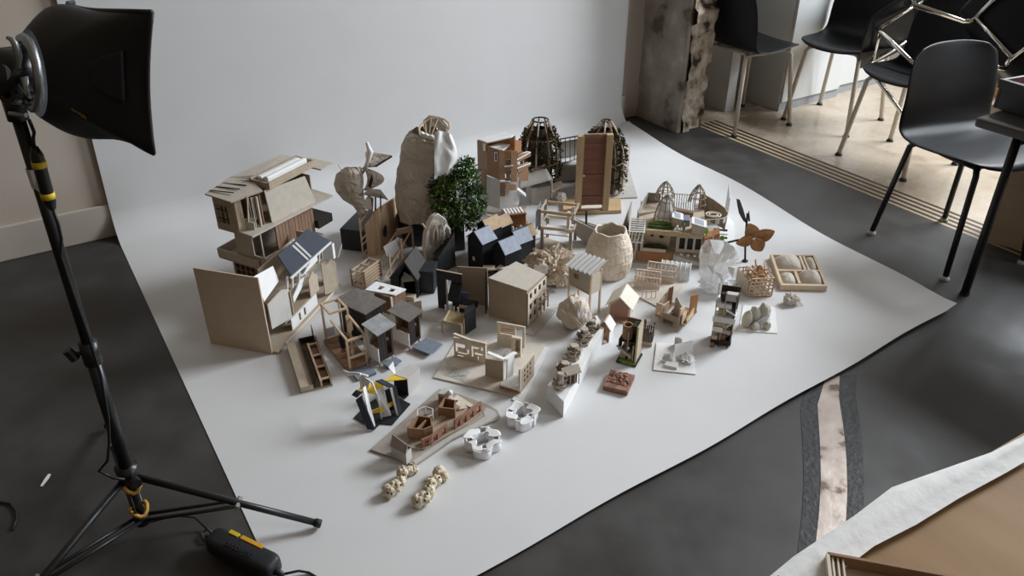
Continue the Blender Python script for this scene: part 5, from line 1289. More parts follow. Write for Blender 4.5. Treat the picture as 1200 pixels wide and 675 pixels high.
m = MB(); m.tube([V(dome(1, k/40))+V((0,0,.002)) for k in range(40)], .0055, 6, closed=True); t.p('rim', m, mat('pale_kraft_rim', (.68, .6, .5), .8, .08, 30, .2), smooth=True)
t.p('dark_foot', MB().lathe((0,0,0), [(.0, .001), (.072, .001), (.072, .006), (0, .006)], 24), darkwood)
# ---- small orange brown house with white slat top
t = T('house_model', 'small orange brown card house model with white slats on its roof behind the black cluster', 'model', (592, 283), (616, 280))
w = t.L; h = t.hp(592, 283, 249)
t.p('walls', MB().prism([(0, 0), (w, 0), (w, .06), (0, .06)], h*.35, h*.85).prism([(w*.55, -.004), (w*1.15, -.0), (w*1.15, .04), (w*.55, .04)], 0, h*.5), orangecard)
t.p('lower_walls', MB().box(.004, w*.5, .004, .05, 0, h*.34), browncard)
t.p('roof_frame', MB().box(-.002, w+.002, -.002, .062, h*.851, h*.9), orangecard)
for k in range(6): t.p('roof_slat', MB().box(w*(.06+.155*k), w*(.15+.155*k), .004, .056, h*.901, h*.93), white)
m = MB()
for k in range(5): m.blob((w*(.1+.2*k), -.014, .05+.01*(k%2)), (.008, .006, .016), 6, .2, seed=k)
t.p('white_stones', m, whitepaper, smooth=True); t.p('canopy', MB().box(-.06, -.003, .0, .05, h*.75, h*.8), tan); t.p('canopy_post', MB().box(-.05, -.045, .0, .005, 0, h*.749), tan)
# ---- black house cluster
t = T('black_house_cluster_model', 'cluster of black gabled house models with blue grey and tan roofs around a small court', 'model', (565, 323), (593, 327))
cork = mat('tan_roof_card', (.45, .32, .2), .8, .12, 50)
def bhouse(pF, pR, dep, r_e, r_p, right_roof, left_roof, wall=black):
    """gabled house: front corner, right corner, depth, rows of eave and peak over the front corner"""
    f, r_ = t.l(*pF), t.l(*pR); d = (r_-f); w = d.length; d.normalize(); n = V((-d.y, d.x, 0)); he = t.hp(*pF, r_e); hp2 = t.hp(*pF, r_p)
    def P(x, y, z): return f+d*x+n*y+V((0,0,z))
    o = t.p('gabled_house', MB().slab([P(0,0,0), P(w,0,0), P(w,0,he), P(w/2,0,hp2), P(0,0,he)], n*dep), wall)
    e = .004
    t.p('right_roof', MB().plate([P(w/2, -e, hp2+.002), P(w+e, -e, he-.001), P(w+e, dep+e, he-.001), P(w/2, dep+e, hp2+.002)], .004), right_roof, o)
    t.p('left_roof', MB().plate([P(w/2, -e, hp2+.002), P(w/2, dep+e, hp2+.002), P(-e, dep+e, he-.001), P(-e, -e, he-.001)], .004), left_roof, o)
    return o, P, w
roofblue = mat('pale_slate_roof', (.3, .33, .4), .65, .12, 60)
o, P, w = bhouse((549, 313), (566, 322), .07, 278, 268, roofblue, black); t.p('small_window', MB().plate([P(w*.35, -.002, .045), P(w*.5, -.002, .045), P(w*.5, -.002, .062), P(w*.35, -.002, .062)], .001), cream, o)
o, P, w = bhouse((578, 319), (592, 327), .075, 291, 280, roofblue, black)
t.p('white_window', MB().plate([P(w*.4, -.002, .02), P(w*.9, -.002, .02), P(w*.9, -.002, .036), P(w*.4, -.002, .036)], .001), cream, o)
bhouse((595, 305), (607, 312), .07, 280, 269, roofblue, black); bhouse((560, 299), (573, 305), .075, 266, 256, cork, black); bhouse((607, 297), (617, 302), .05, 274, 265, cork, black); bhouse((577, 291), (587, 296), .06, 262, 254, cork, roofblue)
m = MB()
for k in range(6): m.box(*(sorted((t.l(570, 315).x, t.l(576, 315).x))), t.l(570, 318).y+.002*k, t.l(570, 318).y+.004+.002*k, .03+.008*k, .034+.008*k)
t.p('court_stair', m, tan)
t.p('court_floor', MB().slab([t.l(566, 318, .02), t.l(578, 318, .02), t.l(600, 305, .02), t.l(575, 296, .02)], (0, 0, .005)), oldcard)
t.p('rear_block', MB().slab([t.l(576, 303), t.l(588, 307), t.l(596, 300), t.l(584, 297)], (0, 0, t.hp(576, 303, 287))), black)
t.p('gallery', MB().slab([t.l(566, 316, .06), t.l(580, 316, .06), t.l(580, 312, .06), t.l(566, 312, .06)], (0, 0, .004)), tan); t.p('gallery_rail', MB().bar(t.l(566, 316, .085), t.l(582, 316, .085), .004), tan)
t.p('court_table', MB().slab([t.l(581, 315, .05), t.l(592, 316, .05), t.l(596, 311, .05), t.l(586, 311, .05)], (0, 0, .004)), cream)
t.p('base_board', MB().slab([t.l(540, 322), t.l(590, 338), t.l(628, 318), t.l(575, 296)], (0, 0, .004)), grey_card)
# ================================================================ models, right
def lathe_cone(m, c, prof, nrib, w):
    for k in range(nrib):
        th = 2*math.pi*k/nrib; m.tube([c+V((r_*math.cos(th), r_*math.sin(th), z)) for r_, z in prof], w, 5)
    for r_, z in prof[:-1:1]: m.tube([c+V((r_*math.cos(2*math.pi*k/14), r_*math.sin(2*math.pi*k/14), z)) for k in range(14)], w*.8, 5, closed=True)
    return m
t = T('garden_complex_model', 'long kraft card complex model with three wire lattice cones, white roofs and a green terrace', 'model', (733, 305), (824, 313))
w = t.L; s1 = w/91.
def X(px): return (px-733)*s1
deep = .3; zl, zd = .045, .125
t.p('base_board', MB().slab([V((-.012,-.012,0)), V((w+.01,-.012,0)), t.l(861, 300), t.l(859, 268), V((-.0, deep, 0))], (0, 0, .005)), grey_card)
t.p('lower_storey', MB().box(0, w*.62, .006, .04, .005, zl).box(0, .006, .04, deep, .005, zl).box(w*.62, w, .03, .036, .005, zl), kraft)
t.p('lower_panel', MB().box(X(746), X(787), .0, .0055, .006, zl-.002), orangecard)
for px in (735, 741): t.p('lower_pier', MB().box(X(px), X(px+3.5), -.002, .0055, .005, zl), lightgrey)
t.p('lower_gap', MB().box(X(739.5), X(740.6), -.001, .0, .005, zl), black)
t.p('ramp_wall', MB().slab([(X(788), -.004, .005), (w*1.02, -.004, .005), (w*1.02, -.004, .012), (X(790), -.004, zl*.95), (X(788), -.004, zl)], (0, .004, 0)), lightgrey)
t.p('court_floor', MB().slab([(X(788), .0, zl-.002), (w*1.0, .0, .014), (w*1.0, .04, .03), (X(790), .045, zl)], (0, 0, .003)), oldcard)
t.p('mid_floor', MB().box(0, w, .04, deep, zl, zl+.005), tan)
m = hole_wall(MB(), (X(751), .05), (X(783), .05), zl+.005, zd, [(.03, .041, .092, .118), (.064, .08, .088, .118)], .004)
t.p('garden_facade', m, tan); t.p('facade_backing', MB().box(X(752), X(782), .056, .06, zl+.005, zd), black)
t.p('hedge_strip', MB().blob((X(766), .03, zl+.01), (.05, .012, .014), 10, .35, 12), mat('dark_hedge', (.03, .045, .012), .9, .5, 60, .5))
t.p('planter_edge', MB().box(X(750), X(779), .008, .014, zl, zl+.012), cream)
m = hole_wall(MB(), (X(790), .025), (X(820), .03), zl+.0, zd-.004, [(.012+.031*k, .034+.031*k, zl+.014, zd-.016) for k in range(3)], .005); t.p('window_wall', m, tan)
t.p('window_backing', MB().box(X(791), X(819), .036, .04, zl, zd-.008), black)
m = MB()
for k in range(3): m.blob((X(797+8*k), .012, zl-.004), (.007, .007, .005), 6, .1)
t.p('white_stools', m, white, smooth=True)
for px in (736, 742.5, 749): t.p('pier', MB().box(X(px), X(px+3), .0062, .014, zl+.0001, zd-.03), lightgrey)
t.p('deck', MB().box(X(744), w*.98, .02, deep, zd, zd+.005), tan)
m = MB().box(X(752), X(806), .012, .019, zd-.006, zd+.013)
t.p('deck_beam', m, mat('perforated_kraft', (.47, .35, .22), .8, .35, 160))
t.p('green_strip', MB().blob((X(771), .075, zd+.01), (.05, .014, .012), 10, .4, 14, seed=3), grass)
t.p('green_tray', MB().box(X(755), X(785), .045, .055, zd+.0055, zd+.015), leaf)
# glasshouse on the left
gz0, gz1 = .085, .13
m = MB()
for x in (X(735), X(751)):
    for y in (.0, .07): m.bar((x, y, gz0), (x, y, gz1+y*.25), .004)
frame_bars(m, X(735), X(751), 0, .07, gz0, .004)
for k in range(4): m.bar((X(737+4*k), 0, gz0), (X(739+4*k), 0, gz1), .0025)
t.p('glasshouse_frame', m, white)
m = MB()
for k in range(7): y = .0+.012*k; m.bar((X(734.5), y, gz1+.002+y*.3), (X(752), y, gz1+.002+y*.3), .005, .003)
m.bar((X(734.5), -.003, gz1), (X(734.5), .08, gz1+.024), .005).bar((X(752), -.003, gz1), (X(752), .08, gz1+.024), .005); t.p('glasshouse_roof', m, white)
t.p('glasshouse_floor', MB().box(X(735), X(752), .0145, .07, gz0-.006, gz0-.002), tan)
# little houses on the deck
def lil(x0, x1, y0, y1, h, dh):
    o = t.p('roof_house', MB().prism([(x0, y0), (x1, y0), (x1, y1), (x0, y1)], zd+.0055, [zd+h, zd+h-dh, zd+h-dh, zd+h]), tan)
    t.p('white_house_roof', MB().plate([(x0-.003, y0-.004, zd+h+.003), (x1+.004, y0-.004, zd+h-dh+.002), (x1+.004, y1+.004, zd+h-dh+.002), (x0-.003, y1+.004, zd+h+.003)], .003), white, o)
    t.p('blue_roof_light', MB().plate([(x0+.008, y0+.004, zd+h+.0052-dh*.1), (x1-.006, y0+.004, zd+h-dh*.85+.0055), (x1-.006, y1-.004, zd+h-dh*.85+.0055), (x0+.008, y1-.004, zd+h+.0052-dh*.1)], .001), roofblue, o)
lil(X(783), X(794), .06, .11, .05, .008); lil(X(806), X(821), .022, .075, .048, .012)
t.p('court_block', MB().box(X(796), X(804), .09, .14, zd+.0055, zd+.03), bluegrey)
m = MB()
for px, y, z in ((788, .03, .02), (786, .022, .012), (790, .026, .010)): m.tube([(X(px), y, zd+.013), (X(px)+.004, y, zd+.013+z)], .004, 6)
t.p('white_figure', m, white, smooth=True)
t.p('teal_tree', MB().blob((X(797), .05, zd+.02), (.006, .006, .016), 8, .2), mat('teal_green', (.25, .36, .3), .8, .1, 30), smooth=True)
conem = mat('cone_wire', (.36, .3, .24), .6, .2, 40)
prof = lambda r_, h: [(r_, 0), (r_*.93, h*.25), (r_*.78, h*.5), (r_*.52, h*.76), (r_*.1, h)]
t.p('lattice_cone', lathe_cone(MB(), V((X(775), .12, zd+.006)), prof(.046, .115), 11, .0022), conem)
t.p('cone_lining', MB().lathe((X(775), .12, zd+.006), prof(.04, .09), 14), cloud, smooth=True)
t.p('lattice_cone', lathe_cone(MB(), V((X(773), .29, zd+.03)), prof(.04, .075), 10, .0022), conem)
t.p('lattice_cone', lathe_cone(MB(), V((X(813), .28, zd+.0)), prof(.042, .105), 10, .0024), conem)
m = MB(); m.wall((X(742), .14), (X(752), .3), zd-.05, zd+.03, zd+.045, .004).wall((X(752), .3), (X(768), .3), zd, zd+.045, zd+.045, .004).wall((X(742), .14), (X(764), .2), zd-.05, zd+.02, zd+.01, .004); t.p('grey_rear_wall', m, grey_card)
m = MB(); n = 9
m.grid(lambda a, b: (X(783+25*a), .2+.05*b-.02*a, zd+.03+.014*b+.004*math.cos(a*n*2*math.pi)), 72, 3); t.p('corrugated_roof', m, white, solid=.0015)
t.p('roof_wall', MB().wall((X(783), .19), (X(808), .17), zd+.0055, zd+.028, t=.004), browncard)
m = MB()
for k in range(8): m.tube([(X(785+3*k), .3, zd+.02), (X(785+3*k), .29, zd+.055), (X(787+3*k), .27, zd+.06)], .0016, 5)
t.p('pergola_hoops', m, conem)
m = MB()
pts = [(X(815), .27, .07), (X(822), .285, .06), (X(832), .28, .045), (X(840), .26, .035), (X(847), .23, .03), (X(848), .2, .03)]
for i in range(len(pts)-1): a, b = pts[i], pts[i+1]; m.wall(a[:2], b[:2], zd-.06, zd+a[2], zd+b[2], .004)
t.p('curved_wall', m, oldcard)
m = MB(); c = V((X(815), .17, zd)); 
ring = [c+V((.115*math.cos(k*math.pi/16)*1., .07*math.sin(k*math.pi/16)*-1.+.02, .0)) for k in range(17)]
for k in range(16): m.slab([ring[k], ring[k+1], ring[k+1]+V((0,0,.026)), ring[k]+V((0,0,.026))], (0, .0015, 0)) if k % 2 == 0 else m.bar(ring[k]+V((0,0,.024)), ring[k+1]+V((0,0,.024)), .0025)
t.p('ring_balustrade', m, white)
for r_ in (.03, .018): t.p('spiral_ring', MB().tube([V((X(832), .185, zd+.02))+V((r_*math.cos(2*math.pi*k/18), r_*.8*math.sin(2*math.pi*k/18), 0)) for k in range(18)], .003, 6, closed=True), cream, smooth=True)
for k in range(4): t.p('stair_tread', MB().box(X(834), X(850), .09+.018*k, .1+.018*k, zd-.055+.008*k, zd-.05+.008*k), darkwood if k % 2 else white)
for px0, px1, y0, z0, z1 in ((821, 831, .02, .055, .125), (832, 839, .05, .08, .125)):
    t.p('orange_house', MB().prism([(X(px0), y0), (X(px1), y0+.01), (X(px1), y0+.06), (X(px0), y0+.05)], z0, [z1-.008, z1, z1, z1-.008]), orangecard)
    t.p('orange_house_edge', MB().bar((X(px1)+.001, y0+.008, z0), (X(px1)+.001, y0+.008, z1), .003), white)
m = MB(); m.blob((X(822), .05, .12), (.012, .012, .03), 8, .4, 6).blob((X(842), .06, .09), (.01, .01, .022), 8, .4, 6, seed=4); t.p('climbing_green', m, mat('bright_moss', (.2, .34, .03), .9, .4, 80, .4))
t.p('lower_block', MB().box(X(820), X(829), .0, .05, .0055, .054), tan); t.p('white_side_board', MB().slab([t.l(838, 290, .0), t.l(861, 292, .0), t.l(860, 262, .0), t.l(846, 250, .0)], (0, 0, .0055)), white)
t.p('right_screen', MB().wall(t.l(851, 262).xy, t.l(849, 250).xy, .0055, .12, .15, .003), white)
# thin leaning board left of the complex
t = T('leaning_board', 'narrow grey card board standing on edge beside the long kraft complex', 'board', (729, 283), (735, 283)); m = MB(); wpx(t, m, (729, 284, 262), (738, 262, 236), .004); t.p('board', m, grey_card); t.p('foot_board', MB().slab([t.l(728, 286), t.l(736, 286), t.l(742, 262), t.l(737, 262)], (0, 0, .003)), lightgrey)
# ---- pinwheel flower
t = T('pinwheel_flower_model', 'brown four petal pinwheel flower on a thin dark stem behind the lattice basket', 'model', (873, 306), (890, 306))
Yp = t.o.y
def pw(px, py, dy=0.): return t.mi @ at_y(px, py, Yp+dy)
t.p('stem', MB().tube([V((0,0,.003)), pw(873.5, 280), pw(875, 262), pw(876, 250)], .0042, 8), black, smooth=True); t.p('base_disc', MB().cyl((0,0,0), (0,0,.003), .012, 16), black)
petm = mat('copper_brown', (.42, .21, .08), .5, .25, 30); c = pw(883.5, 279, -.03)
for qx, qy, wd_, tip in ((877, 261, 6.4, 1), (907, 270, 6.6, 1), (862, 284, 5.4, 1), (892, 293, 6.4, 1)):
    q = pw(qx, qy, -.03); ax_ = q-c; L_ = ax_.length; d = ax_/L_; sd = d.cross(V((0, 1, 0))).normalized(); nn = sd.cross(d); nn = nn if nn.y < 0 else -nn
    m = MB()
    def pf_(a, b):
        x = .06+.94*a; wv = math.sin(math.pi*min(1, x**.85))**.75*wd_*.0036*1.2 if 0 < x < 1 else 0
        y = (b*2-1); return c+d*(x*L_)+sd*(y*max(wv, .0008))+nn*(.012*math.sin(math.pi*x)*(y*y-.5)+.008*x)
    m.grid(pf_, 16, 10); o = t.p('petal', m, petm, smooth=True, solid=.0018)
    t.p('petal_rim', MB().tube([pf_(k/16, 0) for k in range(17)], .0013, 5).tube([pf_(k/16, 1) for k in range(17)], .0013, 5), browncard, o, smooth=True)
t.p('hub', MB().blob(c, .008, 8, .1), chrome, smooth=True); t.p('crossbar', MB().bar(pw(849, 285, -.01), pw(866, 281, -.015), .006), black); t.p('axle', MB().tube([pw(874, 279, 0), c], .003, 6), black)
m = MB(); lf = [(863, 233), (867, 234), (871, 245), (874, 256), (875, 262), (871, 259), (866, 250), (864, 241)]
t.p('dark_leaf', MB().slab([pw(x, y, .01) for x, y in lf], (0, .002, 0)), mat('slate_leaf', (.1, .1, .12), .6, .4, 60)); t.p('short_stalk', MB().tube([pw(878, 259), pw(877.5, 247)], [.004, .0015], 6), black)
# ---- lattice basket
t = T('lattice_basket_model', 'pale stick lattice basket model with one solid tan side in front of the pinwheel flower', 'model', (877, 348), (904, 347))
w = t.L; lf_ = t.l(863, 333); h = t.hp(877, 348, 327); D_ = max(.06, lf_.y); sx = lf_.x
m = MB()
for k in range(6): x = w*k/5; m.bar((x, 0, 0.001), (x, 0, h), .0035)
for k in range(6): z = .003+h*k/5.2; m.bar((0, 0, z), (w, 0, z), .0035)
t.p('front_lattice', m, strip)
m = MB()
for k in range(6): x = sx+w*k/5; m.bar((x, D_, 0.001), (x, D_, h), .0035)
for k in range(4): z = h*(.35+.2*k); m.bar((sx, D_, z), (sx+w, D_, z), .0035)
t.p('rear_lattice', m, strip)
t.p('solid_side', MB().slab([(-.003, 0, .001), (sx-.003, D_, .001), (sx-.003, D_, h*.95), (-.003, .01, h*.8)], (-.003, 0, 0)), tan)
m = MB()
for k in range(5):
    f = k/4; m.bar((w+sx*f, D_*f, .001), (w+sx*f, D_*f, h), .0035); m.bar((w, 0, h*(.1+.22*k)), (w+sx, D_, h*(.1+.22*k)), .0035)
t.p('right_lattice', m, strip)
t.p('floor', MB().slab([V((0,0,0.0)), V((w,0,0.0)), V((w+sx,D_,0.0)), V((sx,D_,0.0))], (0, 0, .003)), kraft)
m = MB()
for k in range(70):
    p = V((sx*.5+rnd.uniform(.1, .95)*w, D_*rnd.uniform(.15, .9), h*rnd.uniform(.3, 1.05))); q = p+V((rnd.uniform(-.03,.03), rnd.uniform(-.03,.03), rnd.uniform(.0,.035))); m.bar(p, q, .0045)
tag(t.p('loose_sticks', m, mat('reddish_sticks', (.55, .36, .22), .6, .25, 40)), kind='stuff')
t.p('leaning_chip', MB().blob((sx+w*.72, D_*.6, h*1.12), (.012, .006, .016), 8, .2), orangecard, smooth=True)
# ---- frame with four cushions
t = T('cushion_frame_model', 'flat pine frame model holding four puffed pale cushions', 'model', (914, 339), (968, 340))
q = [t.l(914, 339), t.l(968, 340), t.l(953, 304), t.l(902, 303)]; hf = .022
def FQ(a, b, z=0): p = q[0].lerp(q[1], a).lerp(q[3].lerp(q[2], a), b); return V((p.x, p.y, z))
fr_m = mat('pale_pine', (.66, .53, .38), .6, .1, 14)
def rail(a0, b0, a1, b1, ww): t.p('rail', MB().bar(FQ(a0, b0, hf/2), FQ(a1, b1, hf/2), ww, hf), fr_m)
rail(0, 0, 1, 0, .012); rail(.02, .03, .02, 1, .010); rail(.05, .98, .98, .98, .008); rail(.985, .03, .985, .96, .008); rail(.05, .46, .96, .46, .010); rail(.42, .04, .42, .43, .010); rail(.66, .49, .66, .95, .009); rail(.74, .49, .74, .95, .007)
cu = mat('cushion_cloth', (.62, .57, .5), .85, .06, 25, .3)
def cushion(a0, a1, b0, b1, hz_):
    m = MB(); m.grid(lambda a, b: FQ(a0+(a1-a0)*a, b0+(b1-b0)*b, .006+hz_*(math.sin(math.pi*a)**.5*math.sin(math.pi*b)**.5 if 0 < a < 1 and 0 < b < 1 else 0)*(1+.12*noise.noise(V((a*4+a0*9, b*4, 2))))), 14, 14)
    t.p('cushion', m, cu, smooth=True)
cushion(.05, .63, .51, .95, .045); cushion(.77, .95, .51, .95, .028); cushion(.06, .38, .07, .42, .026); cushion(.46, .94, .06, .42, .045)
t.p('tray_floor', MB().slab([FQ(.03, .03), FQ(.98, .03), FQ(.98, .97), FQ(.03, .97)], (0, 0, .003)), tan)
# ---- crumpled scrap
t = T('crumpled_paper', 'small crumpled pale paper scrap on the white sheet in front of the cushion frame', 'paper', (928, 358), (940, 358))
t.p('scrap', MB().blob((0, .012, .018), (.026, .02, .02), 16, .55, 3.2, 5, flat=.017, amp2=.4, fr2=5), plaster)
t.p('loose_flap', MB().plate([(-.03, .01, .002), (-.03, .02, .03), (-.01, .015, .03)], .001).plate([(.02, -.005, .002), (.04, -.01, .002), (.03, .01, .015)], .001), white)
# ---- lumps on a clear sheet
t = T('plaster_lumps_model', 'pale plaster lumps standing on a square clear sheet below the lattice basket', 'model', (866, 389), (909, 391))
q = [t.l(865, 388), t.l(911, 391), t.l(908, 360), t.l(871, 358)]; t.p('sheet', MB().slab(q, (0, 0, .002)), whitepaper)
for px, py, rx, rz, sd in ((875, 384, .018, .036, 1), (883, 381, .022, .04, 2), (893, 380, .024, .045, 3), (885, 388, .013, .016, 4), (899, 387, .014, .016, 5)):
    p = t.l(px, py, 0); t.p('lump', MB().blob((p.x, p.y+.01, rz*.8), (rx, rx*.9, rz), 12, .25, 1.8, sd, flat=rz*.78), mat('pale_stone_plaster', (.55, .52, .45), .8, .12, 30, .3), smooth=True)
t.p('clear_wrap', MB().grid(lambda a, b: t.l(876+24*a, 386-3*a, .0)+V((0, -.012+.03*b, .005+.07*a*math.sin(b*3.1)**.6*(.6+.4*noise.noise(V((a*3,b*3,1)))))), 10, 10), clear, smooth=True)
# ---- clear crumpled vase with white cards
t = T('plastic_wrap_model', 'clear and white crumpled plastic model holding two folded white cards beside the kraft complex', 'model', (840, 345), (858, 345))
Yp = t.o.y
def pc(px, py, dy=0.): return t.mi @ at_y(px, py, Yp+dy)
a_ = pc(843, 328); t.p('white_crumple', MB().blob((a_.x, .02, a_.z*.55), (.06, .045, a_.z*.6), 18, .4, 2.6, 4, flat=a_.z*.55-.003, amp2=.35, fr2=4.5), cloud)
b_ = pc(842, 304); m = MB()
m.lathe((b_.x, .03, 0), [(.045, a_.z*.9), (.058, b_.z-.03), (.066, b_.z), (.06, b_.z+.035)], 20, lambda th, i: 1+.14*math.sin(3*th+i)+.1*math.sin(7*th+2*i)); t.p('clear_vase', m, clear)
t.p('folded_card', MB().plate([pc(832, 281), pc(848, 282, .03), pc(847, 300, .02), pc(838, 297)], .002).plate([pc(843, 300, -.01), pc(851, 283, -.01), pc(861, 290, .0), pc(858, 296, .0)], .002), white)
for k, (p0, p1) in enumerate((((828, 310), (836, 322)), ((852, 312), (858, 326)), ((836, 318), (848, 332)))): t.p('white_shard', MB().plate([pc(*p0, -.045), pc(p0[0]+9, p0[1]+2, -.05), pc(*p1, -.055)], .0015), white)
# ---- tall slim stacked model
t = T('stacked_tower_model', 'slim tall stacked tower model of dark, white and pale yellow layers on two thin legs', 'model', (832, 403), (857, 407))
w = t.L*.95; D_ = .055; zz = lambda r_: t.hp(843, 404, r_)
pale_y = mat('pale_yellow_card', (.66, .6, .3), .7, .15, 30); darkc = mat('dark_umber_card', (.045, .03, .022), .75, .2, 40)
for x in (.0+w*.42, w*.85): t.p('leg', MB().tube([(x, -.012, .003), (x, .004, zz(400))], .003, 8), darkwood)
t.p('foot_block', MB().box(w*.0, w*.2, -.02, -.006, 0, .012), browncard)
lv = [(403, 398, darkc, 0, 1), (390, 386, tan, 0, 1), (377, 371, white, 0, 1), (361, 356, white, -.02, .75)]
for r0, r1, mm, a, b in lv: t.p('floor_slab', MB().box(w*a, w*b, 0, D_, zz(r0), zz(r1)), mm)
m = MB()
for x, y in ((0, .0), (w-.004, .0), (w*.4, .0), (w-.004, D_-.004), (0, D_-.004)): m.box(x, x+.003, y, y+.003, zz(398), zz(342))
t.p('thin_posts', m, lightgrey)
t.p('rear_wall', MB().box(0, w, D_, D_+.003, zz(398), zz(372)), pale_y)
t.p('dark_wall', MB().box(w*.15, w*1.05, D_*.7, D_*.75, zz(370), zz(341)).box(w*.9, w*.95, .0, D_*.7, zz(398), zz(345)), darkc)
t.p('red_room', MB().box(w*.3, w*.7, .004, .03, zz(398), zz(392)), redwood); t.p('left_block', MB().box(w*.02, w*.3, .0, .03, zz(398), zz(394)), cream)
t.p('yellow_block', MB().prism([(w*.05, .004), (w*.6, .004), (w*.55, .03), (w*.05, .03)], zz(386), [zz(381), zz(379), zz(378), zz(380)]).box(w*.15, w*.55, .01, .03, zz(371), zz(367)), pale_y)
t.p('white_band', MB().box(-.004, w*1.02, -.004, -.0005, zz(377), zz(371)).box(w*.0, w*.5, -.004, -.0005, zz(388), zz(383)), white)
m = MB().bar((w*.4, -.002, zz(390)), (w*.8, -.002, zz(378)), .002).bar((w*.8, -.002, zz(390)), (w*.45, -.002, zz(378)), .002); t.p('cross_brace', m, lightgrey)
t.p('upper_room', MB().box(w*.2, w*.6, .01, .03, zz(355), zz(346)), darkc); t.p('white_canopy', MB().plate([(w*.5, -.006, zz(362)), (w*1.0, -.004, zz(368)), (w*1.0, .03, zz(366)), (w*.5, .03, zz(360))], .003), white)
t.p('upper_grey_block', MB().box(w*.45, w*1.0, .0, .02, zz(352), zz(344)), lightgrey)
# ---- pale lattice sheds and milky tunnel on a kraft board
t = T('lattice_shed_model', 'pale pink stick lattice sheds and a milky tunnel on a kraft base board', 'model', (729, 357), (775, 364))
t.p('base_board', MB().slab([t.l(728, 338), t.l(778, 364), t.l(805, 331), t.l(752, 318)], (0, 0, .004)), pale_b)
pk_m = mat('pale_pink_stick', (.68, .55, .46), .65, .1, 40)
def shed(a, b, hrow, dep):
    p, q = t.l(*a), t.l(*b); d = (q-p); L_ = d.length; d.normalize(); n = V((-d.y, d.x, 0)); h = t.hp(*a, hrow)
    P = lambda x, y, z: p+d*x+n*y+V((0,0,z+.004))
    m = MB(); N_ = 8
    for y in (0, dep):
        for k in range(N_+1): m.bar(P(L_*k/N_, y, 0), P(L_*k/N_, y, h*.75), .0028)
        for z in (.004, h*.36, h*.75): m.bar(P(0, y, z), P(L_, y, z), .0035)
    for x in (0, L_):
        m.bar(P(x, 0, h*.4), P(x, dep, h*.4), .003)
        m.bar(P(x, 0, h*.75), P(x, dep/2, h), .003).bar(P(x, dep, h*.75), P(x, dep/2, h), .003)
    t.p('lattice_frame', m, pk_m)
    m = MB()
    for k in range(N_+1): m.bar(P(L_*k/N_, 0, h*.75), P(L_*k/N_, dep/2, h), .0026); m.bar(P(L_*k/N_, dep, h*.75), P(L_*k/N_, dep/2, h), .0026)
    m.bar(P(0, dep/2, h), P(L_, dep/2, h), .005); t.p('roof_rafters', m, cream)
    t.p('white_band', MB().slab([P(0, -.003, h*.1), P(L_, -.003, h*.1), P(L_, -.003, h*.3), P(0, -.003, h*.3)], n*.001), cream)
shed((757, 328), (790, 333), 311, .05); shed((743, 337), (772, 341), 320, .045)
m = MB()
for px in (752, 757, 763, 768): p = vv(t, px, 350, 341); m.bar((p.x, p.y, .004), (p.x, p.y, p.z), .003)
m.bar(vv(t, 752, 350, 341), vv(t, 768, 350, 341), .003); t.p('small_trestle', m, pk_m)
p, q = t.l(789, 333), t.l(803, 328); m = MB(); d = (q-p); L_ = .07; cc_ = t.l(792, 325)
m.grid(lambda a, b: V((cc_.x-.06+.11*a, cc_.y+.035*math.cos(math.pi*b)+.01, .004+.055*math.sin(math.pi*b)**.7)), 12, 12)
t.p('milky_tunnel', m, cloud, smooth=True); e_ = MB(); 
for k in range(7): x = cc_.x-.06+.11*k/6; e_.tube([V((x, cc_.y+.036*math.cos(math.pi*b/8)+.01, .004+.057*math.sin(math.pi*b/8)**.7)) for b in range(9)], .0018, 5)
t.p('tunnel_hoops', e_, white, smooth=True)
t.p('tunnel_end', MB().add([V((cc_.x+.051, cc_.y+.035*math.cos(math.pi*b/10)+.01, .004+.055*math.sin(math.pi*b/10)**.7)) for b in range(11)], [tuple(range(11))]), cloud)
# ---- pink gabled hut
t = T('hut_model', 'pink fronted gabled hut model with a ribbed cream roof in front of the lattice sheds', 'model', (713, 370), (737, 375))
w = t.L; he = t.hp(713, 370, 356); hp_ = t.hp(725, 372, 348); D_ = .085
t.p('walls', MB().slab([(0,0,0), (w,0,0), (w,0,he), (w/2,0,hp_), (0,0,he)], (0, D_, 0)), cream)
t.p('pink_front', MB().slab([(.006,-.002,.003), (w-.006,-.002,.003), (w-.006,-.002,he-.003), (w/2,-.002,hp_-.008), (.006,-.002,he-.003)], (0, .0015, 0)), mat('dusty_pink', (.4, .24, .19), .8, .06, 40))
ribm = mat('ribbed_cream', (.72, .67, .57), .7, .04, 40)
for sgn, nm in ((-1, 'left_roof'), (1, 'right_roof')):
    m = MB(); N_ = 7; x0 = w/2; x1 = -.012 if sgn < 0 else w+.012; zA, zB = hp_+.003, he-.006
    for k in range(N_):
        a, b = k/N_, (k+1)/N_; off = .003*(1-0)
        m.hexa([(x0+(x1-x0)*a, -.008, zA+(zB-zA)*a), (x0+(x1-x0)*b, -.008, zA+(zB-zA)*b), (x0+(x1-x0)*b, D_+.008, zA+(zB-zA)*b), (x0+(x1-x0)*a, D_+.008, zA+(zB-zA)*a),
                (x0+(x1-x0)*a, -.008, zA+(zB-zA)*a+.002), (x0+(x1-x0)*b, -.008, zA+(zB-zA)*b+.0045), (x0+(x1-x0)*b, D_+.008, zA+(zB-zA)*b+.0045), (x0+(x1-x0)*a, D_+.008, zA+(zB-zA)*a+.002)])
    t.p(nm, m, ribm)
for x in (-.003, w-.003): t.p('corner_board', MB().box(x, x+.006, -.004, -.002, 0, he), ribm)
t.p('timber_step', MB().box(w*.3, w+.03, -.03, -.006, 0, .004), mat('rose_step', (.36, .22, .16), .8, .1))
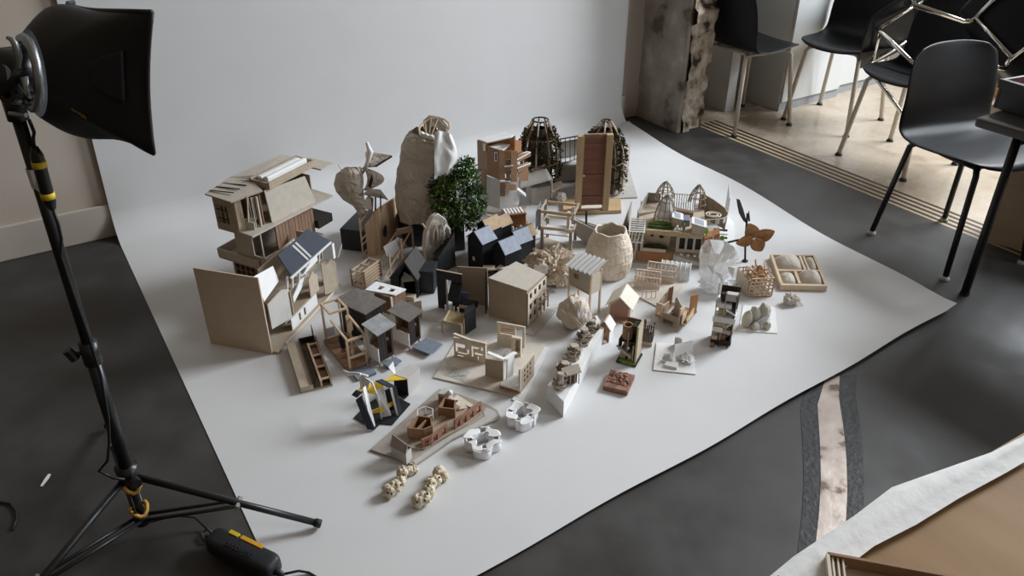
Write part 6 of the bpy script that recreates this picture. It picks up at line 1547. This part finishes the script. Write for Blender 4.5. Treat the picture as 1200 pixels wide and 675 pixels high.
# ---- kraft cut-out room model
t = T('room_model', 'brown open room model with cut out walls before the pink lattice sheds', 'model', (767, 375), (801, 388))
w = t.L; q3 = t.l(816, 371); z0 = .018; D_ = q3.y; sx = q3.x-w
def RM(x, y, z): return V((x+sx*y/D_, y, z))
t.p('floor', MB().slab([RM(0,0,z0), RM(w,0,z0), RM(w,D_,z0), RM(0,D_,z0)], (0, 0, .005)), browncard)
t.p('support_block', MB().box(.012, .03, .006, .03, 0, z0-.001), tan); t.p('support_block', MB().box(w*.6, w*.75, .006, .03, 0, z0-.001), tan); t.p('support_block', MB().box(w*.5, w*.6, D_-.03, D_-.01, 0, z0-.001), tan)
zf = z0+.0052
def rw(name, a, b, h, ha=None, mm=kraft): t.p(name, MB().wall(RM(*a, 0).xy, RM(*b, 0).xy, zf, zf+h, zf+(ha or h), .005), mm)
m = hole_wall(MB(), RM(.0, .004, 0).xy, RM(w*.22, .004, 0).xy, zf, zf+.05, [(.007, .016, zf+.006, zf+.02)], .006); t.p('pierced_wall', m, strip)
rw('front_wall', (w*.24, .0), (w*.8, .0), .022); rw('tall_pier', (w*.82, -.004), (w*.84, .03), .062, .058, strip); rw('rear_pier', (w*.05, D_*.8), (w*.15, D_*.9), .065, .072, browncard)
rw('left_rear_wall', (.0, D_*.3), (.0, D_*.95), .04, .05); rw('far_right_wall', (w*.85, D_*.7), (w*.98, D_*.95), .075, .075, orangecard); rw('right_wall', (w*.98, .02), (w*.98, D_*.7), .012, .03, strip)
m = MB().plate([RM(w*.45, D_*.45, zf), RM(w*.8, D_*.25, zf), RM(w*.8, D_*.25, zf+.05), RM(w*.5, D_*.5, zf+.065), RM(w*.45, D_*.5, zf+.06)], .004); t.p('gable_partition', m, tan)
t.p('inner_wall', MB().wall(RM(w*.22, .01, 0).xy, RM(w*.26, D_*.4, 0).xy, zf, zf+.045, t=.004), strip); t.p('inner_wall', MB().wall(RM(w*.9, .0, 0).xy, RM(w*.9, D_*.3, 0).xy, zf, zf+.04, t=.004), strip)
t.p('white_floor', MB().slab([RM(w*.28, .006, zf), RM(w*.42, .006, zf), RM(w*.42, D_*.8, zf), RM(w*.24, D_*.8, zf)], (0, 0, .001)), lightgrey)
t.p('dark_prism', MB().plate([RM(w*.36, D_*.45, zf+.002), RM(w*.48, D_*.4, zf+.002), RM(w*.42, D_*.5, zf+.016)], .003), bluegrey)
# ---- hut on stilts
t = T('stilt_hut_model', 'tall hut model on stilts with a white corrugated roof in front of the woven dome', 'model', (666, 358), (690, 372))
w = t.L; q3 = t.l(695, 358); D_ = .05; hb_ = t.hp(690, 372, 345); hT = t.hp(690, 372, 321); hL = t.hp(666, 358, 313)
t.p('body', MB().prism([(0, 0), (w, 0), (w, D_), (0, D_)], hb_, [hL, hT, hT, hL]), mat('stone_grey_card', (.4, .37, .3), .8, .06, 40))
for x, y in ((-.003, -.003), (w-.003, -.003), (w-.003, D_-.003), (-.003, D_-.003)): t.p('stilt', MB().box(x, x+.006, y, y+.006, 0, (hT if x > 0 else hL)+.002), strip)
t.p('side_cladding', MB().box(w+.0005, w+.0025, .004, D_-.004, hb_, hT-.004), cream)
wi = t.p('window', MB().box(w*.2, w*.42, -.002, -.0004, hb_+(hL-hb_)*.52, hb_+(hL-hb_)*.78), mat('window_ochre', (.3, .17, .1), .6, .1)); t.p('glazing_bar', MB().box(w*.3, w*.315, -.003, -.0021, hb_+(hL-hb_)*.52, hb_+(hL-hb_)*.78), darkwood, wi)
m = MB(); nn_ = 6
m.grid(lambda a, b: (-.01+(w+.026)*a, -.014+(D_+.028)*b, hL+.006+(hT-hL)*a+.0035*math.cos(a*nn_*2*math.pi)+.03*b), 72, 3); t.p('corrugated_roof', m, white, solid=.0015)
t.p('cross_rail', MB().box(.003, w-.003, -.002, .002, hb_-.004, hb_-.0005), strip)
# ---- large crumpled paper bag
t = T('crumpled_bag_model', 'large crumpled kraft paper lump between the plain card block and the stilt hut', 'model', (644, 338), (668, 338))
bagm = crumple(mat('crumpled_kraft', (.58, .48, .37), .85, .12, 20, .5, bscale=45), 18., .03)
t.p('lump', MB().blob((0, .045, .065), (.088, .07, .07), 26, .4, 2.6, 2, flat=.063, amp2=.3, fr2=4.5), bagm)
m = MB()
for k in range(9):
    a0 = V((rnd.uniform(-.07, .06), -.0+rnd.uniform(-.03, .02), .06+rnd.uniform(.0, .06))); m.tube([a0, a0+V((rnd.uniform(.0, .03), .01, rnd.uniform(-.015, .015))), a0+V((rnd.uniform(.02, .05), .012, rnd.uniform(-.03, .02)))], [.001, .004, .001], 5)
t.p('torn_edges', m, whitepaper, smooth=True)
m = MB().grid(lambda a, b: (-.06+.05*a, -.035+.02*b+.012*noise.noise(V((a*5, b*5, 0))), .12-.05*b+.012*noise.noise(V((a*4, b*6, 5)))), 8, 8); t.p('white_tear', m, whitepaper, smooth=True)
t.p('side_crumple', MB().blob((-.1, .01, .022), (.03, .028, .024), 14, .4, 3, 8, flat=.02, amp2=.3), bagm)
# ---- small paper bag with clear film
t = T('paper_pouch_model', 'rounded creased kraft paper pouch under the stilt hut with clear film at its side', 'model', (672, 389), (690, 389))
t.p('pouch', MB().blob((0, .035, .058), (.055, .05, .06), 20, .15, 1.8, 3, flat=.056, amp2=.16, fr2=3.5), mat('tan_pouch', (.62, .53, .43), .85, .08, 16, .4, bscale=40), smooth=True)
m = MB()
for k in range(3): m.tube([(-.045+.02*k+.02*s_, -.01-.006*k-.002*s_, .1-.026*s_-.01*k) for s_ in (0, 1, 2, 3)], [.001, .002, .002, .001], 5)
t.p('crease', m, cream, smooth=True)
t.p('clear_film', MB().grid(lambda a, b: (.01+.05*a, -.02+.06*b+.012*noise.noise(V((a*4, b*4, 2))), .07+.05*(1-a)*math.sin(b*3)+.02*noise.noise(V((a*5, b*5, 7)))), 12, 12), clear)
# ---- white ramp block with card rocks
t = T('ramp_block', 'long low white block with card rock piles along its top, pointing to the front', 'block', (660, 489), (641, 470))
q = [(660, 489), (641, 469), (698, 385), (707, 400)]; P = [t.l(*p) for p in q]; h = t.hp(660, 489, 471)
t.p('block', MB().prism([tuple(p.xy) for p in P], 0, [h, h, h*1.0, h]), white, bevel=.0008)
rock = mat('grey_brown_rock_card', (.46, .4, .33), .85, .12, 50); rockd = mat('dark_rock_card', (.13, .1, .075), .85, .2, 50)
zt0 = h+.0005
def rockpile(label, px, py, n, ww, dark=False, tilt=.3):
    c = G(px, py, .003+zt0); k = T('rock_pile_model', label, 'model', None, world=c, yaw=rnd.uniform(0, 1), group=None)
    z = 0; nn = n
    for i in range(n):
        s_ = ww*(.85-.4*i/n)*rnd.uniform(.85, 1.15); th = .008
        poly = [(s_*(.9+.35*noise.noise(V((j*1.7, i*2.3, px))))*math.cos(j*math.pi/4), s_*(.9+.35*noise.noise(V((j*1.1, i*3.3, py))))*math.sin(j*math.pi/4)) for j in range(8)]
        k.p('rock_layer', MB().prism(poly, z, z+th), rockd if (dark and i % 2) else rock); z += th+.0002
    for q_, mm in ((0, rock), (1, rockd), (2, rock)):
        a = MB()
        for j in range(6):
            an = rnd.uniform(0, 6.28); r_ = ww*rnd.uniform(.4, .8); zz_ = rnd.uniform(.002, z*.75); p = V((r_*math.cos(an), r_*math.sin(an), zz_))
            d = V((-math.sin(an), math.cos(an), rnd.uniform(-.35, .35))).normalized()*ww*rnd.uniform(.5, .95); u2 = V((math.cos(an)*.5, math.sin(an)*.5, rnd.uniform(.5, 1.1))).normalized()*rnd.uniform(.008, .016)
            pts = [p-d*.5, p+d*.5, p+d*.42+u2, p-d*.38+u2*.8]
            for v_ in pts: v_.z = max(v_.z, .001)
            a.plate(pts, .0025)
        k.p('rock_flake', a, mm)
    return k
rockpile('dark card rock pile at the far end of the white block, topmost in the row', 694, 387, 5, .024, True)
rockpile('grey card rock with a dark hollow second from the far end of the white block', 684, 402, 7, .027, True)
rockpile('ragged grey card rock pile halfway along the white block', 672, 419, 6, .029, False)
rockpile('broad grey card rock pile with slanting slabs before the middle of the white block', 662, 437, 5, .03, True)
rockpile('tall layered rock tower pile on the white block near its front', 656, 455, 7, .022, False)
k = T('card_hut_model', 'small grey card hut with a slanted roof and thin posts on the white block', 'model', None, world=G(669, 447, .003+zt0), yaw=.2)
k.p('walls', MB().box(-.016, .016, -.01, .012, 0, .036), rockd)
m = MB()
for x in (-.02, -.006, .008, .02): m.box(x-.0015, x+.0015, -.016, -.013, 0, .038)
k.p('posts', m, rock); k.p('roof', MB().plate([(-.028, -.022, .036), (.026, -.022, .046), (.026, .016, .05), (-.028, .016, .04)], .003), rock)
# ---- small brick house
t = T('house_model', 'tiny orange brick house model with a white roof slope beside the white block', 'model', (701, 398), (713, 401))
w = t.L; he = t.hp(701, 398, 384); hp_ = he*1.55; D_ = .045
bri = mat('orange_brick', (.42, .22, .11), .8, .3, 90, .3)
t.p('walls', MB().slab([(0,0,0), (w,0,0), (w,0,he), (w/2,0,hp_), (0,0,he)], (0, D_, 0)), bri); t.p('left_roof', MB().plate([(w/2, -.003, hp_+.002), (w/2, D_+.003, hp_+.002), (-.006, D_+.003, he-.004), (-.006, -.003, he-.004)], .003), tan)
t.p('right_roof', MB().plate([(w/2, -.003, hp_+.002), (w+.006, -.003, he-.004), (w+.006, D_+.003, he-.004), (w/2, D_+.003, hp_+.002)], .003), white); t.p('white_side', MB().box(w+.0005, w+.002, .0, D_, 0, he), white)
t.p('rubble', MB().blob((w*.5, -.01, .006), (.014, .007, .006), 8, .5, 5, flat=.005), plaster)
# ---- mossy timber model
t = T('mossy_house_model', 'brown house model with a round drum and mossy base behind the clay tile', 'model', (726, 421), (745, 426))
w = t.L; D_ = .055; h = t.hp(745, 426, 383)
t.p('base', MB().box(-.006, w+.006, -.02, D_, 0, .006), moss); t.p('green_patch', MB().blob((w*.5, -.012, .006), (w*.5, .012, .005), 8, .5, 8), grass)
t.p('rear_wall', MB().box(.0, w, D_-.004, D_, .006, h*.95), browncard); t.p('right_wall', MB().box(w-.004, w, -.006, D_-.0045, .006, h), tan); t.p('right_wall_edge', MB().box(w-.004, w+.002, -.009, -.0062, .006, h+.004), mat('lime_edge', (.5, .48, .25), .8, .1))
t.p('drum', MB().lathe((w*.25, .02, 0), [(0, h*.55), (.017, h*.55), (.017, h*.9), (.012, h*.9), (.012, h*.82), (0, h*.82)], 20), browncard, smooth=False); t.p('drum_floor', MB().cyl((w*.25, .02, h*.821), (w*.25, .02, h*.825), .0118, 16), black)
t.p('upper_floor', MB().box(0, w-.0045, .0, D_-.005, h*.5, h*.54), darkwood); t.p('roof_tray', MB().box(w*.55, w-.005, .01, D_-.005, h*.9, h*.93), moss)
t.p('stair', MB().bar((-.01, -.012, h*.42), (w*.72, -.012, h*.2), .009, .004), lightgrey); t.p('left_screen', MB().box(-.008, -.004, .0, .03, h*.25, h*.55), darkwood)
t.p('lower_rooms', MB().box(.0, w*.35, .0, D_-.005, .006, h*.3).box(w*.5, w*.7, -.004, .02, .006, h*.26), oldcard); t.p('thin_post', MB().bar((w*.42, .0, h*.25), (w*.42, .0, h*.8), .003).bar((w*.8, -.006, .006), (w*.8, -.006, h*.5), .004), tan)
t.p('white_dots', MB().blob((w*.5, -.006, h*.4), .005, 6, .2), white)
# ---- dark twig fence model
t = T('twig_house_model', 'small dark brown twig walled house model standing just behind the mossy house model', 'model', (751, 403), (763, 405))
w = t.L; h = t.hp(751, 403, 387); twig = mat('grey_twig', (.16, .125, .1), .8, .3, 60)
t.p('floor', MB().box(0, w, 0, .05, 0, .008), fade)
for a, b in (((0, 0), (w, 0)), ((w, 0), (w, .05)), ((0, 0), (0, .05)), ((0, .05), (w, .05))):
    m = MB(); n = 5
    for k in range(n): x, y = a[0]+(b[0]-a[0])*(k+.5)/n, a[1]+(b[1]-a[1])*(k+.5)/n; m.bar((x, y, .008), (x+.001, y, h*rnd.uniform(.8, 1.3)), .005)
    t.p('twig_wall', m, twig)
t.p('front_sill', MB().box(-.003, w+.003, -.006, -.003, .0, .014), fade)
# ---- carved tile
t = T('clay_tile', 'square red brown clay tile with a rough relief on top', 'tile', (706, 457), (735, 464))
w = t.L; D_ = t.l(713, 437).y; h = t.hp(706, 457, 452)
br_ = ramp_mat('red_brown_clay', [(.3, (.13, .06, .04)), (.5, (.24, .115, .08)), (.7, (.32, .17, .12))], rough=.7, scale=40, bump=.3)
t.p('slab', MB().box(0, w, 0, D_, 0, h), br_, bevel=.0015)
m = MB(); m.grid(lambda a, b: (w*(.06+.88*a), D_*(.25+.7*b), h+.0002+.009*max(0, math.sin(math.pi*a)*math.sin(math.pi*b))**.4*max(0, .5+1.1*noise.noise(V((a*7, b*7, 3))))), 36, 30); t.p('relief', m, br_)
m = MB()
for k in range(14): p = V((w*rnd.uniform(.15, .85), D_*rnd.uniform(.35, .85), h+.007)); q = p+V((rnd.uniform(-.018, .018), rnd.uniform(-.014, .014), rnd.uniform(-.002, .003))); m.tube([p, (p+q)/2+V((0,0,.002)), q], .0016, 5)
t.p('relief_ridges', m, mat('light_clay', (.36, .21, .15), .7, .15, 40), smooth=True)
# ---- folded white papers on a sheet
t = T('folded_paper_model', 'curled and folded white paper forms on a square sheet beside the slim stacked tower', 'model', (765, 434), (814, 439))
q = [t.l(765, 434), t.l(815, 439), t.l(812, 404), t.l(769, 402)]; t.p('sheet', MB().slab(q, (0, 0, .0025)), whitepaper); t.p('sheet_edge', MB().bar(q[0]+V((0,-.001,.001)), q[1]+V((0,-.001,.001)), .0015), lightgrey)
m = MB().grid(lambda a, b: t.l(789+21*a, 424-8*a-6*math.sin(b*2.2), 0)+V((0, 0, .006+.045*math.sin(.35+b*2.2)*(1-.25*a))), 12, 12); t.p('curled_sheet', m, white, smooth=True)
t.p('folded_triangle', MB().plate([t.l(776, 421, .004), t.l(787, 428, .004), t.l(785, 414, .03), t.l(778, 414, .035)], .0015).plate([t.l(787, 428, .004), t.l(793, 425, .004), t.l(789, 412, .035)], .0015), white)
t.p('standing_loop', MB().grid(lambda a, b: t.l(790+9*math.sin(a*math.pi)*.9, 409-3*a, 0)+V((0, .01*math.cos(a*math.pi*2), .004+.035*b*(.7+.3*math.sin(a*3)))), 14, 4), white, smooth=True)
t.p('small_arch', MB().grid(lambda a, b: t.l(797+6*b, 411-2*b, 0)+V((.014*math.cos(math.pi*a), 0, .004+.026*math.sin(math.pi*a))), 10, 3), whitepaper, smooth=True)
t.p('crumple', MB().blob(t.l(804, 424, .0)+V((0,0,.012)), (.022, .024, .012), 14, .6, 3, 9, flat=.010, amp2=.4), whitepaper)
t.p('base_strip', MB().slab([t.l(778, 431), t.l(793, 434), t.l(795, 428), t.l(781, 426)], (0, 0, .012)), whitepaper)
t.p('pencil_line', MB().bar(t.l(769, 404, .0032), t.l(765.5, 433, .0032), .001, .0006), ink)
# ---- white cut paper rings
def ringmodel(label, cx, cy, r_px, seed):
    t = T('paper_ring_model', label, 'model', (cx, cy), (cx+20, cy), group=None); k = .00255; r_ = r_px*k; h = .036
    def lob(th, i=0): return 1+.11*math.sin(4*th+seed)+.07*math.sin(7*th+seed*2)+.05*math.sin(3*th)
    def lin(th): return .5+.09*math.sin(4*th+seed+1)+.05*math.sin(6*th+seed)
    n = 96; tops = []
    m = MB(); m.grid(lambda a, b: V((r_*.86*lob(2*math.pi*b)*math.cos(2*math.pi*b), r_*.86*lob(2*math.pi*b)*math.sin(2*math.pi*b), .001+h*.95*a)), 2, n); t.p('outer_wall', m, cloudw, smooth=True, solid=.0012)
    m = MB(); m.grid(lambda a, b: V((r_*lin(2*math.pi*b)*math.cos(2*math.pi*b), r_*lin(2*math.pi*b)*math.sin(2*math.pi*b), .001+h*.98*a)), 2, n); t.p('inner_wall', m, cloudw, smooth=True, solid=.0012)
    gaps = [(.9, 1.3), (2.7, 3.0), (4.2, 4.5), (5.6, 5.9)]
    for g in range(4):
        a0 = gaps[g][1]+seed*.3; a1 = gaps[(g+1)%4][0]+(2*math.pi if g == 3 else 0)+seed*.3
        m = MB(); ti = rnd.uniform(-.12, .12)
        def tp(a, b):
            th = a0+(a1-a0)*a; e = min(1, 5*min(a, 1-a)+.55)
            rr = r_*(lin(th)+(lob(th)*1.0-lin(th))*(.5+(b-.5)*e)); return V((rr*math.cos(th), rr*math.sin(th), h+.0025*math.sin(th*2+seed)+ti*(rr-r_*.75)))
        m.grid(tp, 22, 6); t.p('top_sheet', m, white, smooth=True, solid=.0012)
    for g in gaps:
        th = (g[0]+g[1])/2+seed*.3; t.p('tab', MB().cbox((r_*.88*math.cos(th), r_*.88*math.sin(th), h*.55), (.004, .012, h*1.05), th), white)
cloudw = mat('translucent_white_paper', (.8, .8, .82), .6, .03, 20)
ringmodel('white cut paper ring model with wavy tops, farther of the two rings', 611, 494, 19, .3)
ringmodel('white cut paper ring model with wavy tops, nearer of the two rings', 566, 525, 20.5, 1.7)
# ---- coral-like pulp pieces
coral = mat('pulp_cream', (.66, .57, .42), .85, .2, 60, .4)
def coralmodel(label, blobs, holes):
    t = T('pulp_model', label, 'model', blobs[0][:2], (blobs[0][0]+20, blobs[0][1]))
    m = MB(); 
    for i, (px, py, r_, hh) in enumerate(blobs):
        p = t.l(px, py, 0); m.blob((p.x, p.y, hh*.5), (r_*1.08, r_*1.08, hh*.55), 16, .3, 2.4, i+px, flat=hh*.49, amp2=.16, fr2=4)
    t.p('pulp_body', m, coral, smooth=True)
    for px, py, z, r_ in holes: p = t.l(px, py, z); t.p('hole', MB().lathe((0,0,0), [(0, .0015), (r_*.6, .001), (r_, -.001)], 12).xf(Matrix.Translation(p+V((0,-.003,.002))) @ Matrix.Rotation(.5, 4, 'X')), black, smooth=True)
coralmodel('short cream pulp model with round holes, the smaller of the two', [(457, 580, .017, .03), (464, 575, .016, .032), (470, 569, .013, .028), (472, 560, .014, .034), (480, 555, .013, .022), (486, 553, .01, .02)], [(455, 577, .028, .0035), (459, 578, .03, .003), (470, 568, .03, .0032), (473, 556, .035, .003), (469, 557, .034, .0025)])
coralmodel('longer cream pulp model with round holes beside the smaller pulp model', [(490, 592, .016, .032), (497, 589, .017, .034), (503, 582, .015, .034), (505, 574, .015, .036), (511, 568, .015, .03), (515, 558, .016, .032), (521, 562, .011, .024)], [(489, 588, .03, .0032), (498, 586, .034, .0034), (501, 578, .035, .0036), (502, 569, .036, .003), (515, 559, .034, .003), (508, 566, .034, .0025)])
GROUPS = {'plinth': 'black plinths among the models', 'kiosk_model': 'dark slatted kiosks on legs', 'lattice_tower_model': 'mossy lattice towers', 'rock_pile_model': 'card rock piles on the white block',
          'paper_ring_model': 'white cut paper rings', 'pulp_model': 'cream pulp pieces'}
for o in list(bpy.data.objects):
    if o.parent is None and o.name.split('.')[0] in GROUPS: o['group'] = GROUPS[o.name.split('.')[0]]
# ================================================================ light and camera
sc = bpy.context.scene
cam = bpy.data.cameras.new('camera'); co = bpy.data.objects.new('camera', cam); COL.objects.link(co)
co.location = (0, 0, CAMZ); co.rotation_euler = (math.pi/2-PITCH, 0, 0)
cam.sensor_fit = 'HORIZONTAL'; cam.sensor_width = 36; cam.lens = 36*FPX/1200; cam.clip_start = .02
sc.camera = co
def area(name, loc, target, sx, sy, power, col):
    l = bpy.data.lights.new(name, 'AREA'); l.shape = 'RECTANGLE'; l.size = sx; l.size_y = sy; l.energy = power; l.color = col
    o = bpy.data.objects.new(name, l); COL.objects.link(o); o.location = loc
    o.rotation_euler = (V(target)-V(loc)).to_track_quat('-Z', 'Y').to_euler(); return o
area('window_daylight', W(RW-.06, 1.4, 3.0), W(1.4, 1.8, .3), 1.9, 1.7, 415, (.88, .94, 1.))
area('added_right_fill', W(5.4, -3.0, 2.3), W(2.3, 1.2, .0), 1.6, 1.8, 115, (.85, .92, 1.))  # added fill lamp, brightens the right of the paper; no window stands there
w = bpy.data.worlds.new('world'); sc.world = w; w.use_nodes = True
nt = w.node_tree; bg = nt.nodes['Background']
tc = nt.nodes.new('ShaderNodeTexCoord'); dp = nt.nodes.new('ShaderNodeVectorMath'); dp.operation = 'DOT_PRODUCT'
dp.inputs[1].default_value = (U.x*.75, U.y*.75, .66)
mr = nt.nodes.new('ShaderNodeMapRange'); mr.inputs[1].default_value = -.6; mr.inputs[2].default_value = 1.; mr.inputs[3].default_value = .22; mr.inputs[4].default_value = 1.
rp = nt.nodes.new('ShaderNodeValToRGB'); rp.color_ramp.elements[0].color = (.27, .2, .14, 1); rp.color_ramp.elements[1].color = (.68, .55, .42, 1)
nt.links.new(tc.outputs['Generated'], dp.inputs[0]); nt.links.new(dp.outputs['Value'], mr.inputs[0]); nt.links.new(mr.outputs[0], rp.inputs[0]); 
d2 = nt.nodes.new('ShaderNodeVectorMath'); d2.operation = 'DOT_PRODUCT'
sd = (U*.86+N*.42+V((0,0,.22))).normalized(); d2.inputs[1].default_value = tuple(sd)
m2 = nt.nodes.new('ShaderNodeMapRange'); m2.inputs[1].default_value = .72; m2.inputs[2].default_value = .97; m2.inputs[3].default_value = 0; m2.inputs[4].default_value = 1
r2 = nt.nodes.new('ShaderNodeValToRGB'); r2.color_ramp.elements[0].color = (0, 0, 0, 1); r2.color_ramp.elements[1].color = (.88, .95, 1, 1)
sc2 = nt.nodes.new('ShaderNodeVectorMath'); sc2.operation = 'SCALE'; sc2.inputs['Scale'].default_value = 9.
ad = nt.nodes.new('ShaderNodeVectorMath'); ad.operation = 'ADD'
nt.links.new(tc.outputs['Generated'], d2.inputs[0]); nt.links.new(d2.outputs['Value'], m2.inputs[0]); nt.links.new(m2.outputs[0], r2.inputs[0]); nt.links.new(r2.outputs[0], sc2.inputs[0])
nt.links.new(rp.outputs[0], ad.inputs[0]); nt.links.new(sc2.outputs[0], ad.inputs[1]); nt.links.new(ad.outputs[0], bg.inputs[0])
bg.inputs[1].default_value = .28
sc.view_settings.view_transform = 'Standard'; sc.view_settings.look = 'None'; sc.view_settings.gamma = 1; sc.view_settings.exposure = 0
sc.view_settings.use_curve_mapping = False
